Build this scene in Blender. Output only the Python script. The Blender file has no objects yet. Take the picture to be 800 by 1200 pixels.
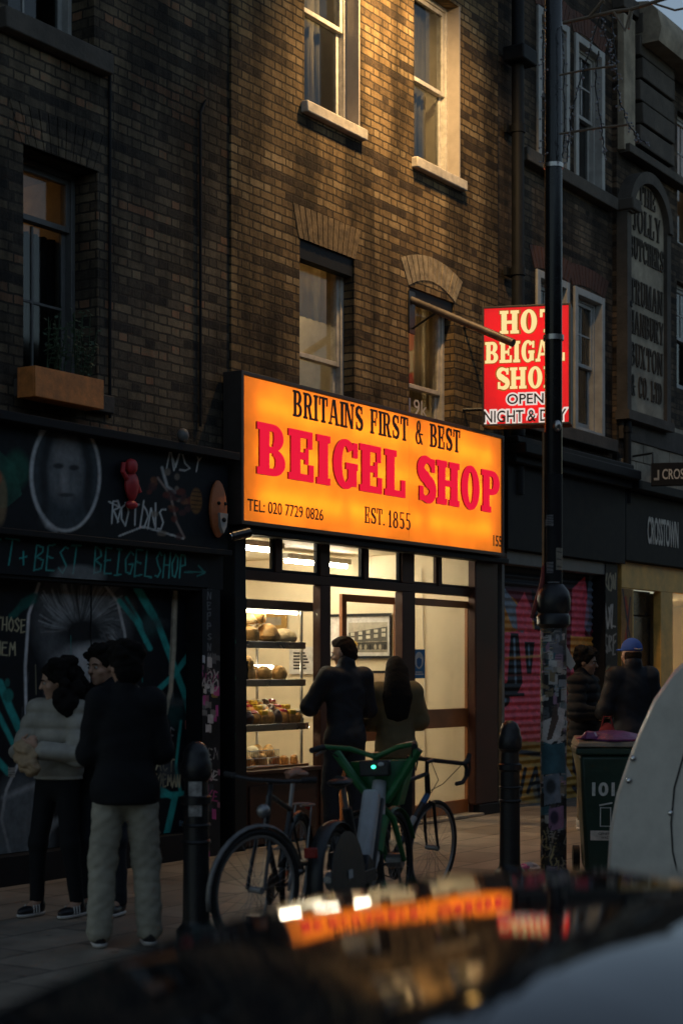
import bpy, math, random
import numpy as np
from mathutils import Vector, Matrix, Euler
random.seed(7); np.random.seed(7)
R = math.radians
SC = bpy.context.scene
COL = SC.collection
# ------------------------------------------------------------------ camera numbers and the street's own axes
CH, FPX, HX, HY = 1.57, 2000.0, 400.0, 786.0
OX, OY = -0.857, 14.9                      # foot of the shop front, left corner
DX, DY = 0.539, 0.842                      # along the street
_l = math.hypot(DX, DY); DX /= _l; DY /= _l
NX, NY = DY, -DX                           # out into the street
PHI = math.atan2(DY, DX)
def W(s, p, z=0.0): return Vector((OX + s*DX + p*NX, OY + s*DY + p*NY, z))
def SP(x, y): return ((x-OX)*DX+(y-OY)*DY, (x-OX)*NX+(y-OY)*NY)
def F(px, py, p=0.0):                      # point on a plane parallel to the front
    rx = (px-HX)/FPX
    Y = (p + OX*NX + OY*NY)/(rx*NX + NY)
    return ((rx*Y-OX)*DX + (Y-OY)*DY, CH + (HY-py)/FPX*Y)
def S(px, p=0.0): return F(px, 0, p)[0]
def Zf(px, py, p=0.0): return F(px, py, p)[1]
def Q(px, py, s):                          # point on a plane square to the front: (p, z)
    rx = (px-HX)/FPX
    Y = (s + OX*DX + OY*DY)/(rx*DX + DY)
    return ((rx*Y-OX)*NX + (Y-OY)*NY, CH + (HY-py)/FPX*Y)
def G(px, Y): return ((px-HX)/FPX*Y, Y)
# ------------------------------------------------------------------ mesh collecting
class MB:
    def __init__(self): self.v = []; self.f = []
    def add(self, vs, fs):
        b = len(self.v); self.v += [tuple(q) for q in vs]; self.f += [tuple(i+b for i in q) for q in fs]; return self
    def box(self, x0, x1, y0, y1, z0, z1):
        x0, x1 = sorted((x0, x1)); y0, y1 = sorted((y0, y1)); z0, z1 = sorted((z0, z1))
        return self.add([(x0,y0,z0),(x1,y0,z0),(x1,y1,z0),(x0,y1,z0),(x0,y0,z1),(x1,y0,z1),(x1,y1,z1),(x0,y1,z1)],
            [(0,3,2,1),(4,5,6,7),(0,1,5,4),(1,2,6,5),(2,3,7,6),(3,0,4,7)])
    def fb(self, s0, s1, p0, p1, z0, z1): return self.box(s0, s1, -p0, -p1, z0, z1)
    def tube(self, pts, r, n=8, cap=True):
        pts = [Vector(p) for p in pts]; rs = r if isinstance(r, (list, tuple)) else [r]*len(pts)
        b = len(self.v); up = None
        for i, p in enumerate(pts):
            t = (pts[min(i+1, len(pts)-1)] - pts[max(i-1, 0)]).normalized()
            if up is None: up = t.orthogonal().normalized()
            else:
                up = (up - t*up.dot(t))
                up = up.normalized() if up.length > 1e-6 else t.orthogonal().normalized()
            w = t.cross(up)
            for k in range(n):
                a = 2*math.pi*k/n
                self.v.append(tuple(p + (up*math.cos(a) + w*math.sin(a))*rs[i]))
        for i in range(len(pts)-1):
            for k in range(n):
                self.f.append((b+i*n+k, b+i*n+(k+1)%n, b+(i+1)*n+(k+1)%n, b+(i+1)*n+k))
        if cap:
            self.f.append(tuple(b+k for k in reversed(range(n)))); self.f.append(tuple(b+(len(pts)-1)*n+k for k in range(n)))
        return self
    def lathe(self, prof, c=(0,0,0), n=20):
        b = len(self.v)
        for r, z in prof:
            for k in range(n):
                a = 2*math.pi*k/n; self.v.append((c[0]+r*math.cos(a), c[1]+r*math.sin(a), c[2]+z))
        m = len(prof)
        for i in range(m-1):
            for k in range(n): self.f.append((b+i*n+k, b+i*n+(k+1)%n, b+(i+1)*n+(k+1)%n, b+(i+1)*n+k))
        self.f.append(tuple(b+k for k in reversed(range(n)))); self.f.append(tuple(b+(m-1)*n+k for k in range(n)))
        return self
    def prism(self, poly, y0, y1):         # poly in (x, z)
        n = len(poly)
        a = sum(poly[i][0]*poly[(i+1)%n][1]-poly[(i+1)%n][0]*poly[i][1] for i in range(n))
        if a < 0: poly = poly[::-1]
        y0, y1 = sorted((y0, y1))
        return self.add([(x,y0,z) for x,z in poly]+[(x,y1,z) for x,z in poly],
            [tuple(range(n)), tuple(range(2*n-1, n-1, -1))]+[(i+n, (i+1)%n+n, (i+1)%n, i) for i in range(n)])
    def ell(self, c, r, n=14, m=9, noise=0.0, seed=0, flat=None):
        rng = random.Random(seed); ph = [rng.uniform(0,6.28) for _ in range(6)]
        b = len(self.v)
        for j in range(m+1):
            th = math.pi*j/m
            for k in range(n):
                a = 2*math.pi*k/n
                x, y, z = math.sin(th)*math.cos(a), math.sin(th)*math.sin(a), -math.cos(th)
                q = 1 + noise*(math.sin(3*x+ph[0])+math.sin(4*y+ph[1])+math.sin(5*z+ph[2])+.6*math.sin(7*x+5*y+ph[3]))*.5
                zz = z*r[2]*q
                if flat is not None: zz = max(zz, -flat)
                self.v.append((c[0]+x*r[0]*q, c[1]+y*r[1]*q, c[2]+zz))
        for j in range(m):
            for k in range(n): self.f.append((b+j*n+k, b+j*n+(k+1)%n, b+(j+1)*n+(k+1)%n, b+(j+1)*n+k))
        return self
    def torus(self, c, Rr, r, ax='y', n=40, m=8, sq=1.0):
        b = len(self.v)
        for i in range(n):
            a = 2*math.pi*i/n
            for k in range(m):
                t = 2*math.pi*k/m; q = Rr + r*math.cos(t); h = r*sq*math.sin(t)
                v = (q*math.cos(a), h, q*math.sin(a)) if ax == 'y' else (q*math.cos(a), q*math.sin(a), h)
                self.v.append((c[0]+v[0], c[1]+v[1], c[2]+v[2]))
        for i in range(n):
            for k in range(m): self.f.append((b+i*m+k, b+((i+1)%n)*m+k, b+((i+1)%n)*m+(k+1)%m, b+i*m+(k+1)%m))
        return self
    def xf(self, M):
        self.v = [tuple(M @ Vector(q)) for q in self.v]; return self
BASE = {}
def link_mesh(name, v, f, mat, parent=None, smooth=True, bevel=0.0, ang=0.6):
    me = bpy.data.meshes.new(name)
    root = parent
    while root is not None and root.parent is not None: root = root.parent
    b = BASE.get(root.name) if root is not None else None
    if b is not None: v = [(q[0]-b[0], q[1]-b[1], q[2]-b[2]) for q in v]
    me.from_pydata([tuple(q) for q in v], [], f)
    me.update()
    for m in (mat if isinstance(mat, (list, tuple)) else [mat]): me.materials.append(m)
    if smooth and len(me.polygons):
        me.polygons.foreach_set('use_smooth', [True]*len(me.polygons)); me.set_sharp_from_angle(angle=ang)
    o = bpy.data.objects.new(name, me); COL.objects.link(o)
    if parent is not None: o.parent = parent
    if bevel:
        bv = o.modifiers.new('edge', 'BEVEL'); bv.width = bevel; bv.segments = 2; bv.limit_method = 'ANGLE'; bv.angle_limit = R(40)
    return o
def part(name, mb, mat, parent, bevel=0.0, label=None, **k):
    o = link_mesh(name, mb.v, mb.f, mat, parent, bevel=bevel, **k)
    if label: o['label'] = label
    return o
def tag(o, label, cat, group=None, kind=None):
    if label: o['label'] = label
    if cat: o['category'] = cat
    if group: o['group'] = group
    if kind: o['kind'] = kind
    return o
def fthing(name, label, cat, s, p, z=0.0, group=None):      # a thing whose parts are written in street axes (s, -p, z)
    o = bpy.data.objects.new(name, None); COL.objects.link(o); o.empty_display_size = .1
    o.location = W(s, p, z); o.rotation_euler = (0, 0, PHI); BASE[o.name] = (s, -p, z)
    return tag(o, label, cat, group)
def thing(name, label, cat, x, y, z=0.0, yaw=0.0, group=None, rot=None):   # a thing with parts in its own axes
    o = bpy.data.objects.new(name, None); COL.objects.link(o); o.empty_display_size = .1
    o.location = (x, y, z); o.rotation_euler = rot or (0, 0, yaw)
    return tag(o, label, cat, group)
def solo(name, mb, mat, label, cat, group=None, bevel=0.0, kind=None, **k):   # a one-mesh thing in street axes
    a = np.array(mb.v); b = (float((a[:,0].min()+a[:,0].max())/2), float((a[:,1].min()+a[:,1].max())/2), float(a[:,2].min()))
    o = link_mesh(name, [(q[0]-b[0], q[1]-b[1], q[2]-b[2]) for q in mb.v], mb.f, mat, None, bevel=bevel, **k)
    o.location = W(b[0], -b[1], b[2]); o.rotation_euler = (0, 0, PHI)
    return tag(o, label, cat, group, kind)
def copy_tree(o, parent=None):
    c = o.copy(); COL.objects.link(c)
    if parent is not None: c.parent = parent
    for ch in list(o.children): copy_tree(ch, c)
    return c
# ------------------------------------------------------------------ materials
def nt(name):
    m = bpy.data.materials.new(name); m.use_nodes = True
    n = m.node_tree; n.nodes.clear(); out = n.nodes.new('ShaderNodeOutputMaterial')
    return m, n, out
def nd(n, t, **k):
    q = n.nodes.new(t)
    for a, b in k.items():
        if a.startswith('i_'): q.inputs[a[2:].replace('_', ' ')].default_value = b
        else: setattr(q, a, b)
    return q
def c4(c): return (c[0], c[1], c[2], 1.0)
def mat(name, col, rough=.6, metal=0.0, var=.25, vs=6.0, bump=.0, bs=60.0, spec=.5, coat=0.0, rv=.15, sub=None):
    m, n, out = nt(name)
    b = nd(n, 'ShaderNodeBsdfPrincipled'); b.inputs['Metallic'].default_value = metal
    b.inputs['Specular IOR Level'].default_value = spec; b.inputs['Coat Weight'].default_value = coat; b.inputs['Coat Roughness'].default_value = .04
    tc = nd(n, 'ShaderNodeTexCoord'); nz = nd(n, 'ShaderNodeTexNoise', i_Scale=vs, i_Detail=6.0, i_Roughness=.65)
    n.links.new(tc.outputs['Object'], nz.inputs['Vector'])
    mx = nd(n, 'ShaderNodeMix', data_type='RGBA'); A, B = mx.inputs[6], mx.inputs[7]
    A.default_value = c4([q*(1-var) for q in col]); B.default_value = c4([min(1, q*(1+var)) for q in col])
    rp = nd(n, 'ShaderNodeMapRange', i_From_Min=.3, i_From_Max=.7); n.links.new(nz.outputs['Fac'], rp.inputs['Value'])
    n.links.new(rp.outputs[0], mx.inputs[0]); n.links.new(mx.outputs[2], b.inputs['Base Color'])
    rr = nd(n, 'ShaderNodeMapRange', i_To_Min=max(.02, rough-rv), i_To_Max=min(1, rough+rv)); n.links.new(nz.outputs['Fac'], rr.inputs['Value'])
    n.links.new(rr.outputs[0], b.inputs['Roughness'])
    if bump:
        n2 = nd(n, 'ShaderNodeTexNoise', i_Scale=bs, i_Detail=4.0); n.links.new(tc.outputs['Object'], n2.inputs['Vector'])
        bp = nd(n, 'ShaderNodeBump', i_Strength=bump, i_Distance=.02); n.links.new(n2.outputs['Fac'], bp.inputs['Height']); n.links.new(bp.outputs[0], b.inputs['Normal'])
    n.links.new(b.outputs[0], out.inputs[0]); return m
def emit(name, col, st, sub=(0, 0)):
    m, n, out = nt(name); e = nd(n, 'ShaderNodeEmission'); e.inputs[0].default_value = c4(col); e.inputs[1].default_value = st
    n.links.new(e.outputs[0], out.inputs[0]); return m
def glass(name, tint=(1,1,1), refl=1.0, rough=.02):
    m, n, out = nt(name)
    t = nd(n, 'ShaderNodeBsdfTransparent'); t.inputs[0].default_value = c4(tint)
    g = nd(n, 'ShaderNodeBsdfGlossy'); g.inputs['Roughness'].default_value = rough
    ge = nd(n, 'ShaderNodeNewGeometry'); dt = nd(n, 'ShaderNodeVectorMath', operation='DOT_PRODUCT'); n.links.new(ge.outputs['Incoming'], dt.inputs[0]); n.links.new(ge.outputs['Normal'], dt.inputs[1])
    ab = nd(n, 'ShaderNodeMath', operation='ABSOLUTE'); n.links.new(dt.outputs['Value'], ab.inputs[0])
    iv = nd(n, 'ShaderNodeMath', operation='SUBTRACT'); iv.inputs[0].default_value = 1.0; n.links.new(ab.outputs[0], iv.inputs[1])
    pw = nd(n, 'ShaderNodeMath', operation='POWER'); pw.inputs[1].default_value = 5.0; n.links.new(iv.outputs[0], pw.inputs[0])
    ml = nd(n, 'ShaderNodeMath', operation='MULTIPLY_ADD'); ml.inputs[1].default_value = .96*refl; ml.inputs[2].default_value = .04*refl; ml.use_clamp = True; n.links.new(pw.outputs[0], ml.inputs[0])
    mx = nd(n, 'ShaderNodeMixShader'); n.links.new(ml.outputs[0], mx.inputs[0]); n.links.new(t.outputs[0], mx.inputs[1]); n.links.new(g.outputs[0], mx.inputs[2])
    n.links.new(mx.outputs[0], out.inputs[0]); return m
def brick(name, stops, mortar, soot=.5, bw=.225, rh=.075, off=(0,0)):
    m, n, out = nt(name); L = n.links.new
    tc = nd(n, 'ShaderNodeTexCoord'); sx = nd(n, 'ShaderNodeSeparateXYZ'); L(tc.outputs['Object'], sx.inputs[0])
    ad = nd(n, 'ShaderNodeMath', operation='ADD'); L(sx.outputs[0], ad.inputs[0]); L(sx.outputs[1], ad.inputs[1])
    cb = nd(n, 'ShaderNodeCombineXYZ'); L(ad.outputs[0], cb.inputs[0]); L(sx.outputs[2], cb.inputs[1])
    wn = nd(n, 'ShaderNodeTexNoise', i_Scale=7.0, i_Detail=6.0, i_Roughness=.7); L(cb.outputs[0], wn.inputs['Vector'])
    wv = nd(n, 'ShaderNodeVectorMath', operation='SCALE'); wv.inputs['Scale'].default_value = .03; L(wn.outputs['Color'], wv.inputs[0])
    va = nd(n, 'ShaderNodeVectorMath', operation='ADD'); L(cb.outputs[0], va.inputs[0]); L(wv.outputs[0], va.inputs[1])
    bt = nd(n, 'ShaderNodeTexBrick', offset=.5, offset_frequency=2, squash=1.0, squash_frequency=2)
    for k, v in (('Color1', (0,0,0,1)), ('Color2', (1,1,1,1)), ('Mortar', (.5,.5,.5,1))): bt.inputs[k].default_value = v
    for k, v in (('Scale', 1.0), ('Mortar Size', .009), ('Mortar Smooth', .25), ('Bias', 0.0), ('Brick Width', bw), ('Row Height', rh)): bt.inputs[k].default_value = v
    L(va.outputs[0], bt.inputs['Vector'])
    # the same courses again, shifted by a stretcher's length: long and short bricks take turns in every course
    v2 = nd(n, 'ShaderNodeVectorMath', operation='ADD'); v2.inputs[1].default_value = (bw, 0, 0); L(va.outputs[0], v2.inputs[0])
    b2 = nd(n, 'ShaderNodeTexBrick', offset=.5, offset_frequency=2, squash=1.0, squash_frequency=2)
    for t_ in (bt, b2): t_.inputs['Brick Width'].default_value = bw*1.5
    for k, v in (('Color1', (0,0,0,1)), ('Color2', (1,1,1,1)), ('Mortar', (.5,.5,.5,1)), ('Scale', 1.0), ('Mortar Size', .009), ('Mortar Smooth', .35), ('Bias', 0.0), ('Row Height', rh)): b2.inputs[k].default_value = v
    L(v2.outputs[0], b2.inputs['Vector'])
    fx = nd(n, 'ShaderNodeMath', operation='MAXIMUM'); L(bt.outputs['Fac'], fx.inputs[0]); L(b2.outputs['Fac'], fx.inputs[1])
    s1_ = nd(n, 'ShaderNodeSeparateColor'); L(bt.outputs['Color'], s1_.inputs[0]); s2_ = nd(n, 'ShaderNodeSeparateColor'); L(b2.outputs['Color'], s2_.inputs[0])
    sm1 = nd(n, 'ShaderNodeMath', operation='ADD'); L(s1_.outputs[0], sm1.inputs[0]); L(s2_.outputs[0], sm1.inputs[1])
    cl1 = nd(n, 'ShaderNodeMath', operation='MULTIPLY_ADD'); cl1.inputs[1].default_value = .62; cl1.inputs[2].default_value = -.12; L(sm1.outputs[0], cl1.inputs[0])
    cr = nd(n, 'ShaderNodeValToRGB'); e = cr.color_ramp.elements
    while len(e) < len(stops): e.new(.5)
    for q, (ps, cc) in zip(e, stops): q.position = ps; q.color = c4(cc)
    cr.color_ramp.interpolation = 'LINEAR'
    # a second, finer noise moves each brick's tone about inside itself
    fn = nd(n, 'ShaderNodeTexNoise', i_Scale=28.0, i_Detail=5.0, i_Roughness=.7); L(va.outputs[0], fn.inputs['Vector'])
    m1 = nd(n, 'ShaderNodeMath', operation='MULTIPLY_ADD'); m1.inputs[1].default_value = .7; m1.inputs[2].default_value = -.35; L(fn.outputs['Fac'], m1.inputs[0])
    m2 = nd(n, 'ShaderNodeMath', operation='ADD', use_clamp=True); L(cl1.outputs[0], m2.inputs[0]); L(m1.outputs[0], m2.inputs[1]); L(m2.outputs[0], cr.inputs[0])
    mm = nd(n, 'ShaderNodeMix', data_type='RGBA'); L(fx.outputs[0], mm.inputs[0]); L(cr.outputs[0], mm.inputs[6]); mm.inputs[7].default_value = c4(mortar)
    # soot and rain streaks
    mp = nd(n, 'ShaderNodeMapping'); mp.inputs['Scale'].default_value = (1.5, .3, 1); L(cb.outputs[0], mp.inputs[0])
    sn = nd(n, 'ShaderNodeTexNoise', i_Scale=1.3, i_Detail=7.0, i_Roughness=.68); L(mp.outputs[0], sn.inputs['Vector'])
    sr = nd(n, 'ShaderNodeMapRange', i_From_Min=.4, i_From_Max=.6, i_To_Min=1-soot, i_To_Max=1.15); L(sn.outputs['Fac'], sr.inputs[0])
    mu = nd(n, 'ShaderNodeVectorMath', operation='SCALE'); L(mm.outputs[2], mu.inputs[0]); L(sr.outputs[0], mu.inputs['Scale'])
    b = nd(n, 'ShaderNodeBsdfPrincipled'); b.inputs['Roughness'].default_value = .9; b.inputs['Specular IOR Level'].default_value = .25; L(mu.outputs[0], b.inputs['Base Color'])
    hv = nd(n, 'ShaderNodeMath', operation='MULTIPLY_ADD'); hv.inputs[1].default_value = -1.0; L(fx.outputs[0], hv.inputs[0])
    h2 = nd(n, 'ShaderNodeMath', operation='MULTIPLY'); h2.inputs[1].default_value = .9; L(fn.outputs['Fac'], h2.inputs[0]); L(h2.outputs[0], hv.inputs[2])
    bp = nd(n, 'ShaderNodeBump', i_Strength=.9, i_Distance=.014); L(hv.outputs[0], bp.inputs['Height']); L(bp.outputs[0], b.inputs['Normal'])
    L(b.outputs[0], out.inputs[0]); return m
def painted(name, rough=.55):              # colour laid down as paint, stored with the surface
    m, n, out = nt(name); L = n.links.new
    at = nd(n, 'ShaderNodeAttribute', attribute_name='paint'); b = nd(n, 'ShaderNodeBsdfPrincipled'); b.inputs['Roughness'].default_value = rough; b.inputs['Specular IOR Level'].default_value = .18
    tc = nd(n, 'ShaderNodeTexCoord'); nz = nd(n, 'ShaderNodeTexNoise', i_Scale=9.0, i_Detail=8.0, i_Roughness=.7); L(tc.outputs['Object'], nz.inputs['Vector'])
    mr = nd(n, 'ShaderNodeMapRange', i_From_Min=.3, i_From_Max=.7, i_To_Min=.6, i_To_Max=1.25); L(nz.outputs['Fac'], mr.inputs[0])
    sc = nd(n, 'ShaderNodeVectorMath', operation='SCALE'); L(at.outputs['Color'], sc.inputs[0]); L(mr.outputs[0], sc.inputs['Scale']); L(sc.outputs[0], b.inputs['Base Color'])
    L(b.outputs[0], out.inputs[0]); return m
M = dict(
    brick_stock = brick('stock_brick', [(0,(.055,.037,.024)),(.2,(.125,.082,.042)),(.5,(.195,.127,.06)),(.8,(.24,.158,.074)),(1,(.31,.22,.115))], (.05,.038,.026), .72),
    brick_sooty = brick('sooty_brick', [(0,(.028,.025,.022)),(.3,(.075,.06,.044)),(.6,(.13,.1,.066)),(.9,(.19,.145,.09)),(1,(.24,.13,.075))], (.045,.038,.03), .68),
    brick_dark = brick('dark_brick', [(0,(.02,.017,.015)),(.4,(.065,.047,.033)),(.8,(.115,.083,.055)),(1,(.16,.11,.072))], (.045,.036,.028), .6),
    stone = mat('weathered_stone', (.3,.255,.19), .9, var=.45, vs=3, bump=.3, bs=30),
    stone_dark = mat('sooty_stone', (.07,.06,.05), .9, var=.5, vs=2.5, bump=.3, bs=30),
    sill = mat('painted_stone', (.5,.45,.38), .65, var=.3, vs=9, bump=.2),
    white = mat('white_gloss_paint', (.56,.53,.48), .45, var=.28, vs=14),
    white_old = mat('old_white_paint', (.34,.34,.33), .55, var=.25, vs=5),
    greywood = mat('grey_paint', (.12,.12,.115), .5, var=.25),
    black = mat('black_paint', (.009,.01,.012), .6, var=.35, vs=8, bump=.05, spec=.18),
    blackgloss = mat('black_gloss_paint', (.01,.011,.013), .25, var=.3),
    brown = mat('brown_varnish', (.3,.115,.04), .4, var=.25, vs=3),
    brown_dark = mat('dark_brown_paint', (.05,.02,.013), .45, var=.3, vs=3, spec=.25),
    cream = mat('cream_wall_paint', (.7,.59,.4), .6, var=.1, vs=2, bump=.05, bs=12),
    ceilp = mat('ceiling_paint', (.72,.66,.54), .7, var=.06),
    floor_in = mat('shop_floor', (.2,.15,.1), .4, var=.2),
    steel = mat('brushed_steel', (.5,.48,.45), .3, 1.0, var=.1),
    chrome = mat('chrome', (.7,.7,.7), .12, 1.0, var=.05),
    iron = mat('cast_iron_paint', (.01,.011,.013), .4, var=.4, vs=12, bump=.12, bs=80),
    alu = mat('sign_edge', (.06,.05,.045), .5, .3, var=.2),
    planter = mat('planter_wood', (.62,.21,.05), .6, var=.35, vs=9, bump=.15),
    leaf = mat('leaf', (.03,.06,.025), .6, var=.5, vs=12),
    rubber = mat('rubber', (.015,.015,.016), .75, var=.2),
    glass = glass('window_glass', (.93,.95,.95), 1.0),
    glass_dark = glass('dusty_glass', (.72,.74,.74), 1.2, .05),
    inkblack = mat('black_lettering', (.012,.008,.006), .5, var=.1),
    skin = mat('skin', (.42,.25,.17), .55, var=.12, vs=20, spec=.4),
    skin_dark = mat('brown_skin', (.26,.15,.095), .55, var=.12, vs=20, spec=.4),
    hair = mat('dark_hair', (.007,.006,.0055), .85, var=.4, vs=40, bump=.3, bs=130, spec=.15),
    hair_brown = mat('brown_hair', (.018,.011,.008), .9, var=.4, vs=40, bump=.3, bs=130, spec=.1),
    bread = mat('bread_crust', (.66,.36,.11), .55, var=.5, vs=14, bump=.15, bs=60),
    bread_pale = mat('pale_bread', (.74,.53,.27), .6, var=.35, vs=14, bump=.15, bs=60),
    pastry = mat('glazed_pastry', (.58,.26,.065), .35, var=.5, vs=22, bump=.2),
    paper = mat('brown_paper', (.36,.255,.15), .8, var=.2, vs=15, bump=.3, bs=30),
    paint = painted('graffiti_paint'),
)
# ------------------------------------------------------------------ painting on real surfaces
STROKE = {  # single-stroke capitals, 0..0.7 wide
 'A':[[(0,0),(.35,1),(.7,0)],[(.15,.4),(.55,.4)]], 'B':[[(0,0),(0,1),(.5,.92),(.55,.7),(.05,.52),(.62,.35),(.55,.05),(0,0)]],
 'C':[[(.65,.85),(.35,1),(.05,.7),(.05,.3),(.35,0),(.65,.15)]], 'D':[[(0,0),(0,1),(.5,.85),(.6,.4),(.4,.05),(0,0)]],
 'E':[[(.55,1),(0,1),(0,0),(.6,0)],[(0,.52),(.45,.54)]], 'F':[[(.6,1),(0,1),(0,0)],[(0,.5),(.45,.5)]],
 'G':[[(.65,.85),(.35,1),(.05,.6),(.1,.1),(.5,0),(.65,.45),(.35,.45)]], 'H':[[(0,0),(0,1)],[(.6,0),(.6,1)],[(0,.5),(.6,.5)]],
 'I':[[(.3,0),(.3,1)],[(.05,1),(.55,1)],[(.05,0),(.55,0)]], 'K':[[(0,0),(0,1)],[(.6,1),(0,.45),(.65,0)]], 'L':[[(0,1),(0,0),(.6,.02)]],
 'M':[[(0,0),(.1,1),(.38,.4),(.62,1),(.75,0)]], 'N':[[(0,0),(0,1),(.55,0),(.6,1)]], 'O':[[(.35,1),(.02,.6),(.1,.1),(.4,0),(.66,.4),(.58,.85),(.35,1)]],
 'P':[[(0,0),(0,1),(.5,.95),(.55,.6),(0,.48)]], 'R':[[(0,0),(0,1),(.5,.92),(.5,.6),(0,.5),(.6,0)]], 'S':[[(.62,.88),(.35,1),(.05,.78),(.3,.52),(.62,.28),(.35,0),(0,.12)]],
 'T':[[(-.05,1),(.7,1)],[(.33,1),(.3,0)]], 'U':[[(0,1),(.05,.2),(.3,0),(.55,.2),(.6,1)]], 'V':[[(0,1),(.3,0),(.6,1)]], 'W':[[(0,1),(.15,0),(.35,.6),(.55,0),(.7,1)]],
 'X':[[(0,0),(.6,1)],[(0,1),(.6,0)]], 'Y':[[(0,1),(.3,.5),(.6,1)],[(.3,.5),(.3,0)]], '+':[[(.05,.4),(.5,.45)],[(.28,.68),(.28,.15)]],
 '>':[[(-.1,.4),(1.0,.5)],[(.65,.95),(1.0,.5),(.6,.1)]], ' ':[], '.':[[(.2,0),(.25,.05)]], ',':[[(.2,.1),(.1,-.15)]], '1':[[(.1,.8),(.35,1),(.35,0)]], '9':[[(.55,.7),(.3,1),(.05,.75),(.3,.5),(.55,.75),(.4,0)]] }
class Canvas:
    def __init__(s, px, py, base): s.x, s.y = px, py; s.c = np.tile(np.array(base, float), (px.size, 1))
    def mix(s, a, col): s.c = s.c*(1-a[:,None]) + np.array(col)*a[:,None]
    def dist(s, pts):
        d = np.full(s.x.shape, 1e9)
        for (x0,y0),(x1,y1) in zip(pts[:-1], pts[1:]):
            ux, uy = x1-x0, y1-y0; l = ux*ux+uy*uy+1e-9
            t = np.clip(((s.x-x0)*ux+(s.y-y0)*uy)/l, 0, 1); d = np.minimum(d, np.hypot(s.x-x0-t*ux, s.y-y0-t*uy))
        return d
    def stroke(s, pts, w, col, soft=.8, op=1.0): s.mix(op*np.clip((w/2+soft/2-s.dist(pts))/soft, 0, 1), col)
    def ell(s, cx, cy, rx, ry, col, soft=.1, op=1.0): s.mix(op*np.clip((1+soft/2-np.hypot((s.x-cx)/rx,(s.y-cy)/ry))/soft, 0, 1), col)
    def poly(s, pts, col, op=1.0):
        ins = np.zeros(s.x.shape, bool); n = len(pts)
        for i in range(n):
            (x0,y0),(x1,y1) = pts[i], pts[(i+1)%n]
            if y0 == y1: continue
            ins ^= ((y0 > s.y) != (y1 > s.y)) & (s.x < (x1-x0)*(s.y-y0)/(y1-y0)+x0)
        s.mix(op*ins.astype(float), col)
    def text(s, t, x0, y0, x1, y1, h0, h1, w, col, slant=.0, jit=.06, seed=1, op=1.0):   # baseline (x0,y0)->(x1,y1)
        rng = random.Random(seed); n = len(t); tot = sum(.45 if c == ' ' else .9 for c in t); a = 0
        for c in t:
            for pl in STROKE.get(c, []):
                q = []
                for (u, v) in pl:
                    f = (a+u+slant*v*.5)/tot; h = h0+(h1-h0)*f
                    q.append((x0+(x1-x0)*f+rng.uniform(-jit,jit)*h*.4, y0+(y1-y0)*f-v*h+rng.uniform(-jit,jit)*h))
                s.stroke(q, w, col, op=op)
            a += .45 if c == ' ' else .9
def canvas_mesh(name, pts, nu, nv, mtl, parent, paintfn, base, y_off=None):
    """pts: (nu*nv, 3) in street axes (s, -p, z)."""
    wx = OX + pts[:,0]*DX - pts[:,1]*NX; wy = OY + pts[:,0]*DY - pts[:,1]*NY
    cv = Canvas(HX+FPX*wx/wy, HY-FPX*(pts[:,2]-CH)/wy, base); paintfn(cv)
    i = np.arange((nu-1)*(nv-1)); a = (i//(nu-1))*nu + i % (nu-1)
    f = np.stack([a, a+1, a+nu+1, a+nu], 1).tolist()
    o = link_mesh(name, pts.tolist(), f, mtl, parent, ang=1.2)
    at = o.data.color_attributes.new('paint', 'FLOAT_COLOR', 'POINT')
    at.data.foreach_set('color', np.concatenate([np.clip(cv.c, 0, 1), np.ones((cv.c.shape[0],1))], 1).astype(np.float32).ravel())
    return o
def panel(name, parent, s0, s1, z0, z1, p, base, paintfn, res=.009, wave=None, mtl=None):
    nu = max(2, int((s1-s0)/res)); nv = max(2, int((z1-z0)/res)); z, s = np.meshgrid(np.linspace(z0, z1, nv), np.linspace(s0, s1, nu), indexing='ij')
    pp = np.full(z.shape, p)
    if wave: pp = pp + wave(s, z)
    return canvas_mesh(name, np.stack([s.ravel(), -pp.ravel(), z.ravel()], 1), nu, nv, mtl or M['paint'], parent, paintfn, base)
# ------------------------------------------------------------------ lettering
def _ring(cx, cy, rx, ry, wx, wy, a0, a1, n=14):
    A = [R(a0+(a1-a0)*i/n) for i in range(n+1)]
    return [(cx+rx*math.cos(a), cy+ry*math.sin(a)) for a in A] + [(cx+(rx-wx)*math.cos(a), cy+(ry-wy)*math.sin(a)) for a in reversed(A)]
def _R(x0,y0,x1,y1): return [(x0,y0),(x1,y0),(x1,y1),(x0,y1)]
def _P(x0,y0,x1,y1,w): return [(x0,y0),(x0+w,y0),(x1+w,y1),(x1,y1)]
def _S(pts, ws):
    l, r = [], []
    for i, (x, y) in enumerate(pts):
        ax, ay = pts[max(i-1,0)]; bx, by = pts[min(i+1,len(pts)-1)]; d = math.hypot(bx-ax, by-ay) or 1; nx, ny = -(by-ay)/d, (bx-ax)/d
        l.append((x+nx*ws[i]/2, y+ny*ws[i]/2)); r.append((x-nx*ws[i]/2, y-ny*ws[i]/2))
    return l + r[::-1]
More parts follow.
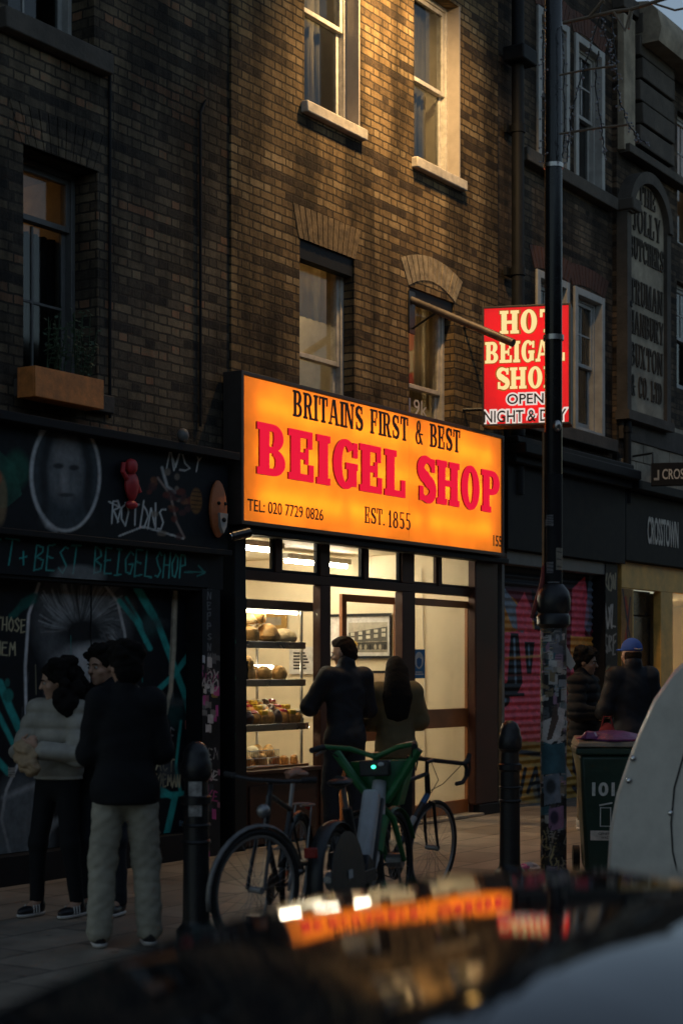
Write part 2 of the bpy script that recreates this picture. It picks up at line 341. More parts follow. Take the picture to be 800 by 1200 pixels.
def slab(c, w=.24, t=.12, e=.07):
    st = lambda x, lo=0, hi=1: [_R(x,lo,x+w,hi)]
    sb = lambda x: [_R(x-e,0,x+w+e,t)]; su = lambda x: [_R(x-e,1-t,x+w+e,1)]
    if c == ' ': return [], .42
    if c == 'B': return st(0)+[_R(-e,1-t,w+.14,1),_R(-e,0,w+.14,t),_R(w,.5-t*.45,w+.14,.5+t*.45),_ring(w+.12,.74,.3,.26,w,t,-90,90),_ring(w+.12,.265,.35,.265,w,t,-90,90)], w+.47
    if c == 'E': return st(0)+[_R(-e,0,w+.42,t),_R(-e,1-t,w+.38,1),_R(w,.5-t/2,w+.26,.5+t/2),_R(w+.42-t,t,w+.42,.34),_R(w+.38-t,.66,w+.38,1-t),_R(w+.26-t*.7,.34,w+.26,.66)], w+.42
    if c == 'F': return st(0)+sb(0)+[_R(-e,1-t,w+.38,1),_R(w,.5-t/2,w+.26,.5+t/2),_R(w+.38-t,.66,w+.38,1-t),_R(w+.26-t*.7,.34,w+.26,.66)], w+.4
    if c == 'I': return st(0)+sb(0)+su(0), w
    if c == 'L': return st(0)+su(0)+[_R(-e,0,w+.4,t),_R(w+.4-t,t,w+.4,.38)], w+.4
    if c == 'T': return st(.25)+sb(.25)+[_R(-.02,1-t,w+.52,1),_R(-.02,.66,-.02+t,1-t),_R(w+.52-t,.66,w+.52,1-t)], w+.5
    if c == 'H': return st(0)+st(w+.26)+sb(0)+su(0)+sb(w+.26)+su(w+.26)+[_R(w,.5-t/2,w+.26,.5+t/2)], 2*w+.26
    if c == 'O': return [_ring(.4,.5,.4,.52,w,t,0,180,20),_ring(.4,.5,.4,.52,w,t,180,360,20)], .8
    if c == 'C': return [_ring(.4,.5,.4,.52,w,t,42,318,26),_R(.66,.66,.66+t,.97)], .74
    if c == 'G': return [_ring(.4,.5,.4,.52,w,t,42,310,26),_R(.66,.66,.66+t,.97),_R(.5,.06,.5+w,.46),_R(.42,.4,.5+w+.04,.4+t)], .78
    if c == 'P': return st(0)+sb(0)+[_R(-e,1-t,w+.14,1),_R(w,.42,w+.14,.42+t),_ring(w+.12,.71,.35,.29,w,t,-90,90)], w+.44
    if c == 'R': return st(0)+sb(0)+[_R(-e,1-t,w+.14,1),_R(w,.46,w+.14,.46+t),_ring(w+.12,.73,.33,.27,w,t,-90,90),_P(w+.28,0,w+.08,.5,w),_R(w+.24,0,w+.5+e,t)], w+.5
    if c == 'D': return st(0)+[_R(-e,1-t,w+.14,1),_R(-e,0,w+.14,t),_ring(w+.1,.5,.42,.5,w,t,-90,90,20)], w+.5
    if c == 'S':
        A = [(.33+.24*math.cos(R(a)), .745+.2*math.sin(R(a))) for a in range(25, 271, 18)]+[(.33+.26*math.cos(R(a)), .26+.205*math.sin(R(a))) for a in range(75, -166, -18)]
        n = len(A); ws = [t+(w*1.1-t)*math.sin(math.pi*min(1,max(0,(i/(n-1)-.12)/.76)))**.7 for i in range(n)]
        return [_S(A, ws), _R(.52,.68,.52+t,.98), _R(.04,.02,.04+t,.34)], .64
    if c == 'A': return [_P(.0,0,.33-w*.3,1,t*1.1),_P(.58,0,.34-w*.2,1,w),_R(.18,.28,.64,.28+t*.9),_R(-e,0,.14+e,t),_R(.52,0,.58+w+e,t)], .62+w
    if c == 'N': return [_R(0,0,t*1.1,1),_P(.5,0,.02,1,w),_R(.5+w*.55,0,.5+w*.55+t*1.1,1),_R(-e,0,t+e,t),_R(-e,1-t,w,1),_R(.5,1-t,.62+w,1)], .62+w*.7
    if c == 'M': return [_R(0,0,t*1.1,1),_P(.34,0,.02,1,w),_P(.36,0,.64,1,t),_R(.66,0,.66+w,1),_R(-e,0,t+e,t),_R(.66-e,0,.66+w+e,t)], .68+w
    if c == 'U': return [_R(0,.3,w,1),_R(.5,.3,.5+t,1),_ring((.5+t)/2,.32,(.5+t)/2,.33,w*.85,t,180,360,18)]+su(0)+[_R(.44,1-t,.56+t,1)], .54+t
    if c == 'J': return [_R(.22,.25,.22+w,1),_ring(.1+w*.5,.27,.12+w*.5,.28,w*.7,t,200,360,14),_R(.22-e,1-t,.22+w+e,1)], .26+w
    if c == 'Y': return [_P(.3,.42,0,1,w),_P(.3+w*.4,.42,.56+w*.2,1,t),_R(.3,0,.3+w,.46),_R(.3-e,0,.3+w+e,t),_R(-e,1-t,w+e,1)], .62+w*.5
    if c == 'X': return [_P(.5,0,0,1,w),_P(0,0,.52,1,t*1.1),_R(-e,0,.2,t),_R(.46,0,.5+w+e,t),_R(-e,1-t,w+e,1)], .56+w
    if c == '&': return [_ring(.32,.73,.2,.27,w*.6,t*.8,0,360,20),_ring(.3,.28,.3,.3,w*.8,t*.9,60,340,20),_P(.6,0,.18,.6,w*.8),_R(.5,.4,.76,.4+t*.8)], .78
    if c == '1': return st(.1)+sb(.1)+[_P(-.02,.72,.1,1-t,t)], w+.2
    if c == '5': return [_R(.08,.52,.08+t,1),_R(.08,1-t,.58,1),_ring(.3,.31,.32,.32,w,t,-140,115,20)], .64
    if c == '8': return [_ring(.33,.74,.27,.26,w*.8,t,0,360,24),_ring(.33,.27,.33,.28,w*.9,t,0,360,24)], .66
    if c == '.': return [_R(0,0,w,t*1.4)], w
    return [_R(0,0,w,1)], w
def slab_text(mb, text, s0, s1, z0, h, p, depth, w=.24, t=.12, e=.07, gap=.16, offs=0.0, step=.00025):
    gl = [slab(c, w, t, e) for c in text]; tot = sum(a for _, a in gl)+gap*(len(text)-1); k = (s1-s0)/tot; x = 0; i = 0
    for polys, adv in gl:
        for pl in polys:
            if offs:
                cx = sum(q[0] for q in pl)/len(pl); cy = sum(q[1] for q in pl)/len(pl)
            mb.prism([(s0+(x+u)*k, z0+v*h) for u, v in pl], -(p+depth+i*step), -p); i = (i+1) % 9
        x += adv+gap
    return mb
def _font_raw(text, bold, space=1.0):
    cu = bpy.data.curves.new('lettering', 'FONT'); cu.body = text; cu.size = 1; cu.extrude = .01; cu.offset = bold; cu.space_character = space; cu.resolution_u = 4
    o = bpy.data.objects.new('lettering', cu); COL.objects.link(o); bpy.context.view_layer.update()
    me = bpy.data.meshes.new_from_object(o.evaluated_get(bpy.context.evaluated_depsgraph_get()))
    v = np.array([q.co[:] for q in me.vertices]); f = [tuple(q.vertices) for q in me.polygons]
    bpy.data.objects.remove(o); bpy.data.curves.remove(cu); bpy.data.meshes.remove(me)
    return v, f
def font_mesh(text, width, height, depth=.003, bold=0.0, outline=0.0):
    v, f = _font_raw(text, bold); lo, hi = v.min(0), v.max(0); sx = width/(hi[0]-lo[0]); sz = height/(hi[1]-lo[1])
    if outline: v, f = _font_raw(text, bold+outline)
    q = v-lo; c_mid = (v[:,2].max()+v[:,2].min())/2
    m = MB(); m.v = [(a*sx, -depth*(c+lo[2] > c_mid), b*sz) for a, b, c in q]; m.f = f
    return m                                # x right, z up, front towards -y, lower left at the origin
def font_at(mb, text, s0, s1, z0, h, p, depth=.003, bold=0.0):
    q = font_mesh(text, s1-s0, h, depth, bold); q.xf(Matrix.Translation((s0, -p, z0))); return mb.add(q.v, q.f)
# ------------------------------------------------------------------ world, sky, sun
wd = bpy.data.worlds.new("World"); SC.world = wd; wd.use_nodes = True
wn = wd.node_tree; wn.nodes.clear()
sky = wn.nodes.new('ShaderNodeTexSky'); sky.sky_type = 'NISHITA'; sky.sun_disc = False
SUN_EL, SUN_ROT = R(10.0), R(-57)
sky.sun_elevation = SUN_EL; sky.sun_rotation = SUN_ROT; sky.air_density = 1.4; sky.dust_density = .6; sky.ozone_density = 4.0
bg = wn.nodes.new('ShaderNodeBackground'); bg.inputs[1].default_value = .15
wo = wn.nodes.new('ShaderNodeOutputWorld'); hs_ = wn.nodes.new('ShaderNodeHueSaturation'); hs_.inputs['Saturation'].default_value = .65; wn.links.new(sky.outputs[0], hs_.inputs['Color']); wn.links.new(hs_.outputs[0], bg.inputs[0]); wn.links.new(bg.outputs[0], wo.inputs[0])
sl = bpy.data.lights.new('sun', 'SUN'); sl.energy = .012; sl.angle = R(20); sl.color = (1, .85, .7)
so = bpy.data.objects.new('sun', sl); COL.objects.link(so)
sd = Vector((math.sin(SUN_ROT)*math.cos(SUN_EL), math.cos(SUN_ROT)*math.cos(SUN_EL), math.sin(SUN_EL)))
so.rotation_euler = (-sd).to_track_quat('-Z', 'Y').to_euler(); so.location = (0, 0, 30)
# ------------------------------------------------------------------ ground
M['asphalt'] = mat('asphalt', (.045,.045,.048), .8, var=.35, vs=3, bump=.4, bs=140)
M['kerb'] = mat('granite_kerb', (.16,.15,.14), .8, var=.3, vs=14, bump=.2)
def paving():
    m, n, out = nt('paving_slabs'); L = n.links.new
    tc = nd(n, 'ShaderNodeTexCoord'); bt = nd(n, 'ShaderNodeTexBrick', offset=.5)
    for k, v in (('Color1', (.19,.155,.12,1)), ('Color2', (.31,.26,.2,1)), ('Mortar', (.05,.045,.04,1))): bt.inputs[k].default_value = v
    for k, v in (('Scale', 1.0), ('Mortar Size', .008), ('Mortar Smooth', .2), ('Brick Width', .75), ('Row Height', .5)): bt.inputs[k].default_value = v
    L(tc.outputs['Object'], bt.inputs['Vector'])
    nz = nd(n, 'ShaderNodeTexNoise', i_Scale=2.2, i_Detail=9.0, i_Roughness=.7); L(tc.outputs['Object'], nz.inputs['Vector'])
    mr = nd(n, 'ShaderNodeMapRange', i_From_Min=.3, i_From_Max=.7, i_To_Min=.55, i_To_Max=1.2); L(nz.outputs['Fac'], mr.inputs[0])
    # trodden gum and spots
    vo = nd(n, 'ShaderNodeTexVoronoi', i_Scale=3.2); L(tc.outputs['Object'], vo.inputs['Vector'])
    sp = nd(n, 'ShaderNodeMapRange', i_From_Min=.05, i_From_Max=.1, i_To_Min=.45, i_To_Max=1.0); L(vo.outputs['Distance'], sp.inputs[0])
    mm = nd(n, 'ShaderNodeMath', operation='MULTIPLY'); L(mr.outputs[0], mm.inputs[0]); L(sp.outputs[0], mm.inputs[1])
    sc = nd(n, 'ShaderNodeVectorMath', operation='SCALE'); L(bt.outputs['Color'], sc.inputs[0]); L(mm.outputs[0], sc.inputs['Scale'])
    b = nd(n, 'ShaderNodeBsdfPrincipled'); L(sc.outputs[0], b.inputs['Base Color'])
    rr = nd(n, 'ShaderNodeMapRange', i_To_Min=.35, i_To_Max=.8); L(nz.outputs['Fac'], rr.inputs[0]); L(rr.outputs[0], b.inputs['Roughness'])
    bp = nd(n, 'ShaderNodeBump', i_Strength=.6, i_Distance=.01); bp.invert = True; L(bt.outputs['Fac'], bp.inputs['Height'])
    n2 = nd(n, 'ShaderNodeTexNoise', i_Scale=90.0); L(tc.outputs['Object'], n2.inputs['Vector']); b2 = nd(n, 'ShaderNodeBump', i_Strength=.25, i_Distance=.01); L(n2.outputs['Fac'], b2.inputs['Height']); L(bp.outputs[0], b2.inputs['Normal'])
    L(b2.outputs[0], b.inputs['Normal']); L(b.outputs[0], out.inputs[0]); return m
M['paving'] = paving()
KERB = 3.75
solo('ground', MB().add([(-1500,-1500,-.16),(1500,-1500,-.16),(1500,1500,-.16),(-1500,1500,-.16)], [(0,1,2,3)]), M['asphalt'], None, None, kind='structure')
solo('road', MB().fb(-40, 60, KERB+.152, 16, -.2, -.1), M['asphalt'], None, None, kind='structure')
solo('pavement', MB().fb(-40, 60, -.4, KERB, -.2, 0), M['paving'], None, None, kind='structure')
kb = MB()
for i in range(-24, 40): kb.fb(i*.915+.004, i*.915+.911, KERB+.003, KERB+.15, -.2, .004)
solo('kerb', kb, M['kerb'], None, None, kind='structure', bevel=.012)
# ------------------------------------------------------------------ building helpers
def wall(mb, s0, s1, z0, z1, p, holes, th=.22):
    xs = sorted({s0, s1, *[h[0] for h in holes], *[h[1] for h in holes]}); zs = sorted({z0, z1, *[h[2] for h in holes], *[h[3] for h in holes]})
    xs = [x for x in xs if s0 <= x <= s1]; zs = [z for z in zs if z0 <= z <= z1]
    hole = lambda a, b: any(h[0] < a < h[1] and h[2] < b < h[3] for h in holes)
    for x0, x1 in zip(xs[:-1], xs[1:]):
        for a, b in zip(zs[:-1], zs[1:]):
            if hole((x0+x1)/2, (a+b)/2): continue
            mb.add([(x0,-p,a),(x1,-p,a),(x1,-p,b),(x0,-p,b)], [(0,1,2,3)]); q = th-p
            mb.add([(x0,q,a),(x1,q,a),(x1,q,b),(x0,q,b)], [(3,2,1,0)])
    def rim(x0, x1, a, b, inward):
        y0, y1 = -p, th-p
        for (u, v) in (((x0,a),(x0,b)), ((x0,b),(x1,b)), ((x1,b),(x1,a)), ((x1,a),(x0,a))):
            mb.add([(u[0],y0,u[1]),(v[0],y0,v[1]),(v[0],y1,v[1]),(u[0],y1,u[1])], [(0,1,2,3)])
    for h in holes: rim(*h, True)
    rim(s0, s1, z0, z1, False)
    return mb
def frame_rect(mb, s0, s1, z0, z1, w, p0, p1, wb=None, wt=None):
    wb = wb or w; wt = wt or w
    mb.fb(s0, s0+w, p0, p1, z0, z1); mb.fb(s1-w, s1, p0, p1, z0, z1)
    mb.fb(s0+w, s1-w, p0+.001, p1-.001, z0, z0+wb); mb.fb(s0+w, s1-w, p0+.001, p1-.001, z1-wt, z1); return mb
def room(s0, s1, z0, z1, p0, p1):          # five inner faces, open towards the street at p0
    a, b = -p0, -p1
    return MB().add([(s0,a,z0),(s1,a,z0),(s1,a,z1),(s0,a,z1),(s0,b,z0),(s1,b,z0),(s1,b,z1),(s0,b,z1)], [(4,5,6,7),(0,4,7,3),(5,1,2,6),(3,7,6,2),(0,1,5,4)])
def sash(bld, s0, s1, z0, z1, p, dep, fm, gl, grid_up=(1,1), grid_lo=(1,1), split=.5, inner=None, lamp=None, sill=None, fw=.06, curtain=None, depth=1.2, label=None):
    """A sash window set back dep behind plane p."""
    pg = p-dep
    zm = z0+(z1-z0)*split
    w = part('window', MB().fb(s0+fw, s1-fw, pg-.012, pg-.008, zm+.02, z1-fw).fb(s0+fw, s1-fw, pg-.047, pg-.043, z0+fw, zm-.02), gl, bld, smooth=False)
    if label: w['label'] = label
    fr = frame_rect(MB(), s0, s1, z0, z1, fw*.7, pg-.09, pg+.03)
    frame_rect(fr, s0+fw*.7+.001, s1-fw*.7-.001, zm-.022, z1-fw*.7-.001, .045, pg-.03, pg+.012)
    frame_rect(fr, s0+fw*.7+.001, s1-fw*.7-.001, z0+fw*.7+.001, zm+.022, .045, pg-.066, pg-.031, wb=.07)
    def bars(nx, nz, a, b, q):
        for i in range(1, nx): x = s0+(s1-s0)*i/nx; fr.fb(x-.011, x+.011, q-.014, q+.012, a+.04, b-.04)
        for i in range(1, nz): z = a+(b-a)*i/nz; fr.fb(s0+fw, s1-fw, q-.013, q+.011, z-.011, z+.011)
    bars(*grid_up, zm, z1-fw, pg-.01); bars(*grid_lo, z0+fw, zm, pg-.045)
    part('frame', fr, fm, w, bevel=.004)
    part('interior', room(s0+.005, s1-.005, z0+.005, z1-.005, pg-.09, pg-depth), inner or M['black'], w, smooth=False)  # unlit rooms get black walls, their darkness put into the colour
    if curtain:
        cm, (c0, c1, d0, d1) = curtain
        v = MB(); n = 40
        q = [(s0+(s1-s0)*(c0+(c1-c0)*i/n), pg-.16-.02*math.sin(i*1.3)-.012*math.sin(i*2.9)) for i in range(n+1)]
        for zz in (z0+(z1-z0)*d0, z0+(z1-z0)*d1): v.v += [(x, -y, zz) for x, y in q]
        v.f = [(i, i+1, n+2+i, n+1+i) for i in range(n)]
        co = part('curtain', v, cm, w, ang=3)
        sm = co.modifiers.new('cloth', 'SOLIDIFY'); sm.thickness = .004
    if lamp: part('room_light', MB().ell(((s0+s1)/2, -(pg-depth*.6), z1-.2), (.09,.09,.09), 12, 8), lamp, w)  # a lit room's lamp; behind the two upper shop windows only added fill
    if sill:
        so_, sh, sp_ = sill
        part('sill', MB().fb(s0-so_, s1+so_, pg+.031, p+sp_, z0-sh, z0-.002), M['sill'] if fm is M['white'] else fm, w, bevel=.012)
    return w
def flat_arch(bld, s0, s1, z, h, p, m, rise=0.0, fan=.32):   # a row of bricks on end over an opening, 4 mm proud of the wall
    mb = MB(); n = max(5, int((s1-s0)/.078)); c = (s0+s1)/2; half = (s1-s0)/2
    for i in range(n):
        a0 = -1+2*i/n+.012; a1 = -1+2*(i+1)/n-.012
        zz = lambda a: z+rise*(1-a*a)
        mb.prism([(c+half*a0, zz(a0)), (c+half*a1, zz(a1)), (c+half*a1*(1+fan), zz(a1)+h), (c+half*a0*(1+fan), zz(a0)+h)], -p-.006-.003*random.random(), -p+.05)
    return part('brick_arch', mb, m, bld)
M['arch'] = mat('arch_brick', (.14,.095,.048), .9, var=.65, vs=9, bump=.4, bs=40)
M['arch_pale'] = mat('pale_arch_brick', (.3,.235,.145), .85, var=.6, vs=9, bump=.4)
M['arch_red'] = mat('rubbed_red_brick', (.085,.035,.024), .85, var=.4, vs=7, bump=.3)
def voile(name, col, tr):
    m, n, out = nt(name); L = n.links.new
    d_ = nd(n, 'ShaderNodeBsdfDiffuse'); t_ = nd(n, 'ShaderNodeBsdfTranslucent'); x_ = nd(n, 'ShaderNodeMixShader'); x_.inputs[0].default_value = tr
    tc = nd(n, 'ShaderNodeTexCoord'); nz = nd(n, 'ShaderNodeTexNoise', i_Scale=3.0, i_Detail=5.0); L(tc.outputs['Object'], nz.inputs['Vector'])
    mr = nd(n, 'ShaderNodeMapRange', i_From_Min=.3, i_From_Max=.7, i_To_Min=.75, i_To_Max=1.1); L(nz.outputs['Fac'], mr.inputs[0])
    sc = nd(n, 'ShaderNodeVectorMath', operation='SCALE'); sc.inputs[0].default_value = col; L(mr.outputs[0], sc.inputs['Scale'])
    L(sc.outputs[0], d_.inputs[0]); L(sc.outputs[0], t_.inputs[0]); L(d_.outputs[0], x_.inputs[1]); L(t_.outputs[0], x_.inputs[2]); L(x_.outputs[0], out.inputs[0]); return m
M['net'] = voile('net_curtain', (.42,.38,.32), .35)
M['blind'] = voile('roller_blind', (.6,.5,.33), .6)
M['dim_room'] = mat('dim_room_paint', (.4,.34,.24), .8, var=.2)
M['lamp_warm'] = emit('warm_ceiling_lamp', (1,.76,.45), 55.0); M['pane_fill'] = emit('pane_fill_glow', (1,.8,.55), 16.0)  # the dim one is an added glow that brightens the two upper panes
M['lamp_orange'] = emit('orange_ceiling_lamp', (1,.5,.16), 5)
# ------------------------------------------------------------------ the shop's own building
SL, SR = S(271), S(583)
b1 = fthing('brick_shop_building', 'yellow stock brick building above the lit orange shop sign', 'building', SL, 0)
def hole(xl, yl, xr, h=None, zb=None): a, zt = F(xl, yl); return [a, S(xr), zt-h if h else zb, zt]
zsill1 = Zf(356, 119); zsill2 = Zf(483, 184)
h1 = [S(356.5), S(421), zsill1, zsill1+1.85]; h2 = [S(485), S(538.5), zsill2, zsill2+1.85]
h3 = hole(351, 279, 415, 1.75); h4 = hole(479, 335, 532, 1.6)
wm = wall(MB(), SL, SR, 2.95, 10.6, 0, [h1, h2, h3, h4], th=.34)
part('wall', wm, M['brick_stock'], b1, smooth=False)
part('coping', MB().fb(SL, SR, -.36, .06, 10.6, 10.72), M['stone_dark'], b1, bevel=.01)
part('roof', MB().fb(SL, SR, -6, -.36, 10.3, 10.45), M['stone_dark'], b1)
part('rear_wall', MB().fb(SL, SR, -6.2, -6.0, 0, 10.45).fb(SL+.001, SL+.1, -6, -.35, 3.3, 10.3).fb(SR-.1, SR-.001, -6, -.35, 3.3, 10.3), M['brick_dark'], b1, smooth=False)
sash(b1, *h1, 0, .17, M['white'], M['glass_dark'], inner=M['dim_room'], sill=(.05,.11,.07), lamp=M['pane_fill'], curtain=(M['net'],(0,.8,.0,1)), split=.52, fw=.08)
sash(b1, *h2, 0, .17, M['white'], M['glass_dark'], inner=M['dim_room'], sill=(.05,.11,.07), lamp=M['pane_fill'], curtain=(M['net'],(0,.85,.0,1)), split=.5, fw=.07)
sash(b1, *h3, 0, .15, M['sill'], M['glass'], inner=M['dim_room'], lamp=M['lamp_warm'], curtain=(M['blind'],(0,1,.66,1)), split=.42, depth=1.6, fw=.075)
sash(b1, *h4, 0, .15, M['sill'], M['glass'], inner=M['dim_room'], lamp=M['lamp_warm'], curtain=(M['blind'],(.35,1,.3,1)), split=.4, depth=1.6, fw=.075)
M['reveal'] = mat('reveal_paint', (.42,.37,.32), .6, var=.15, vs=4, bump=.1)   # plastered, painted window reveals
for h in (h1, h2): part('painted_reveal', MB().fb(h[1]-.022, h[1]-.002, -.139, .006, h[2], h[3]), M['reveal'], b1)
part('lintel', MB().fb(h3[0]+.002, h3[1]-.002, -.125, -.02, h3[3]-.17, h3[3]-.002), M['black'], b1); part('lintel', MB().fb(h4[0]+.002, h4[1]-.002, -.125, -.02, h4[3]-.13, h4[3]-.002), M['black'], b1)
flat_arch(b1, h3[0]-.02, h3[1]+.02, h3[3], .3, 0, M['arch'], .0, fan=.2)
flat_arch(b1, h4[0]-.02, h4[1]+.02, h4[3], .25, 0, M['arch_pale'], .13)
# number on the window pane above the sign
q = F(478, 484, -.14)
part('pane_number', font_at(MB(), '19k', q[0], S(499,-.14), q[1], Zf(478,466,-.14)-q[1], -.13, .002), M['white'], b1, smooth=False)
# ------------------------------------------------------------------ the sooty building on the left
b0 = fthing('sooty_brick_building', 'dark sooty brick building over the black mural shopfront', 'building', SL-6, 0)
PL = -.02
a1 = [S(12), S(113), Zf(30,22), Zf(30,22)+1.9]; a2 = [S(30), S(117), Zf(30,445), Zf(30,168)]
wm = wall(MB(), SL-8, SL-.002, 3.35, 10.9, PL, [a1, a2, [a1[0]-2.4, a1[1]-2.4, a1[2], a1[3]], [a2[0]-2.4, a2[1]-2.4, a2[2], a2[3]]], th=.4)
part('wall', wm, M['brick_sooty'], b0, smooth=False)
part('roof', MB().fb(SL-8, SL-.01, -6, -.45, 10.6, 10.7), M['stone_dark'], b0)
part('rear_wall', MB().fb(SL-8, SL-.01, -6.2, -6, 0, 10.7).fb(SL-.2, SL-.01, -6, -.5, 0, 10.6), M['brick_dark'], b0, smooth=False)
for dx in (0, -2.4):
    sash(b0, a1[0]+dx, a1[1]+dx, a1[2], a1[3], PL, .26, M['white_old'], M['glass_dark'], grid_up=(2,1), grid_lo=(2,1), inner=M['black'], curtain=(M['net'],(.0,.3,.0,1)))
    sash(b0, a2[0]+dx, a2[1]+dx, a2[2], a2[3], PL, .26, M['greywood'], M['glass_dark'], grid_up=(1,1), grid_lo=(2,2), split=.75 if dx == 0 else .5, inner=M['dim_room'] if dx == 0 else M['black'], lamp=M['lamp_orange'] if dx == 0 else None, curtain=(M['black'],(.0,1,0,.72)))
    part('sill', MB().fb(a1[0]-.12+dx, a1[1]+.12+dx, PL-.24, PL+.1, a1[2]-.16, a1[2]-.003), M['stone_dark'], b0, bevel=.01); part('sill', MB().fb(a2[0]-.1+dx, a2[1]+.1+dx, PL-.24, PL+.09, a2[2]-.14, a2[2]-.003), M['stone_dark'], b0, bevel=.01)
    flat_arch(b0, a2[0]+dx-.02, a2[1]+dx+.02, a2[3], .3, PL, M['brick_sooty'], 0)
# shopfront with the mural: fascia, lettered strip, recessed doors, pilaster
zf0, zf1 = Zf(0, 620), 3.35                # fascia
PF = .1
BLK = (.007,.01,.014)
TEAL = (.04,.42,.38); PALE = (.6,.62,.6); CREAM = (.5,.45,.28); GREY = (.1,.105,.11)
def ffrac(t, a, b): return a+(b-a)*t
def paint_fascia(c):
    rng = random.Random(3)
    c.poly([(-60,530),(-20,510),(18,545),(26,580),(8,595),(-50,600)], (.02,.1,.07), .8); c.ell(20,550,14,22,(.02,.12,.08),.5,.8)
    c.ell(0,585,9,30,(.3,.2,.1),.3,.6); c.ell(-8,560,10,12,(.5,.12,.05),.4,.7)
    c.ell(77,556,40,66,(.045,.058,.068),.04)                                   # an oval portrait in greys
    c.ell(78,552,22,38,(.17,.18,.185),.5,.8); c.ell(78,530,16,15,(.26,.26,.26),.9,.5); c.ell(76,562,5,15,(.32,.32,.32),.8,.6)
    c.ell(69,546,6,3.2,(.02,.022,.025),.6,.9); c.ell(87,548,6,3.2,(.02,.022,.025),.6,.9); c.ell(78,580,9,2.4,(.025,.027,.03),.6,.8)
    for sx in (-1, 1): c.stroke([(78+sx*20,515),(78+sx*27,545),(78+sx*25,590),(78+sx*30,612)], 9, (.018,.022,.026), 5, .9)
    pts = [(77+40*math.cos(R(a)), 556+66*math.sin(R(a))) for a in range(0, 361, 8)]
    c.stroke(pts, 3.4, (.5,.52,.52), 2.4, .95); c.stroke(pts[14:30], 4, (.55,.57,.57), 3, .6)
    c.stroke([(48,508),(52,495),(62,498)], 5, (.5,.52,.52), 4, .7); c.stroke([(50,605),(56,616),(66,622)], 5, (.5,.52,.52), 4, .6)
    c.text('NSY', 196, 551, 240, 556, 24, 26, 1.5, PALE, .5, .12, 4); c.stroke([(196,545),(200,528),(206,548),(214,522)], 1.2, PALE)
    c.text('ROTONS', 132, 610, 196, 622, 24, 28, 1.8, PALE, .3, .16, 8); c.stroke([(128,588),(142,595),(138,612)], 1.6, PALE); c.stroke([(140,628),(168,617),(215,631)], 2.2, PALE, op=.8)
    c.stroke([(185,560),(200,580),(207,612),(216,630)], 2.5, (.4,.3,.25), 1.5, .8); c.stroke([(190,548),(196,570),(205,577)], 3, PALE, 2, .8)
    for i in range(26):
        x, y = rng.gauss(203,13), rng.gauss(588,16); c.ell(x, y, rng.uniform(2,6), rng.uniform(2,5), rng.choice([(.14,.03,.02),(.2,.08,.04),(.08,.03,.03),(.22,.18,.14)]), .5, .8)
    c.ell(230,587,7,15,(.24,.11,.03),.2,.85)
    for y in range(576, 600, 5): c.stroke([(225,y),(236,y+1)], 1.4, (.05,.02,.01))
def paint_strip(c):
    c.text('FIRST', -75, 653, 24, 662, 30, 30, 1.7, TEAL, .35, .05, 2)
    c.text('+', 23, 664, 38, 666, 27, 27, 1.7, TEAL)
    c.text('BEST', 40, 668, 96, 672, 31, 31, 1.7, (.05,.36,.33), .4, .05, 5)
    c.text('BEIGEL', 110, 671, 182, 676, 30, 29, 1.7, (.05,.36,.33), .35, .05, 6)
    c.text('SHOP', 182, 677, 220, 678, 29, 28, 1.7, (.05,.36,.33), .3, .05, 7)
    c.text('>', 219, 676, 238, 678, 15, 15, 1.7, (.03,.22,.2))
    c.ell(92,676,30,14,(.25,.27,.27),.35,.6)
fx0 = SL-5
panel('mural_fascia', b0, fx0, S(267,PF), zf0, zf1, PF, BLK, paint_fascia)
part('fascia_board', MB().fb(fx0, S(267,PF), -.02, PF-.012, zf0, zf1).fb(fx0, S(268,PF), -.02, PF+.12, zf1+.002, zf1+.07).fb(fx0, S(267,PF), -.02, PF+.05, zf0-.05, zf0-.002), M['black'], b0, bevel=.006)
PS = .06; zs0, zs1 = Zf(0, 672, PS), zf0-.052
panel('lettered_strip', b0, fx0, S(244,PS), zs0, zs1, PS, BLK, paint_strip)
part('strip_board', MB().fb(fx0, S(244,PS), -.03, PS-.012, zs0, zs1), M['black'], b0)
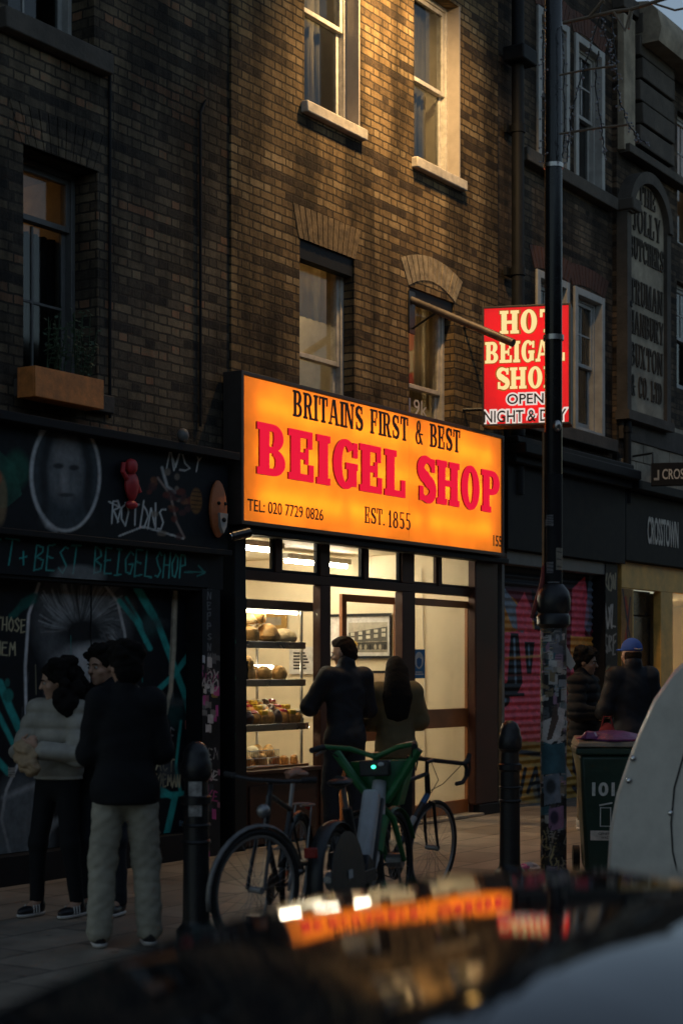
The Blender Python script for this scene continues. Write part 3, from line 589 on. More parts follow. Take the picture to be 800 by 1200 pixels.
def paint_doors(c):
    rng = random.Random(5)
    c.ell(96,725,56,76,(.1,.108,.115),.3); 
    for i in range(170):                                                          # a head of hair fanning out, in greys
        a = R(rng.uniform(150, 390)); r0 = rng.uniform(4, 18); r1 = rng.uniform(35, 60); g = rng.uniform(.03, .42)
        c.stroke([(96+r0*math.cos(a), 735+r0*math.sin(a)), (96+r1*.7*math.cos(a+.15), 725+r1*.75*math.sin(a+.1)), (96+r1*.9*math.cos(a+.25), 722+r1*1.1*math.sin(a+.18))], rng.uniform(1,2.6), (g*.95,g,g*1.02), 1.2, .8)
    c.ell(98,742,26,20,(.012,.014,.017),.7); c.ell(96,800,40,42,(.4,.42,.43),.4,.8); c.ell(112,775,22,20,(.58,.6,.6),.7,.6); c.ell(80,790,14,16,(.08,.085,.09),.8,.6)
    c.stroke([(46,684),(34,720),(30,780),(31,850),(24,890),(8,925),(2,960),(12,1000)], 3.4, (.6,.62,.63), 1.6)
    c.stroke([(122,684),(138,705),(146,740),(148,756)], 3, (.5,.52,.52), 1.6)
    c.ell(25,985,34,75,(.14,.17,.19),.5,.8); c.stroke([(5,935),(40,920),(60,960),(45,1010),(20,1035)], 6, (.28,.32,.35), 5, .8); c.stroke([(30,1000),(70,960),(100,1000)], 7, (.24,.28,.3), 5, .7)
    for p in ([(18,720),(28,705),(41,698)], [(14,722),(26,712),(40,704)]): c.stroke(p, 7, (.012,.13,.11), 3, .9)
    for p, w in (([(140,704),(160,728),(176,760)],6), ([(148,700),(166,730),(170,752)],3), ([(160,690),(185,730),(200,770),(216,812),(226,850)],7), ([(163,692),(180,722)],9), ([(186,808),(205,790),(230,755)],6), ([(212,845),(206,900),(212,930)],3), ([(188,925),(205,935),(196,975),(188,1000)],7),([(190,932),(216,930)],6), ([(0,800),(12,830),(30,870)],9), ([(-5,830),(20,880)],6), ([(-30,860),(10,905)],8)):
        c.stroke(p, w, TEAL, 2, .85)
    c.stroke([(206,684),(204,760),(200,810),(194,836)], 5, (.5,.46,.34), 2); c.stroke([(203,700),(199,790)], 2, (.3,.27,.2), 1.5)
    c.ell(10,815,6,8,(.02,.2,.17),.3); c.ell(9,800,3,5,(.02,.15,.13),.4)
    c.text('THOSE', -4, 738, 32, 741, 15, 15, 1.6, CREAM, .1, .06, 3); c.text('THEM', -14, 767, 20, 768, 15, 15, 1.6, CREAM, .1, .06, 9)
    c.text('ACT', 183, 902, 206, 904, 13, 13, 1.6, CREAM, .1, .08, 11); c.text('FOEMAN', 180, 921, 213, 922, 14, 14, 1.6, CREAM, .1, .08, 12)
    for i in range(34):
        x, y = rng.uniform(-20,232), rng.uniform(700,1000); k = rng.choice([TEAL,(.3,.31,.3),(.2,.2,.21),CREAM,(.12,.13,.14)])
        c.stroke([(x,y),(x+rng.uniform(-1,1),y+rng.uniform(8,40))], rng.uniform(.7,1.4), k, .8, .45)
    for i in range(14):
        x, y = rng.uniform(150,232), rng.uniform(700,1000); c.ell(x, y, rng.uniform(4,14), rng.uniform(4,18), rng.choice([(.05,.06,.065),(.02,.09,.085),(.09,.095,.1),(.06,.05,.045)]), .9, .6)
    for x, y, w, h, k in ((168,885,9,13,(.42,.41,.38)),(221,850,8,11,(.3,.1,.08)),(226,905,7,10,(.4,.4,.36)),(215,965,10,7,(.12,.2,.25)),(14,905,9,12,(.35,.34,.3)),(226,760,6,9,(.3,.3,.3))):
        c.poly([(x-w/2,y-h/2),(x+w/2,y-h/2+.6),(x+w/2-.5,y+h/2),(x-w/2,y+h/2-.8)], k, .9)
        for j in range(3): c.stroke([(x-w/2+1.2,y-h/4+j*h/4),(x+w/2-1.2,y-h/4+j*h/4)], .9, (.04,.04,.04), .6, .8)
    c.text('KEZ', 150, 812, 172, 816, 17, 19, 1.4, (.4,.41,.4), .4, .14, 21); c.text('DOPE', 176, 868, 206, 870, 14, 16, 1.3, (.25,.26,.26), .4, .14, 22)
    c.text('YOU', -60, 715, -25, 717, 15, 15, 1.6, CREAM, .1, .08, 13)
zd0 = .22
panel('painted_doors', b0, fx0, S(236), zd0, zs0-.03, -.12, BLK, paint_doors, res=.008)
part('door_frame', MB().fb(fx0, S(236), -.3, -.132, 0, zs0).fb(fx0, S(236), -.115, .03, 0, zd0-.004).fb(fx0, S(236,0), -.118, PS-.02, zs0-.03, zs0-.002).fb(S(-2), S(-2)+.012, -.119, -.114, zd0, zs0-.03).fb(S(120), S(120)+.012, -.119, -.114, zd0, zs0-.03), M['black'], b0, bevel=.004)
def paint_pilaster(c):
    rng = random.Random(9)
    for i in range(11): c.text(rng.choice('SRPXENGM'), 243.5, 690+i*12, 249, 690+i*12, 8, 8, 1.1, (.16,.17,.18), 0, .1, i)
    for i in range(40):
        x, y = rng.uniform(234,258), rng.uniform(770,1010); w, h = rng.uniform(3,8), rng.uniform(4,13)
        c.poly([(x-w/2,y-h/2),(x+w/2,y-h/2+1),(x+w/2,y+h/2+1),(x-w/2,y+h/2)], rng.choice([(.6,.6,.6),(.5,.08,.3),(.2,.2,.2),(.3,.2,.05),(.04,.05,.06),(.28,.12,.18),(.12,.13,.14)]), .8)
    for i in range(9):
        y = rng.uniform(790,1000); c.text(rng.choice(['SKE','LOX','ARO','NEM']), 236, y, 257, y+2, 12, 12, 1.3, rng.choice([(.4,.4,.4),(.35,.06,.2),(.02,.02,.03)]), .2, .15, i)
panel('stickered_pilaster', b0, S(237,.05), S(258,.05), 0, zs0-.01, .05, (.014,.016,.02), paint_pilaster, res=.007)
part('pilaster', MB().fb(S(237,.05), S(258,.05), -.3, .04, 0, zs0-.01).fb(S(244,PS)+.002, S(267,PF), -.03, PS-.01, zs0-.009, zf0-.052), M['black'], b0)
# ------------------------------------------------------------------ dark-brick neighbour on the right
NL, NR = SR+.002, S(722)
b2 = fthing('dark_brick_building', 'dark brick building with white sash windows above the graffiti shutter', 'building', NL, 0)
PN = -.06
w1 = [S(672,PN), S(706,PN), Zf(675,212,PN), Zf(675,40,PN)]; w3 = [S(671,PN), S(706,PN), Zf(672,505,PN), Zf(672,335,PN)]
dW = w1[0]-S(628,PN)
zw2 = w1[2]
hs = [w1, w3, [w1[0]-dW, w1[1]-dW, w1[2], w1[3]], [w3[0]-dW, w3[1]-dW, w3[2], w3[3]]]
part('wall', wall(MB(), NL, NR, 3.5, 12.5, PN, hs, th=.4), M['brick_dark'], b2, smooth=False)
part('roof', MB().fb(NL, NR, -6, -.46, 12.2, 12.3), M['stone_dark'], b2)
part('rear_wall', MB().fb(NL, NR, -6.2, -6, 0, 12.3).fb(NL+.001, NL+.2, -6, -.5, 0, 12.2).fb(NR-.2, NR-.001, -6, -.5, 0, 12.2), M['brick_dark'], b2, smooth=False)
for i, h in enumerate(hs):
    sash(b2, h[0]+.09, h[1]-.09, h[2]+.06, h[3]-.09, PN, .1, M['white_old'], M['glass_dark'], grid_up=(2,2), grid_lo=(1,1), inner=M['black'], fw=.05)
    sr = frame_rect(MB(), h[0]+.001, h[1]-.001, h[2]+.002, h[3]-.002, .088, PN-.16, PN+.03, wb=.055)
    part('window_surround', sr, M['white_old'], b2, bevel=.006)
for z in (w1[2], w3[2]): part('sill_course', MB().fb(NL+.6, NR-.1, PN-.02, PN+.13, z-.16, z-.002), M['stone_dark'], b2, bevel=.012)
for h in hs: flat_arch(b2, h[0]-.03, h[1]+.03, h[3]+.004, .24, PN, M['arch_red'], .05)
zc = Zf(650, 548)
part('cornice', MB().fb(NL+.01, NR, -.08, .34, zc+.0, zc+.12).fb(NL+.01, NR, -.08, .24, zc+.122, zc+.2).fb(NL+.01, NR, -.08, .22, zc-.1, zc-.002), M['black'], b2, bevel=.015)
zfb = Zf(650, 652)
part('fascia_board', MB().fb(NL+.01, NR, -.06, .12, zfb, zc-.102), M['black'], b2, bevel=.006)
part('shutter_box', MB().fb(NL+.12, S(708), -.35, .05, zfb-.16, zfb-.002), M['greywood'], b2, bevel=.01)
def paint_shutter(c):
    rng = random.Random(4)
    top = 660
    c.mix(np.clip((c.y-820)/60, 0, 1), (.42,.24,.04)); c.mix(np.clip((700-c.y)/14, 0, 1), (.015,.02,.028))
    PK, OR, BK, BL = (.85,.12,.17), (.8,.36,.06), (.012,.015,.022), (.2,.3,.38)
    c.poly([(583,690),(600,700),(640,745),(640,780),(583,775)], OR, .8); c.poly([(583,742),(645,735),(645,842),(583,850)], PK)
    c.poly([(583,850),(610,835),(655,850),(655,870),(583,868)], PK, .8)
    c.poly([(670,690),(685,675),(690,720),(684,742),(690,760),(710,765),(710,800),(668,790)], PK); c.poly([(668,745),(710,748),(710,775),(668,775)], OR, .9)
    c.poly([(583,690),(590,688),(620,730),(612,742),(600,735)], BL, .9); c.poly([(604,712),(614,694),(622,712),(624,740),(606,738)], PK); c.poly([(622,690),(632,698),(636,740),(626,738)], BK)
    c.poly([(598,742),(607,742),(612,800),(606,812),(614,812),(614,816),(585,816),(583,802),(594,800)], BK); c.poly([(614,752),(626,752),(622,790),(617,790)], BK)
    c.stroke([(602,748),(604,800)], 2.2, BL, 1); c.stroke([(619,756),(620,780)], 1.8, BL, 1); c.ell(588,820,9,9,BK); c.ell(588,820,5,5,BL,.3,.6)
    c.poly([(690,672),(700,668),(702,700),(690,745),(684,735)], BL, .7); c.poly([(700,680),(712,680),(712,745),(695,740)], BK)
    c.stroke([(583,772),(645,768)], 3, OR, 2, .7); c.stroke([(583,792),(640,790)], 2, (.5,.2,.2), 2, .5)
    c.ell(615,905,16,8,OR,.4,.7); c.ell(632,925,8,14,(.06,.09,.1),.4,.8); c.text('OVA', 585, 935, 636, 930, 30, 30, 4, BK, .2, .1, 2); c.stroke([(583,900),(600,880),(640,885)], 6, BK, 2)
    c.text('SLO', 670, 930, 708, 928, 60, 50, 5, BK, .2, .1, 3); c.stroke([(583,945),(640,950)], 14, (.03,.035,.045), 6)
SH0, SH1 = NL+.12, S(708)
panel('roller_shutter', b2, SH0, SH1, .02, zfb-.162, -.12, (.2,.03,.05), paint_shutter, res=.0095, wave=lambda s, z: .012*np.sin(2*np.pi*z/.085)+.003*np.sin(2*np.pi*z/.17))
part('shutter_rail', MB().fb(SH0-.06, SH0-.001, -.3, .02, 0, zfb-.17).fb(SH1+.001, SH1+.05, -.3, .02, 0, zfb-.17).fb(SH0, SH1, -.16, -.09, 0, .018), M['greywood'], b2)
part('backing_wall', MB().fb(NL, NR, -.5, -.36, 0, 3.5), M['black'], b2)
def paint_pil2(c):
    c.text('AXL', 707, 735, 722, 736, 26, 26, 1.8, (.4,.4,.38), .1, .1, 2); c.text('SRE', 708, 765, 722, 765, 22, 22, 1.6, (.3,.3,.28), .1, .12, 3); c.text('KON', 708, 690, 722, 692, 18, 18, 1.6, (.35,.3,.2), .1, .12, 4)
    for i in range(12): c.ell(random.uniform(708,722), random.uniform(770,900), 3, 6, random.choice([(.2,.2,.19),(.09,.08,.07),(.25,.2,.1)]), .5, .8)
panel('pilaster_front', b2, S(709,.06), S(723,.06), 0, zfb-.01, .06, (.016,.015,.014), paint_pil2)
part('pilaster', MB().fb(S(709,.06), S(723,.06), -.3, .05, 0, zfb-.01), M['black'], b2)
# post and jamb between the two shopfronts
b1_post = part('side_post', MB().fb(S(557,.04), S(583,.04), -.055, .04, .121, 3.0), M['brown_dark'], b1, bevel=.012)
# ------------------------------------------------------------------ the plaque building at the right edge
b3 = fthing('plaque_building', 'old stone and brick building with a carved brewery plaque and black shop fascia', 'building', NR, 0)
XL, XR = NR+.002, NR+7.0
hz = [S(793,.0), S(793,.0)+.9, Zf(795,285), Zf(795,130)]; hz2 = [S(793)-.02, S(793)+.88, Zf(795,455), Zf(795,330)]
part('wall', wall(MB(), XL, XR, 3.4, 10.0, 0, [hz, hz2], th=.4), M['brick_dark'], b3, smooth=False)
part('rear_wall', MB().fb(XL, XR, -6.2, -6, 0, 10).fb(XL, XR, -6, -.45, 9.8, 9.9), M['brick_dark'], b3, smooth=False)
sash(b3, *hz, 0, .12, M['white_old'], M['glass'], grid_up=(2,2), inner=M['dim_room'], lamp=M['lamp_orange'], fw=.07)
sash(b3, *hz2, 0, .12, M['white_old'], M['glass_dark'], grid_up=(2,2), inner=M['black'], fw=.07)
zt = Zf(760, 16)
part('parapet', MB().fb(XL, XR, -.4, .1, 10.0, 10.2), M['stone_dark'], b3, bevel=.01)
cor = MB(); c0, c1 = S(766,.3), XR
prof = [(0,Zf(768,75)),(.36,Zf(768,75)),(.4,Zf(768,60)),(.34,Zf(768,40)),(.22,Zf(768,28)),(.0,Zf(768,25))]
cor.v = [(c0,-a,b) for a,b in prof]+[(c1,-a,b) for a,b in prof]; cor.f = [(i,i+1,i+7,i+6) for i in range(5)]+[(0,5,4,3,2,1),(6,7,8,9,10,11)]
part('cornice', cor, M['stone'], b3, ang=.9)
st = MB(); zq = Zf(755, 182); i = 0
while zq < Zf(755, 50):
    o_ = .01 if i % 2 else .05
    st.fb(S(749,.1)-o_, S(786,.1)+o_, .001, .13+.02*(i % 2), zq+.008, zq+.27); zq += .29; i += 1
part('stone_pier', st, M['stone_dark'], b3, bevel=.014)
part('pilaster_strip', MB().fb(S(731,.1), S(744,.1), .001, .1, Zf(737,185), Zf(737,28)), M['stone'], b3, bevel=.01)
part('stone_band', MB().fb(XL+.05, XR, .001, .16, Zf(750,196), Zf(750,186)), M['stone_dark'], b3, bevel=.01); part('stone_band', MB().fb(XL+.05, XR, .001, .07, Zf(750,520,.05), Zf(750,494,.05)), M['stone_dark'], b3, bevel=.01)
ash = MB(); zz = Zf(750,570)
for r in range(3):
    for k in range(8):
        a = XL+.06+k*.46+(.23 if r % 2 else 0); ash.fb(a, a+.452, .001, .045+.004*((k+r) % 3), zz+r*.3, zz+r*.3+.292)
part('ashlar', ash, M['stone'], b3, bevel=.008)
PP = .1; pl0, pl1 = S(734,PP), S(778,PP); zp0, zp1 = Zf(755,488,PP), Zf(755,262,PP); rise = (pl1-pl0)*.42
arc = [(pl0,zp0),(pl1,zp0),(pl1,zp1)]+[((pl0+pl1)/2+(pl1-pl0)/2*math.cos(R(a)), zp1+rise*math.sin(R(a))) for a in range(8, 180, 8)]+[(pl0,zp1)]
pq = fthing('carved_plaque', 'arched pale stone plaque carved with a brewery pub name', 'plaque', pl0, 0, zp0)
part('tablet', MB().prism(arc, -PP, -.002), M['stone'], pq, bevel=.012)
rimm = MB(); cc = (pl0+pl1)/2; hw = (pl1-pl0)/2
for a in range(0, 180, 6):
    A, B = R(a), R(a+6)
    rimm.prism([(cc+(hw+.1)*math.cos(A), zp1+(rise+.12)*math.sin(A)),(cc+(hw+.1)*math.cos(B), zp1+(rise+.12)*math.sin(B)),(cc+(hw-.03)*math.cos(B), zp1+(rise-.03)*math.sin(B)),(cc+(hw-.03)*math.cos(A), zp1+(rise-.03)*math.sin(A))], -PP-.09, -.001)
rimm.fb(pl0-.1, pl0+.03, .002, PP+.05, zp0, zp1-.002).fb(pl1-.03, pl1+.1, .002, PP+.05, zp0, zp1-.002).fb(pl0-.14, pl1+.14, .002, PP+.09, zp0-.12, zp0-.002)
part('moulding', rimm, M['stone_dark'], pq)
lt = MB(); rows = [('THE',.28,.72,.93,.09),('JOLLY',.14,.86,.80,.115),('BUTCHERS',.06,.95,.675,.105),('TRUMAN',.08,.92,.48,.115),('HANBURY',.07,.94,.345,.11),('BUXTON',.08,.92,.205,.11),('& CO. LTD',.1,.9,.075,.1)]
HH = zp1+rise*.8-zp0
for t, a, b, z, h in rows: slab_text(lt, t, pl0+(pl1-pl0)*a, pl0+(pl1-pl0)*b, zp0+HH*z, HH*h*.92, PP+.001, .016, w=.17, t=.08, e=.06, gap=.2)
part('lettering', lt, mat('letter_stone', (.05,.04,.03), .85, var=.3), pq, smooth=False)
# black fascia, ochre front and lit doorway of the next shop
zf2 = Zf(770, 662, .1); zf3 = Zf(770, 583, .1)
part('fascia_board', MB().fb(XL+.01, XR, -.06, .12, zf2, zf3).fb(XL+.01, XR, -.06, .3, zf3+.002, zf3+.12), M['black'], b3, bevel=.01)
M['ochre'] = mat('ochre_paint', (.72,.42,.11), .5, var=.3, vs=3)
zo = Zf(760, 692, .02)
part('ochre_front', MB().fb(S(727,.02), XR, -.08, .03, zo, zf2-.002).fb(S(727,.02), S(741,.02), -.08, .03, 0, zo-.002).fb(S(773,.02), S(787,.02), -.08, .03, 0, zo-.002).fb(XR-.3, XR, -.08, .03, 0, zo-.002), M['ochre'], b3, bevel=.006)
def paint_jamb(c):
    c.stroke([(732,700),(736,725),(731,760),(735,790)], 3, (.4,.05,.02), 1.5); c.stroke([(729,690),(733,720),(738,750),(731,800)], 1.6, (.03,.03,.05)); c.stroke([(738,700),(734,740),(739,790)], 1.6, (.03,.03,.05))
panel('painted_jamb', b3, S(727.5,.036), S(740.5,.036), .02, zo-.01, .036, (.3,.16,.05), paint_jamb)
part('door', MB().fb(S(741,.02)+.003, S(773,.02)-.003, -.2, -.12, 0, Zf(757,722)).fb(S(741)+.003, S(773)-.003, -.2, -.14, Zf(757,722)+.01, zo), M['blackgloss'], b3, bevel=.01)
part('shop_room', room(S(787,.02)+.002, XR-.302, .02, zo-.003, -.1, -2.5), M['cream'], b3, smooth=False)
part('window', MB().fb(S(787,.02)+.003, XR-.303, -.07, -.064, .5, zo-.003), M['glass'], b3, smooth=False)
part('room_light', MB().fb(S(787)+.3, S(787)+2.2, -1.2, -1.1, zo-.12, zo-.08), emit('next_shop_lamp', (1,.75,.45), 60), b3)
q0 = F(759, 639, .123); q1 = F(797, 641, .123)
fs = MB(); font_at(fs, 'CROSSTOWN', S(758,.123), S(794,.123), Zf(776,640,.123), .36, .123, .004, .02)
part('fascia_lettering', fs, M['white'], b3, smooth=False)
# ------------------------------------------------------------------ the orange lightbox over the shop
def lit_face(name, col, e, tr):
    m, n, out = nt(name); L = n.links.new
    tc = nd(n, 'ShaderNodeTexCoord'); nz = nd(n, 'ShaderNodeTexNoise', i_Scale=1.8, i_Detail=7.0); L(tc.outputs['Object'], nz.inputs['Vector'])
    mr = nd(n, 'ShaderNodeMapRange', i_From_Min=.3, i_From_Max=.7, i_To_Min=.82, i_To_Max=1.08); L(nz.outputs['Fac'], mr.inputs[0])
    ms = nd(n, 'ShaderNodeVectorMath', operation='SCALE'); ms.inputs[0].default_value = col; L(mr.outputs[0], ms.inputs['Scale'])
    em = nd(n, 'ShaderNodeEmission'); em.inputs[1].default_value = e; L(ms.outputs[0], em.inputs[0])
    tl = nd(n, 'ShaderNodeBsdfTranslucent'); L(ms.outputs[0], tl.inputs[0])
    gl = nd(n, 'ShaderNodeBsdfGlossy'); gl.inputs['Roughness'].default_value = .25; mg = nd(n, 'ShaderNodeMixShader'); mg.inputs[0].default_value = .03
    L(tl.outputs[0], mg.inputs[1]); L(gl.outputs[0], mg.inputs[2])
    ad = nd(n, 'ShaderNodeAddShader'); L(mg.outputs[0], ad.inputs[0]); L(em.outputs[0], ad.inputs[1]); L(ad.outputs[0], out.inputs[0]); return m
M['face_orange'] = lit_face('orange_acrylic', (.88,.415,.075), .16, 1)
M['face_red'] = lit_face('red_acrylic', (.8,.028,.03), .42, 1)
M['tube_sign'] = emit('sign_tube', (1,.88,.64), 13)
M['letter_red'] = emit('red_acrylic_letter', (.86,.012,.045), .95)
M['letter_rim'] = mat('red_letter_edge', (.28,.004,.012), .4, var=.05)
M['letter_cream'] = emit('cream_acrylic_letter', (1,.7,.3), 1.1)
M['letter_halo'] = emit('orange_letter_edge', (.75,.2,.03), .5)
M['box_in'] = mat('lightbox_lining', (.8,.78,.72), .8, var=.03)
PG = .2
s0, zt0 = F(283.5, 433, PG); s1 = S(590.5, PG); zb0 = Zf(286, 614, PG)
zt = (zt0+Zf(590, 511, PG))/2; zb = (zb0+Zf(590, 652, PG))/2
g = fthing('shop_sign', 'long orange backlit sign with raised red letters above the bagel shop front', 'shop sign', s0, .0, zb)
case = frame_rect(MB(), s0, s1, zb, zt, .035, .0, PG)
part('case', case, M['alu'], g, bevel=.004)
bk = MB().fb(s0+.036, s1-.036, .005, .012, zb+.036, zt-.036)
for a, b, c_, d in ((s0+.0355,s0+.0385,zb+.036,zt-.036),(s1-.0385,s1-.0355,zb+.036,zt-.036)): bk.fb(a, b, .013, PG-.03, c_, d)
bk.fb(s0+.039, s1-.039, .013, PG-.03, zb+.0355, zb+.0385).fb(s0+.039, s1-.039, .013, PG-.03, zt-.0385, zt-.0355)
part('lining', bk, M['box_in'], g, smooth=False)
PF2 = PG-.022
sm = S(481, PG)
part('face', MB().fb(s0+.036, sm-.0015, PF2-.004, PF2, zb+.036, zt-.036).fb(sm+.0015, s1-.036, PF2-.004, PF2, zb+.036, zt-.036), M['face_orange'], g, smooth=False)
for k in range(3):
    zz = zb+(zt-zb)*(.2+.3*k); n = 3
    for i in range(n):
        a = s0+.2+(s1-s0-.4)*i/n; part('fluorescent_tube', MB().tube([(a+.06,-.085,zz),(a+(s1-s0-.4)/n-.06,-.085,zz)], .013, 8), M['tube_sign'], g)
def zline(p, *pts): return sum(Zf(x, y, p) for x, y in pts)/len(pts)
P0 = PF2+.001
k0 = zline(P0, (345,488), (537,531)); kh = zline(P0, (345,460), (537,502))-k0
mb = MB(); sp1 = (S(344,P0), S(538,P0))
slab_text(mb, 'BRITAINS FIRST & BEST', sp1[0], sp1[1], k0, kh, P0, .006, w=.2, t=.09, e=.08, gap=.2)
part('slogan_lettering', mb, M['inkblack'], g, smooth=False)
r0 = zline(P0, (302,556), (472,584), (584,602)); rh = zline(P0, (304,498), (472,530), (584,552))-r0
for t, xa, xb in (('BEIGEL', 302.5, 472.5), ('SHOP', 488.5, 582)):
    mb = MB(); slab_text(mb, t, S(xa,P0), S(xb,P0), r0, rh, P0+.018, .005, w=.27, t=.14, e=.075, gap=.19)
    lo = part('letters', mb, M['letter_red'], g, smooth=False)
    mb = MB(); slab_text(mb, t, S(xa,P0), S(xb,P0), r0, rh, P0, .0155, w=.27, t=.14, e=.075, gap=.19)
    part('letter_edge', mb, M['letter_rim'], lo, smooth=False)
def font_px(mb, t, xa, xb, pts_b, pts_t, p, depth=.004, bold=0.0):
    b = zline(p, *pts_b); h = zline(p, *pts_t)-b
    return font_at(mb, t, S(xa,p), S(xb,p), b, h, p+depth, depth, bold)
mb = MB(); font_px(mb, 'TEL: 020 7729 0826', 289.5, 378, [(290,599),(378,610)], [(290,584),(378,597)], P0, .004, .004)
part('telephone_lettering', mb, M['inkblack'], g, smooth=False)
mb = MB(); b = zline(P0, (428,613), (480,620)); h = zline(P0, (428,595), (480,600))-b
slab_text(mb, 'EST.', S(427.5,P0), S(450,P0), b, h, P0, .005, w=.16, t=.08, e=.07, gap=.18); slab_text(mb, '1855', S(455,P0), S(480.5,P0), b-.01, h*1.05, P0, .005, w=.17, t=.085, e=.07, gap=.2)
part('date_lettering', mb, M['inkblack'], g, smooth=False)
mb = MB(); font_px(mb, '155', 577, 587, [(577,640),(587,641)], [(577,627),(587,628.5)], P0, .004, .01)
part('number_lettering', mb, M['inkblack'], g, smooth=False)
# ------------------------------------------------------------------ red hanging sign
a = R(12); YS = 18.0
cx, cy = G(616, YS); ht = 141/FPX*YS; wid = 102/FPX*YS/math.cos(a)*.995; zc_ = CH+(HY-427.5)/FPX*YS
g = thing('hanging_sign', 'red backlit hanging sign with cream and black lettering on the wall beyond the orange sign', 'hanging sign', cx, cy, zc_-ht/2, -a)
TH = .28
part('case', frame_rect(MB(), -wid/2, wid/2, 0, ht, .022, -TH, 0), M['alu'], g, bevel=.004)
part('face', MB().box(-wid/2+.022, wid/2-.022, .012, .016, .022, ht-.022), M['face_red'], g, smooth=False)
part('back_panel', MB().box(-wid/2+.022, wid/2-.022, TH-.016, TH-.012, .022, ht-.022), M['box_in'], g, smooth=False)
M['tube_hang'] = emit('hanging_sign_tube', (1,.86,.7), 4.0)
for k in range(3): part('fluorescent_tube', MB().tube([(-wid/2+.1, TH*.55, ht*(.2+.3*k)), (wid/2-.1, TH*.55, ht*(.2+.3*k))], .013, 8), M['tube_hang'], g)
hx = lambda px: (px-616)/102*wid
hz_ = lambda py: (498-py)/141*ht
for t, x0, x1, y0, y1 in (('HOT', 587.5, 650, 390, 363), ('BEIGAL', 570, 660, 424, 399), ('SHOP', 582.5, 652, 455, 430)):
    h = hz_(y1)-hz_(y0)
    mb = MB(); slab_text(mb, t, hx(x0), hx(x1), hz_(y0), h, -.011, .006, w=.26, t=.13, e=.08, gap=.17); lo = part('letters', mb, M['letter_cream'], g, smooth=False)
    mb = MB(); slab_text(mb, t, hx(x0)-.008, hx(x1)+.008, hz_(y0)-.008, h+.016, -.0115, .0012, w=.32, t=.18, e=.09, gap=.1, step=.0001); part('letter_edge', mb, M['letter_halo'], lo, smooth=False)
M['letter_white'] = emit('white_letter_edge', (1,.85,.75), .8)
for t, x0, x1, y0, y1 in (('OPEN', 594, 636, 473, 461), ('NIGHT & DAY', 567, 662, 494, 480)):
    w_, h = hx(x1)-hx(x0), hz_(y1)-hz_(y0)
    q = font_mesh(t, w_, h, .004, .01).xf(Matrix.Translation((hx(x0), .0095, hz_(y0)))); lo = part('small_lettering', q, M['inkblack'], g, smooth=False)
    q = font_mesh(t, w_, h, .0012, .01, .11).xf(Matrix.Translation((hx(x0), .0112, hz_(y0)))); part('letter_edge', q, M['letter_white'], lo, smooth=False)
part('bracket', MB().tube([(-wid/2-.38,.14,ht*.86),(-wid/2-.002,.14,ht*.86)], .02).tube([(-wid/2-.38,.14,ht*.16),(-wid/2-.002,.14,ht*.16)], .02), M['iron'], g)
# old awning arm in front of the red sign
ps, pz = F(481, 351); e_ = Vector((*G(601, 16.6), CH+(HY-402)/FPX*16.6)); es, ep = SP(e_.x, e_.y)
g = fthing('awning_arm', 'sloping old pole arm sticking out from the brick wall above the sign', 'pole arm', ps, 0, pz)
part('arm', MB().tube([(ps,-.0,pz),(es,-ep,e_.z)], [.036,.04], 12), M['steel'] and mat('weathered_pole', (.12,.1,.085), .5, .4, var=.4), g)
part('wall_plate', MB().fb(ps-.06, ps+.06, .0, .018, pz-.35, pz+.08).tube([(ps,-.02,pz-.3),(ps*.75+es*.25,-ep*.25,pz*.75+e_.z*.25-.03)], .012), M['iron'], g, bevel=.004)
# black projecting sign of the next shop
xx, yy = G(783, 21.6); zz = CH+(HY-569)/FPX*21.6
g = thing('projecting_sign', 'black projecting box sign with pale lettering at the right edge', 'hanging sign', xx, yy, zz, -R(10))
part('board', MB().box(-.22, .75, 0, .09, 0, .29), M['black'], g, bevel=.006)
part('lettering', font_mesh('CROSSTOWN', .66, .13, .004, .01).xf(Matrix.Translation((-.08,-.001,.08))), M['white'], g, smooth=False)
part('symbol', MB().prism([(-.185,.07),(-.12,.07),(-.12,.2),(-.14,.2),(-.14,.1),(-.185,.1)], -.006, 0), M['white_old'], g, smooth=False)
part('bracket', MB().tube([(-.2,.045,.29),(-.2,.045,.42),(-.6,.5,.42)], .014), M['iron'], g)
# ------------------------------------------------------------------ shopfront of the bagel shop (parts of its building)
PW = -.06; SW = S(556)
fz = lambda x, y, p=PW: Zf(x, y, p)
zs_top = zb-.01; ztr = (fz(282,678)+fz(550,700))/2; ztr2 = ztr+.085
J0, J1 = S(283, PW), S(552, PW)
fm = MB()
fm.fb(J0-.001, J1+.001, PW-.05, PW+.03, ztr, ztr2)                       # transom
for x, w_ in ((324.5,.1), (427,.085), (513.5,.07)): c_ = S(x, PW); fm.fb(c_-w_/2, c_+w_/2, PW-.045, PW+.022, ztr2+.001, zs_top)
for xa, xb in ((372,384), (468,483)): fm.fb(S(xa,PW), S(xb,PW), PW-.055, PW+.035, .02, ztr-.001); fm.fb(S(xa,PW)+.005, S(xb,PW)-.005, PW-.05, PW+.03, ztr2+.001, zs_top)
fm.fb(J1, SW-.003, PW-.012, PW+.04, .02, zs_top); fm.fb(J0-.05, J0-.0015, PW-.06, PW+.04, .02, zs_top)
part('shopfront_frame', fm, M['brown_dark'], b1, bevel=.006)
part('sign_beam', MB().fb(SL+.02, SR, -.3, .1, zs_top+.001, zb-.001 if zb > zs_top+.01 else zs_top+.06).fb(SL+.02, SR, -.33, -.005, zs_top+.07, 2.95), M['brown_dark'], b1, bevel=.006)
part('hood_moulding', MB().fb(J0-.3, SR-.02, .001, .15, zb-.07, zb-.012), M['black'], b1, bevel=.012)
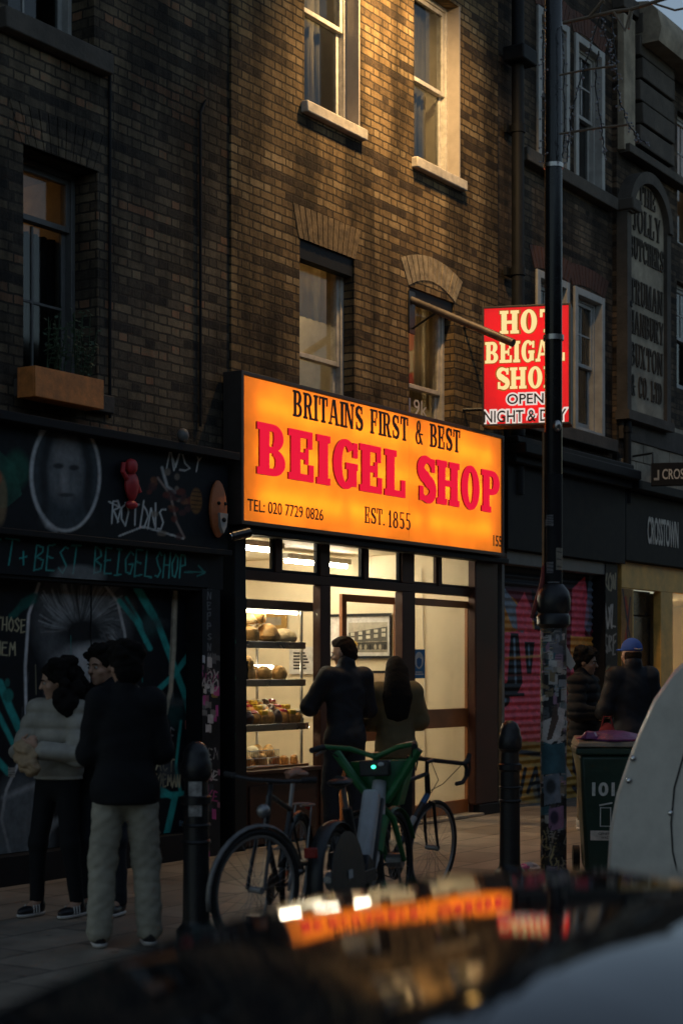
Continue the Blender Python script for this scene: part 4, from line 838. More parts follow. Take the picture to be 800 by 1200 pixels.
tl = MB(); edges = [J0, S(324.5,PW)-.05, S(324.5,PW)+.05, S(372,PW)+.005, S(384,PW)-.005, S(427,PW)-.042, S(427,PW)+.042, S(468,PW)+.005, S(483,PW)-.005, S(513.5,PW)-.035, S(513.5,PW)+.035, J1]
for i in range(0, 12, 2):
    w_ = part('top_light', MB().fb(edges[i]+.002, edges[i+1]-.002, PW-.012, PW-.006, ztr2+.002, zs_top-.002), M['glass'], b1, smooth=False)
    part('frame', frame_rect(MB(), edges[i]+.001, edges[i+1]-.001, ztr2+.0015, zs_top-.001, .028, PW-.03, PW+.008), M['brown_dark'] if i > 6 else M['black'], w_, bevel=.003)
zr = fz(330, 905)
part('stall_riser', MB().fb(J0, S(372,PW)-.001, PW-.05, PW+.02, .02, zr).fb(J0+.08, S(372,PW)-.08, PW+.021, PW+.035, .12, zr-.1).fb(J0, S(372,PW), PW-.06, PW+.06, zr+.001, zr+.035), M['brown_dark'], b1, bevel=.006)
part('window', MB().fb(J0+.002, S(372,PW)-.002, PW-.012, PW-.006, zr+.037, ztr-.002), M['glass'], b1, smooth=False)
part('corner_post', MB().fb(SL+.01, J0-.052, -.3, .03, 0, 2.95), M['black'], b1, bevel=.01)
def paint_post(c):
    for i in range(5):
        y = 740+i*34; c.stroke([(266+2*math.sin(i),y),(275,y+8),(267,y+16),(274,y+26),(268,y+34)], 1.6, (.03,.16,.09), 1.2)
    c.stroke([(271,735),(269,800),(273,900)], 1.3, (.03,.14,.09), 1); c.poly([(262,735),(264,735),(264,830),(262,830)], (.16,.16,.17), .7)
    for y in (760, 800, 872): c.text('SO', 265, y, 277, y, 12, 12, 1.3, (.04,.2,.12), .2, .2, y)
panel('painted_post', b1, SL+.012, J0-.054, .02, fz(270,700), .034, (.012,.012,.013), paint_post, res=.006)
part('threshold', MB().fb(S(484,PW), J1, -.35, .1, .0, .035).fb(S(384,PW), S(484,PW)-.002, -.35, .05, .0, .025), M['steel'] and M['stone'], b1, bevel=.008)
part('plinth', MB().fb(SW+.001, SR, -.2, .06, 0, .12), M['black'], b1, bevel=.008)
# the two brown glazed doors
def glazed_door(s0, s1, z0, z1, p, mid, label):
    d = part('door', frame_rect(MB(), s0, s1, z0, z1, .085, p-.02, p+.02, wb=.14, wt=.075).fb(s0+.086, s1-.086, p-.019, p+.019, mid, mid+.2), M['brown'], b1, bevel=.005, label=label)
    part('pane', MB().fb(s0+.086, s1-.086, p-.003, p+.003, z0+.141, mid-.001).fb(s0+.086, s1-.086, p-.003, p+.003, mid+.201, z1-.076), M['glass'], d, smooth=False)
    return d
PD = -.1
d = glazed_door(S(474,PD), S(550,PD), .04, fz(520,703,PD), PD, Zf(515,853,PD), 'right brown door with a blue notice on its glass')
part('handle', MB().tube([(S(489,PD),-PD-.03,.95),(S(489,PD),-PD-.07,.95),(S(489,PD),-PD-.07,1.2),(S(489,PD),-PD-.03,1.2)], .009), M['steel'], d)
PD2 = -.42
d = glazed_door(S(399,PD2), S(467,PD2), .04, Zf(430,698,PD2), PD2, .85, 'inner brown door behind the customers')
part('white_edge', MB().fb(S(467,PD2)+.002, S(471.5,PD2)+.05, PD2-.05, PD2+.05, .03, ztr), M['white'], b1)
# blue notice on the door glass
q0 = F(483, 795, PD); q1 = F(497, 761, PD)
g = fthing('door_notice', 'small blue notice with a white face mask symbol on the door glass', 'notice', q0[0], PD, q0[1])
part('sheet', MB().fb(q0[0], q1[0], PD+.0035, PD+.006, q0[1], q1[1]), mat('blue_notice', (.02,.14,.3), .5, var=.05), g, smooth=False)
cs_, cz = (q0[0]+q1[0])/2, q0[1]*.38+q1[1]*.62; hwn = (q1[0]-q0[0])*.36
part('symbol', MB().prism([(cs_+hwn*math.cos(R(a)), cz+hwn*math.sin(R(a))) for a in range(0,360,20)], -PD-.0075, -PD-.0062), M['white'], g, smooth=False)
part('mask_symbol', MB().prism([(cs_-hwn*.6,cz+.01),(cs_,cz+.03),(cs_+hwn*.6,cz+.01),(cs_+hwn*.5,cz-.05),(cs_,cz-.075),(cs_-hwn*.5,cz-.05)], -PD-.0085, -PD-.0078), mat('notice_ink', (.02,.1,.25), .5), g, smooth=False)
part('lettering', MB().fb(q0[0]+.03, q1[0]-.03, PD+.0062, PD+.007, q0[1]+.035, q0[1]+.05).fb(q0[0]+.05, q1[0]-.05, PD+.0062, PD+.007, q0[1]+.06, q0[1]+.07), M['white'], g, smooth=False)
# interior
SW = S(556)                                # party wall on the right
zceil = 2.86
part('shop_interior', room(J0-.05, SW, .02, zceil, -.075, -4.2), M['cream'], b1, smooth=False)
part('shop_floor', MB().fb(J0-.04, SW-.005, -4.19, -.14, .024, .028), M['floor_in'], b1, smooth=False)
M['tube_in'] = emit('shop_tube', (1,.87,.66), 140)
for i, (sa, p_) in enumerate(((J0+.45, -1.9), (J0+2.75, -1.5), (J0+.35, -.75), (J0+2.2, -2.9))):
    t_ = part('strip_light', MB().fb(sa, sa+1.25, p_-.05, p_+.05, zceil-.1, zceil-.045), M['white'], b1)
    part('tube', MB().tube([(sa+.03,-p_,zceil-.125),(sa+1.22,-p_,zceil-.125)], .019, 10), M['tube_in'], t_)
part('wall_panelling', MB().fb(SW-.012, SW-.006, -2.9, -.15, 1.02, 1.05).tube([(SW-.012,-(-.62),.05),(SW-.012,.62,1.4),(SW-.014,.66,2.7)], .006, 6), M['ceilp'], b1)
part('counter', MB().fb(J0+.1, J0+2.6, -2.6, -1.9, .03, .95).fb(J0+.05, J0+2.65, -2.65, -1.85, .951, .99), M['steel'], b1, bevel=.01)
part('wall_shelf', MB().fb(J0+.3, SW-.3, -4.18, -3.9, 1.5, 1.53).fb(J0+.3, SW-.3, -4.18, -3.9, 1.95, 1.98), M['brown'], b1)
# framed black-and-white street picture on the party wall: shopfronts in a row
A0 = Q(384, 770, SW-.01); A1 = Q(459, 719, SW-.01)
pa, pb = A0[0], A1[0]; za, zbb = Q(384,772,SW-.01)[1], Q(384,720,SW-.01)[1]
g = fthing('framed_picture', 'large framed black and white picture of a street of shops on the cream wall', 'picture', SW-.012, (pa+pb)/2, za)
def side_box(mb, p0, p1, z0, z1, d0, d1): return mb.fb(SW-d0, SW-d1, p0, p1, z0, z1)
fr = MB(); side_box(fr, pa, pb, zbb-.03, zbb, .012, .04); side_box(fr, pa, pb, za, za+.03, .012, .04); side_box(fr, pa, pa+(pb-pa)*.02, za+.031, zbb-.031, .012, .039); side_box(fr, pb-(pb-pa)*.02, pb, za+.031, zbb-.031, .012, .039)
part('frame', fr, M['black'], g)
part('mount', side_box(MB(), pa+(pb-pa)*.02, pb-(pb-pa)*.02, za+.031, zbb-.031, .013, .02), M['white'], g)
nu, nv = 130, 90; Pp, Zz = np.meshgrid(np.linspace(pa+(pb-pa)*.34, pa+(pb-pa)*.94, nu), np.linspace(za+.07, zbb-.1, nv), indexing='xy')
def paint_pic(c):
    x0, x1, y0, y1 = c.x.min(), c.x.max(), c.y.min(), c.y.max(); w_, h_ = x1-x0, y1-y0
    c.poly([(x0,y0),(x1,y0),(x1,y0+h_*.3),(x0,y0+h_*.5)], (.4,.36,.28)); c.poly([(x0,y0+h_*.35),(x1,y0+h_*.15),(x1,y0+h_*.62),(x0,y0+h_*.66)], (.09,.085,.075))
    for i in range(5):
        for k in range(2):
            cx_, cy_ = x0+w_*(.1+.2*i), y0+h_*(.4-.035*i+.16*k); c.poly([(cx_-w_*.05,cy_-h_*.05),(cx_+w_*.05,cy_-h_*.055),(cx_+w_*.05,cy_+h_*.05),(cx_-w_*.05,cy_+h_*.055)], (.5,.46,.36))
    c.poly([(x0,y0+h_*.68),(x1,y0+h_*.64),(x1,y0+h_*.9),(x0,y0+h_*.9)], (.05,.047,.04))
    for i in range(8): c.ell(x0+w_*(.06+.125*i), y0+h_*.82, w_*.035, h_*.09, random.choice([(.3,.27,.2),(.02,.02,.02),(.2,.18,.14)]), .4)
    c.ell(x0+w_*.12, y0+h_*.72, w_*.11, h_*.1, (.5,.28,.03), .4, .8)
o = canvas_mesh('print', np.stack([np.full(Pp.size, SW-.0225), -Pp.ravel(), Zz.ravel()], 1), nu, nv, M['paint'], g, paint_pic, (.24,.22,.17))
# small framed notice lower down the wall
B0 = Q(434, 808, SW-.01); B1 = Q(462, 786, SW-.01)
g = fthing('wall_certificate', 'small framed notice below the big street picture', 'picture', SW-.012, (B0[0]+B1[0])/2, B0[1])
part('frame', side_box(MB(), B0[0], B1[0], B0[1], B1[1], .012, .03), M['black'], g); part('sheet', side_box(MB(), B0[0]+.03, B1[0]-.03, B0[1]+.03, B1[1]-.03, .0305, .033), M['paper'], g)
# framed picture on the back wall behind the loaves
# ------------------------------------------------------------------ display cabinet behind the left window
K0, K1 = J0+.03, S(349, -.25); PA, PB = -.16, -.72
zz = lambda y: Zf(300, y, PA)
zsh = [zz(752), zz(797), zz(850), zz(900)]
g = fthing('display_cabinet', 'steel and glass display cabinet of shelves just inside the shop window', 'cabinet', (K0+K1)/2, (PA+PB)/2, .03)
part('cabinet_base', MB().fb(K0, S(368,PA), PB, PA, .03, zsh[3]-.03), M['brown_dark'], g, bevel=.008)
for i, z in enumerate(zsh):
    part('shelf', MB().fb(K0, K1 if i < 2 else S(362,PA), PB, PA-.02, z-.028, z).fb(K0, K1 if i < 2 else S(362,PA), PA-.019, PA, z-.058, z+.006), M['steel'] if i < 3 else M['brown'], g, bevel=.004)
for s_, p_ in ((K1-.03,PA-.03),(K1-.03,PB+.02),(K0+.02,PB+.02)): part('post', MB().tube([(s_,-p_,zsh[3]),(s_,-p_,zz(706))], .014, 8), M['steel'], g)
part('hood', MB().fb(K0, S(370,PA), PB-.1, PA, zz(713), zz(702)), M['brown_dark'], g, bevel=.006)
part('strip_lamp', MB().tube([(K0+.04,-(PA-.1),zz(713)-.02),(K1+.0,-(PA-.1),zz(713)-.02)], .014, 8), emit('cabinet_tube', (1,.86,.6), 26), g)
M['tube_shelf'] = emit('shelf_lamp', (1,.84,.56), 30)
for i in range(3): part('shelf_lamp', MB().tube([(K0+.05,-(PA-.05),zsh[i]-.042),(K1+(.0 if i < 2 else .12),-(PA-.05),zsh[i]-.042)], .007, 8), M['tube_shelf'], g)
part('under_shelf_lamp', MB().tube([(K0+.5,-(PB+.08),zsh[1]+.12),(S(368,PA),-(PB+.08),zsh[1]+.12)], .018, 8), emit('cabinet_tube_low', (1,.86,.6), 22), g)
# food: each loaf, roll and bun is a thing
NB = [0]
def food(name, label, cat, s, p, z, r, m, group, noise=.13, flat=.55):
    NB[0] += 1
    mb = MB().ell((s, -p, z+r[2]*flat), r, 16, 10, noise, NB[0], flat=r[2]*flat)
    return solo(name, mb, m, label, cat, group)
GL = 'loaves on the top shelf of the cabinet'
for i, (x, dz, rr, p_, lb) in enumerate(((290,0,.105,-.3,'round crusty loaf at the left end of the top shelf'), (303,0,.1,-.42,'round floury loaf standing second on the top shelf'), (312,0,.12,-.3,'large round golden loaf in the middle of the top shelf'), (290,.16,.085,-.36,'small round loaf lying on top of the left loaf'), (299,.175,.1,-.36,'big pale round loaf heaped highest on the top shelf'))):
    food('round_loaf', lb, 'loaf', S(x,p_), p_, zsh[0]+dz+.003, (rr,rr,rr*.85), M['bread'] if i % 2 == 0 else M['bread_pale'], GL)
for i in range(5): food('round_loaf', 'round brown loaf in the back row of the top shelf', 'loaf', K0+.16+i*.2, -.58, zsh[0]+.003, (.1,.1,.11), M['bread'] if i % 2 else M['bread_pale'], 'loaves in the back row of the top shelf')
for i in range(7): food('bread_roll', 'round bread roll in the back row of the second shelf', 'bread roll', K0+.1+i*.14, -.62, zsh[1]+.003, (.07,.06,.09), M['bread'], 'rolls in the back row of the second shelf')
food('long_loaf', 'long pale plaited loaf at the right end of the top shelf', 'loaf', S(331,-.35), -.35, zsh[0]+.003, (.2,.09,.085), M['bread_pale'], GL, .05)
GR = 'bread rolls on the second shelf'
for i in range(11): food('bread_roll', 'golden bread roll in the row on the second shelf', 'bread roll', K0+.07+(i % 8)*.125, -.25-.07*(i % 2), zsh[1]+.003+(.085 if i > 7 else 0), (.068,.065,.085), M['bread'], GR, .07)
for i in range(4): food('glazed_bun', 'small dark glazed bun behind the bread rolls', 'bun', K0+.55+i*.12, -.5, zsh[1]+.003, (.05,.05,.045), M['pastry'], 'glazed buns behind the rolls', .07)
GP = 'pastries on the third shelf'
M['icing'] = mat('pale_icing', (.75,.62,.4), .4, var=.2, vs=30); M['custard'] = mat('yellow_custard', (.7,.42,.03), .35, var=.2)
M['choc'] = mat('dark_chocolate', (.05,.02,.012), .3, var=.3); M['jam'] = mat('red_jam', (.4,.03,.03), .25)
for r in range(3):
    for i in range(10):
        k = (i+r*3) % 4; nm = ('custard_slice','iced_bun','chocolate_cake','jam_doughnut')[k]
        lb = ('square custard slice in a row on the third shelf','pale iced bun among the pastries on the third shelf','dark chocolate cake on the third cabinet shelf','red topped doughnut among the pastries on the third shelf')[k]
        s_ = K0+.07+i*.113; p_ = -.24-.14*r; z_ = zsh[2]+.004+.045*r
        t_ = fthing(nm, lb, nm.split('_')[-1], s_, p_, z_, GP+': '+nm.replace('_', ' ')+'s')
        if k == 0:
            part('pastry', MB().fb(s_-.055, s_+.055, p_-.05, p_+.05, z_, z_+.08), M['pastry'], t_, bevel=.01); part('custard_top', MB().fb(s_-.052, s_+.052, p_-.047, p_+.047, z_+.081, z_+.125), M['custard'], t_, bevel=.01)
        else:
            part('bun', MB().ell((s_,-p_,z_+.05), (.068,.06,.075), 14, 8, .08, i+r*9, flat=.05), M['pastry'] if k != 2 else M['choc'], t_)
            part('topping', MB().ell((s_,-p_,z_+.1), (.05,.045,.035), 12, 7, .12, i*3+r), M[('','icing','choc','jam')[k]], t_)
# basket of wrapped cakes on the base
g = fthing('wire_basket', 'wire basket of wrapped cakes at the bottom of the window cabinet', 'basket', (K0+S(330,PA))/2, -.3, zsh[3])
x0, x1 = K0+.03, S(331,PA); bw = MB()
for h in (.01,.08,.15): bw.tube([(x0,.2,zsh[3]+h),(x1,.2,zsh[3]+h),(x1,.5,zsh[3]+h),(x0,.5,zsh[3]+h),(x0,.2,zsh[3]+h)], .004, 5)
n = 22
for i in range(n+1): x = x0+(x1-x0)*i/n; bw.tube([(x,.2,zsh[3]+.01),(x,.2,zsh[3]+.15)], .0028, 4); bw.tube([(x,.5,zsh[3]+.01),(x,.5,zsh[3]+.15)], .0028, 4)
part('wires', bw, M['steel'], g)
for i in range(12):
    food('wrapped_cake', 'wrapped golden cake heaped in the wire basket', 'cake', x0+.06+(i % 6)*(x1-x0-.12)/5, -.28-.13*(i//6), zsh[3]+.012+.07*(i % 2), (.075,.06,.07), M['bread'] if i % 3 else M['icing'], 'wrapped cakes in the wire basket', .15)
for i in range(5): food('bagel_pack', 'small wrapped pack beside the wire basket', 'pack', S(336,PA)+i*.075, -.28-.08*(i % 2), zsh[3]+.003, (.045,.045,.05), M['paper'] if i % 2 else M['pastry'], 'packs beside the basket', .2)
tr_ = MB()
for r in (1, 2): tr_.fb(K0+.02, K1+.1, -.31-.14*(r-1)-.07, -.31-.14*(r-1)+.06, zsh[2]+.001, zsh[2]+.045*r+.002)
part('tray_step', tr_, M['steel'], bpy.data.objects['display_cabinet'])
# things on the walls and the counter further in
A2 = Q(304, 740, SW-.01); B2 = Q(337, 716, SW-.01)
g = fthing('gilt_picture', 'small gilt framed picture on the far cream wall above the loaves', 'picture', SW-.012, (A2[0]+B2[0])/2, A2[1])
part('frame', side_box(MB(), A2[0], B2[0], A2[1], B2[1], .012, .04), mat('gilt_frame', (.4,.24,.07), .35, .4), g, bevel=.01); part('print', side_box(MB(), A2[0]+.07, B2[0]-.07, A2[1]+.07, B2[1]-.07, .0405, .044), M['paint_brown'] if 'paint_brown' in M else M['stone'], g)
g = fthing('coffee_machine', 'steel coffee machine standing on the counter behind the cabinet', 'coffee machine', J0+1.75, -2.2, .99)
part('body', MB().fb(J0+1.45, J0+2.05, -2.45, -2.0, 1.06, 1.5), M['steel'], g, bevel=.02); part('base', MB().fb(J0+1.42, J0+2.08, -2.5, -1.93, .993, 1.058), M['black'], g, bevel=.01); part('spout', MB().tube([(J0+1.65,1.97,1.3),(J0+1.65,1.9,1.24)], .02).tube([(J0+1.88,1.97,1.3),(J0+1.88,1.9,1.24)], .02), M['black'], g); part('cup_rail', MB().tube([(J0+1.46,2.02,1.56),(J0+2.04,2.02,1.56),(J0+2.04,2.42,1.56),(J0+1.46,2.42,1.56)], .008), M['chrome'], g)
C0 = Q(340, 790, SW-.01); C1 = Q(371, 758, SW-.01)
g = fthing('menu_board', 'pale menu card with dark rows on the far cream wall', 'menu', SW-.012, (C0[0]+C1[0])/2, C0[1])
part('board', side_box(MB(), C0[0], C1[0], C0[1], C1[1], .012, .03), M['white'], g); mr2 = MB()
for i in range(6): side_box(mr2, C0[0]+.06, C0[0]+(C1[0]-C0[0])*(.6+.05*(i % 4)), C1[1]-.06-i*(C1[1]-C0[1]-.1)/6-.02, C1[1]-.06-i*(C1[1]-C0[1]-.1)/6, .0305, .033)
part('rows', mr2, M['inkblack'], g)
# hanging price cards
q = F(297, 782, PA); g = fthing('price_card', 'small black price card standing on the second shelf', 'price card', q[0], PA-.05, zsh[1])
part('card', MB().fb(q[0]-.05, q[0]+.05, PA-.052, PA-.046, zsh[1]+.005, zsh[1]+.17), M['black'], g, bevel=.003); part('foot', MB().fb(q[0]-.03, q[0]+.03, PA-.08, PA-.02, zsh[1]+.001, zsh[1]+.004), M['black'], g)
q = F(288, 880, PA); g = fthing('juice_carton', 'orange carton standing behind the wire basket', 'carton', q[0], -.6, zsh[3])
part('box', MB().fb(q[0]-.05, q[0]+.05, -.65, -.55, zsh[3]+.002, zsh[3]+.24), mat('orange_card', (.55,.16,.04), .5), g, bevel=.004); part('gable', MB().prism([(q[0]-.05,zsh[3]+.241),(q[0]+.05,zsh[3]+.241),(q[0],zsh[3]+.29)], .56, .64), M['white'], g)
# shelf of small goods on the counter further in
for i in range(5):
    food('bread_bag', 'soft bag of bread standing on the steel counter', 'bread bag', J0+.5+i*.36, -2.2, .99, (.11,.1,.12), M['bread_pale'] if i % 2 else M['icing'], 'bread bags on the counter', .15)
# ------------------------------------------------------------------ street art and small fittings on the dark shopfront
def face_mask(name, px, py, hw_, hh_, p, m, label):
    s_, z_ = F(px, py, p); g = fthing(name, label, 'street art', s_, p, z_-hh_)
    part('face', MB().ell((s_,-p-.02,z_), (hw_,.05,hh_), 18, 12, .03, 3), m, g)
    part('beard', MB().prism([(s_-hw_*.5,z_-hh_*.15),(s_+hw_*.5,z_-hh_*.15),(s_+hw_*.35,z_-hh_*.6),(s_,z_-hh_*.85),(s_-hw_*.35,z_-hh_*.6)], -p-.085, -p-.05), M['white_old'], g)
    for sg in (-1,1): part('eye', MB().ell((s_+sg*hw_*.38,-p-.066,z_+hh_*.2), (.022,.012,.016), 10, 6), M['black'], g)
    part('mouth', MB().ell((s_,-p-.087,z_-hh_*.38), (.03,.008,.02), 10, 6), M['black'], g)
face_mask('plaster_mask', 253, 597, .115, .24, .1, mat('orange_plaster', (.42,.13,.045), .6, var=.3), 'orange plaster face mask with grey beard stuck on the black fascia')
s_, z_ = F(151, 562, PF); g = fthing('plaster_figure', 'small red plaster figure stuck on the black fascia between painted tags', 'street art', s_, PF, z_-.22)
mr_ = mat('red_plaster', (.45,.03,.035), .5, var=.3)
part('torso', MB().ell((s_,-PF-.03,z_-.05), (.07,.045,.12), 14, 10, .06, 2), mr_, g); part('head', MB().ell((s_-.01,-PF-.035,z_+.1), (.06,.045,.065), 14, 10, .06, 5), mr_, g)
part('arm', MB().tube([(s_-.06,-PF-.03,z_+.0),(s_-.12,-PF-.04,z_+.05),(s_-.11,-PF-.04,z_+.12)], [.022,.02,.018], 8), mr_, g); part('arm', MB().tube([(s_+.05,-PF-.03,z_-.02),(s_+.08,-PF-.05,z_-.1)], [.022,.016], 8), mr_, g)
part('base', MB().ell((s_,-PF-.03,z_-.2), (.06,.04,.035), 12, 8), mr_, g)
s_, z_ = F(268, 628, .05); g = fthing('security_camera', 'small black security camera beside the end of the orange sign', 'camera', s_, .05, z_)
part('housing', MB().tube([(s_-.12,-.16,z_-.02),(s_+.08,-.2,z_+.03)], .045, 14), M['blackgloss'], g); part('mount', MB().tube([(s_+.05,-.03,z_+.08),(s_+.03,-.18,z_+.02)], .018, 8), M['black'], g); part('lens', MB().tube([(s_-.121,-.16,z_-.02),(s_-.135,-.157,z_-.024)], .034, 14), M['chrome'], g)
s_, z_ = F(203, 500, PF); g = fthing('fascia_lamp', 'tiny grey lamp fitting on top edge of the black fascia', 'lamp', s_, .2, zf1+.06)
part('body', MB().ell((s_,-.2,zf1+.13), (.05,.05,.06), 12, 8), M['greywood'], g); part('stem', MB().tube([(s_,-.2,zf1+.06),(s_,-.2,zf1+.12)], .015, 8), M['black'], g)
# wooden flower box with herbs under the left window
q0 = F(42, 468, .22); q1 = F(122, 478, .22)
bt0 = Zf(42, 464, .22); bt1 = Zf(42, 428, .22)
g = fthing('window_box', 'orange wooden flower box with straggly herbs on the dark window sill', 'window box', (q0[0]+q1[0])/2, .13, bt0)
wx = MB().fb(q0[0], q1[0], .2, .22, bt0, bt1).fb(q0[0], q1[0], .04, .06, bt0, bt1).fb(q0[0], q0[0]+.02, .061, .199, bt0, bt1).fb(q1[0]-.02, q1[0], .061, .199, bt0, bt1).fb(q0[0]+.021, q1[0]-.021, .061, .199, bt0, bt0+.02)
part('box', wx, M['planter'], g, bevel=.004); part('soil', MB().fb(q0[0]+.021, q1[0]-.021, .061, .199, bt1-.06, bt1-.04), mat('soil', (.02,.015,.01), .9), g)
lf = MB(); stm = MB(); rng = random.Random(2)
for i in range(30):
    s_ = rng.uniform(q0[0]+.2, q1[0]-.06); hgt = rng.uniform(.12,.5); x1_ = s_+rng.uniform(-.1,.1); y1_ = -.13+rng.uniform(-.12,.08)
    stm.tube([(s_,-.13,bt1-.05),(x1_,y1_,bt1+hgt)], .003, 4)
    for k in range(14):
        t = rng.uniform(.2,1.05); c_ = Vector((s_+(x1_-s_)*t, -.13+(y1_+.13)*t, bt1+hgt*t)); d_ = Vector((rng.uniform(-1,1), rng.uniform(-1,1), rng.uniform(-.3,.6))).normalized()*rng.uniform(.025,.05); w_ = d_.orthogonal().normalized()*.012
        lf.add([c_, c_+d_*.5+w_, c_+d_, c_+d_*.5-w_], [(0,1,2,3)])
part('leaves', lf, M['leaf'], g, smooth=False); part('stem', stm, M['leaf'], g)
# cables clipped to the wall
for nm, lb, px, ya, yb, p_ in (('wall_cable', 'black cable with a hooked top running down the sooty bricks beside the orange sign', 233, 132, 500, PL), ('wall_cable', 'thin black cable running down the sooty bricks beside the flower box window', 127, 60, 490, PL)):
    s_ = S(px, p_); pts = [(s_, -p_-.018, Zf(px, y, p_)) for y in np.linspace(ya, yb, 9)]
    if px == 233: pts = [(s_+.1, -p_-.01, Zf(px,128,p_)+.1), (s_+.06, -p_-.02, Zf(px,128,p_)+.07)]+pts
    o = solo(nm, MB().tube(pts, .013, 8), M['black'], lb, 'cable')
s_ = S(597, 0); g = fthing('downpipe', 'fat black downpipe beside the end of the shop building', 'downpipe', s_, 0, 2.9)
part('pipe', MB().tube([(s_,-.1,3.55),(s_,-.1,11.5)], .07, 14), M['black'], g); 
for z in (4.2, 6.0, 7.6, 9.2): part('clamp', MB().lathe([(.085,0),(.085,.09)], (s_,-.1,z), 14).fb(s_-.12, s_+.12, -.02, .02, z, z+.09), M['black'], g)
part('hopper', MB().fb(s_-.18, s_+.18, .0, .26, Zf(597,78), Zf(597,60)), M['black'], g, bevel=.02)
s_ = S(726, 0); g = fthing('downpipe', 'slim black downpipe between the white sash window and the carved plaque', 'downpipe', s_, .08, 3.2)
part('pipe', MB().tube([(s_,-.1,3.7),(s_,-.1,Zf(726,250))], .05, 12), M['black'], g); part('hopper', MB().fb(s_-.14, s_+.14, .005, .24, Zf(726,250), Zf(726,236)), M['stone_dark'], g, bevel=.02)
for z in (4.6, 6.2): part('clamp', MB().lathe([(.065,0),(.065,.07)], (s_,-.1,z), 12), M['black'], g)
# wall-mounted street lamp that lights the brickwork, just above the picture
sL, pL_, zL = S(432), 1.15, 9.0
g = fthing('street_lamp', 'sodium street lamp on a bracket high on the yellow brick wall', 'street lamp', sL, 0, zL)
part('bracket', MB().tube([(sL,0,zL-.1),(sL,-.3,zL+.3),(sL,-pL_+.1,zL+.32),(sL,-pL_,zL+.2)], .03, 10).fb(sL-.08, sL+.08, .001, .03, zL-.3, zL+.1), M['iron'], g)
part('lamp_head', MB().lathe([(.05,.2),(.16,.15),(.19,.05),(.18,.045)], (sL,-pL_,zL), 16), M['iron'], g)
part('lamp_glass', MB().ell((sL,-pL_,zL+.03), (.13,.13,.09), 16, 8), emit('sodium_lamp', (1,.55,.15), 12), g)
ld = bpy.data.lights.new('street_lamp_light', 'SPOT'); ld.energy = 880; ld.color = (1,.62,.25); ld.spot_size = R(124); ld.spot_blend = .9; ld.shadow_soft_size = .1
lo = bpy.data.objects.new('street_lamp_light', ld); COL.objects.link(lo); lo.location = W(sL, pL_, zL-.1)
tgt = W(sL+.7, -.35, 6.2); lo.rotation_euler = (tgt-lo.location).to_track_quat('-Z','Y').to_euler()
# ------------------------------------------------------------------ terrace across the street, behind the photographer
TH_ = 7.6
g = fthing('terrace_across_street', 'dark brick terrace across the street, behind the viewpoint', 'building', 0, 15.2)
wl = MB(); wl.fb(-26, 34, 13.4, 20, -.02, TH_)
part('wall', wl, M['brick_dark'], g, smooth=False)
part('parapet', MB().fb(-26, 34, 13.25, 13.6, TH_+.002, TH_+.3), M['stone_dark'], g)
for i in range(18):
    s_ = -24+i*3.2
    for z_ in (1.2, 4.6): part('window', MB().fb(s_, s_+1, 13.36, 13.398, z_, z_+1.6), M['black'], g)
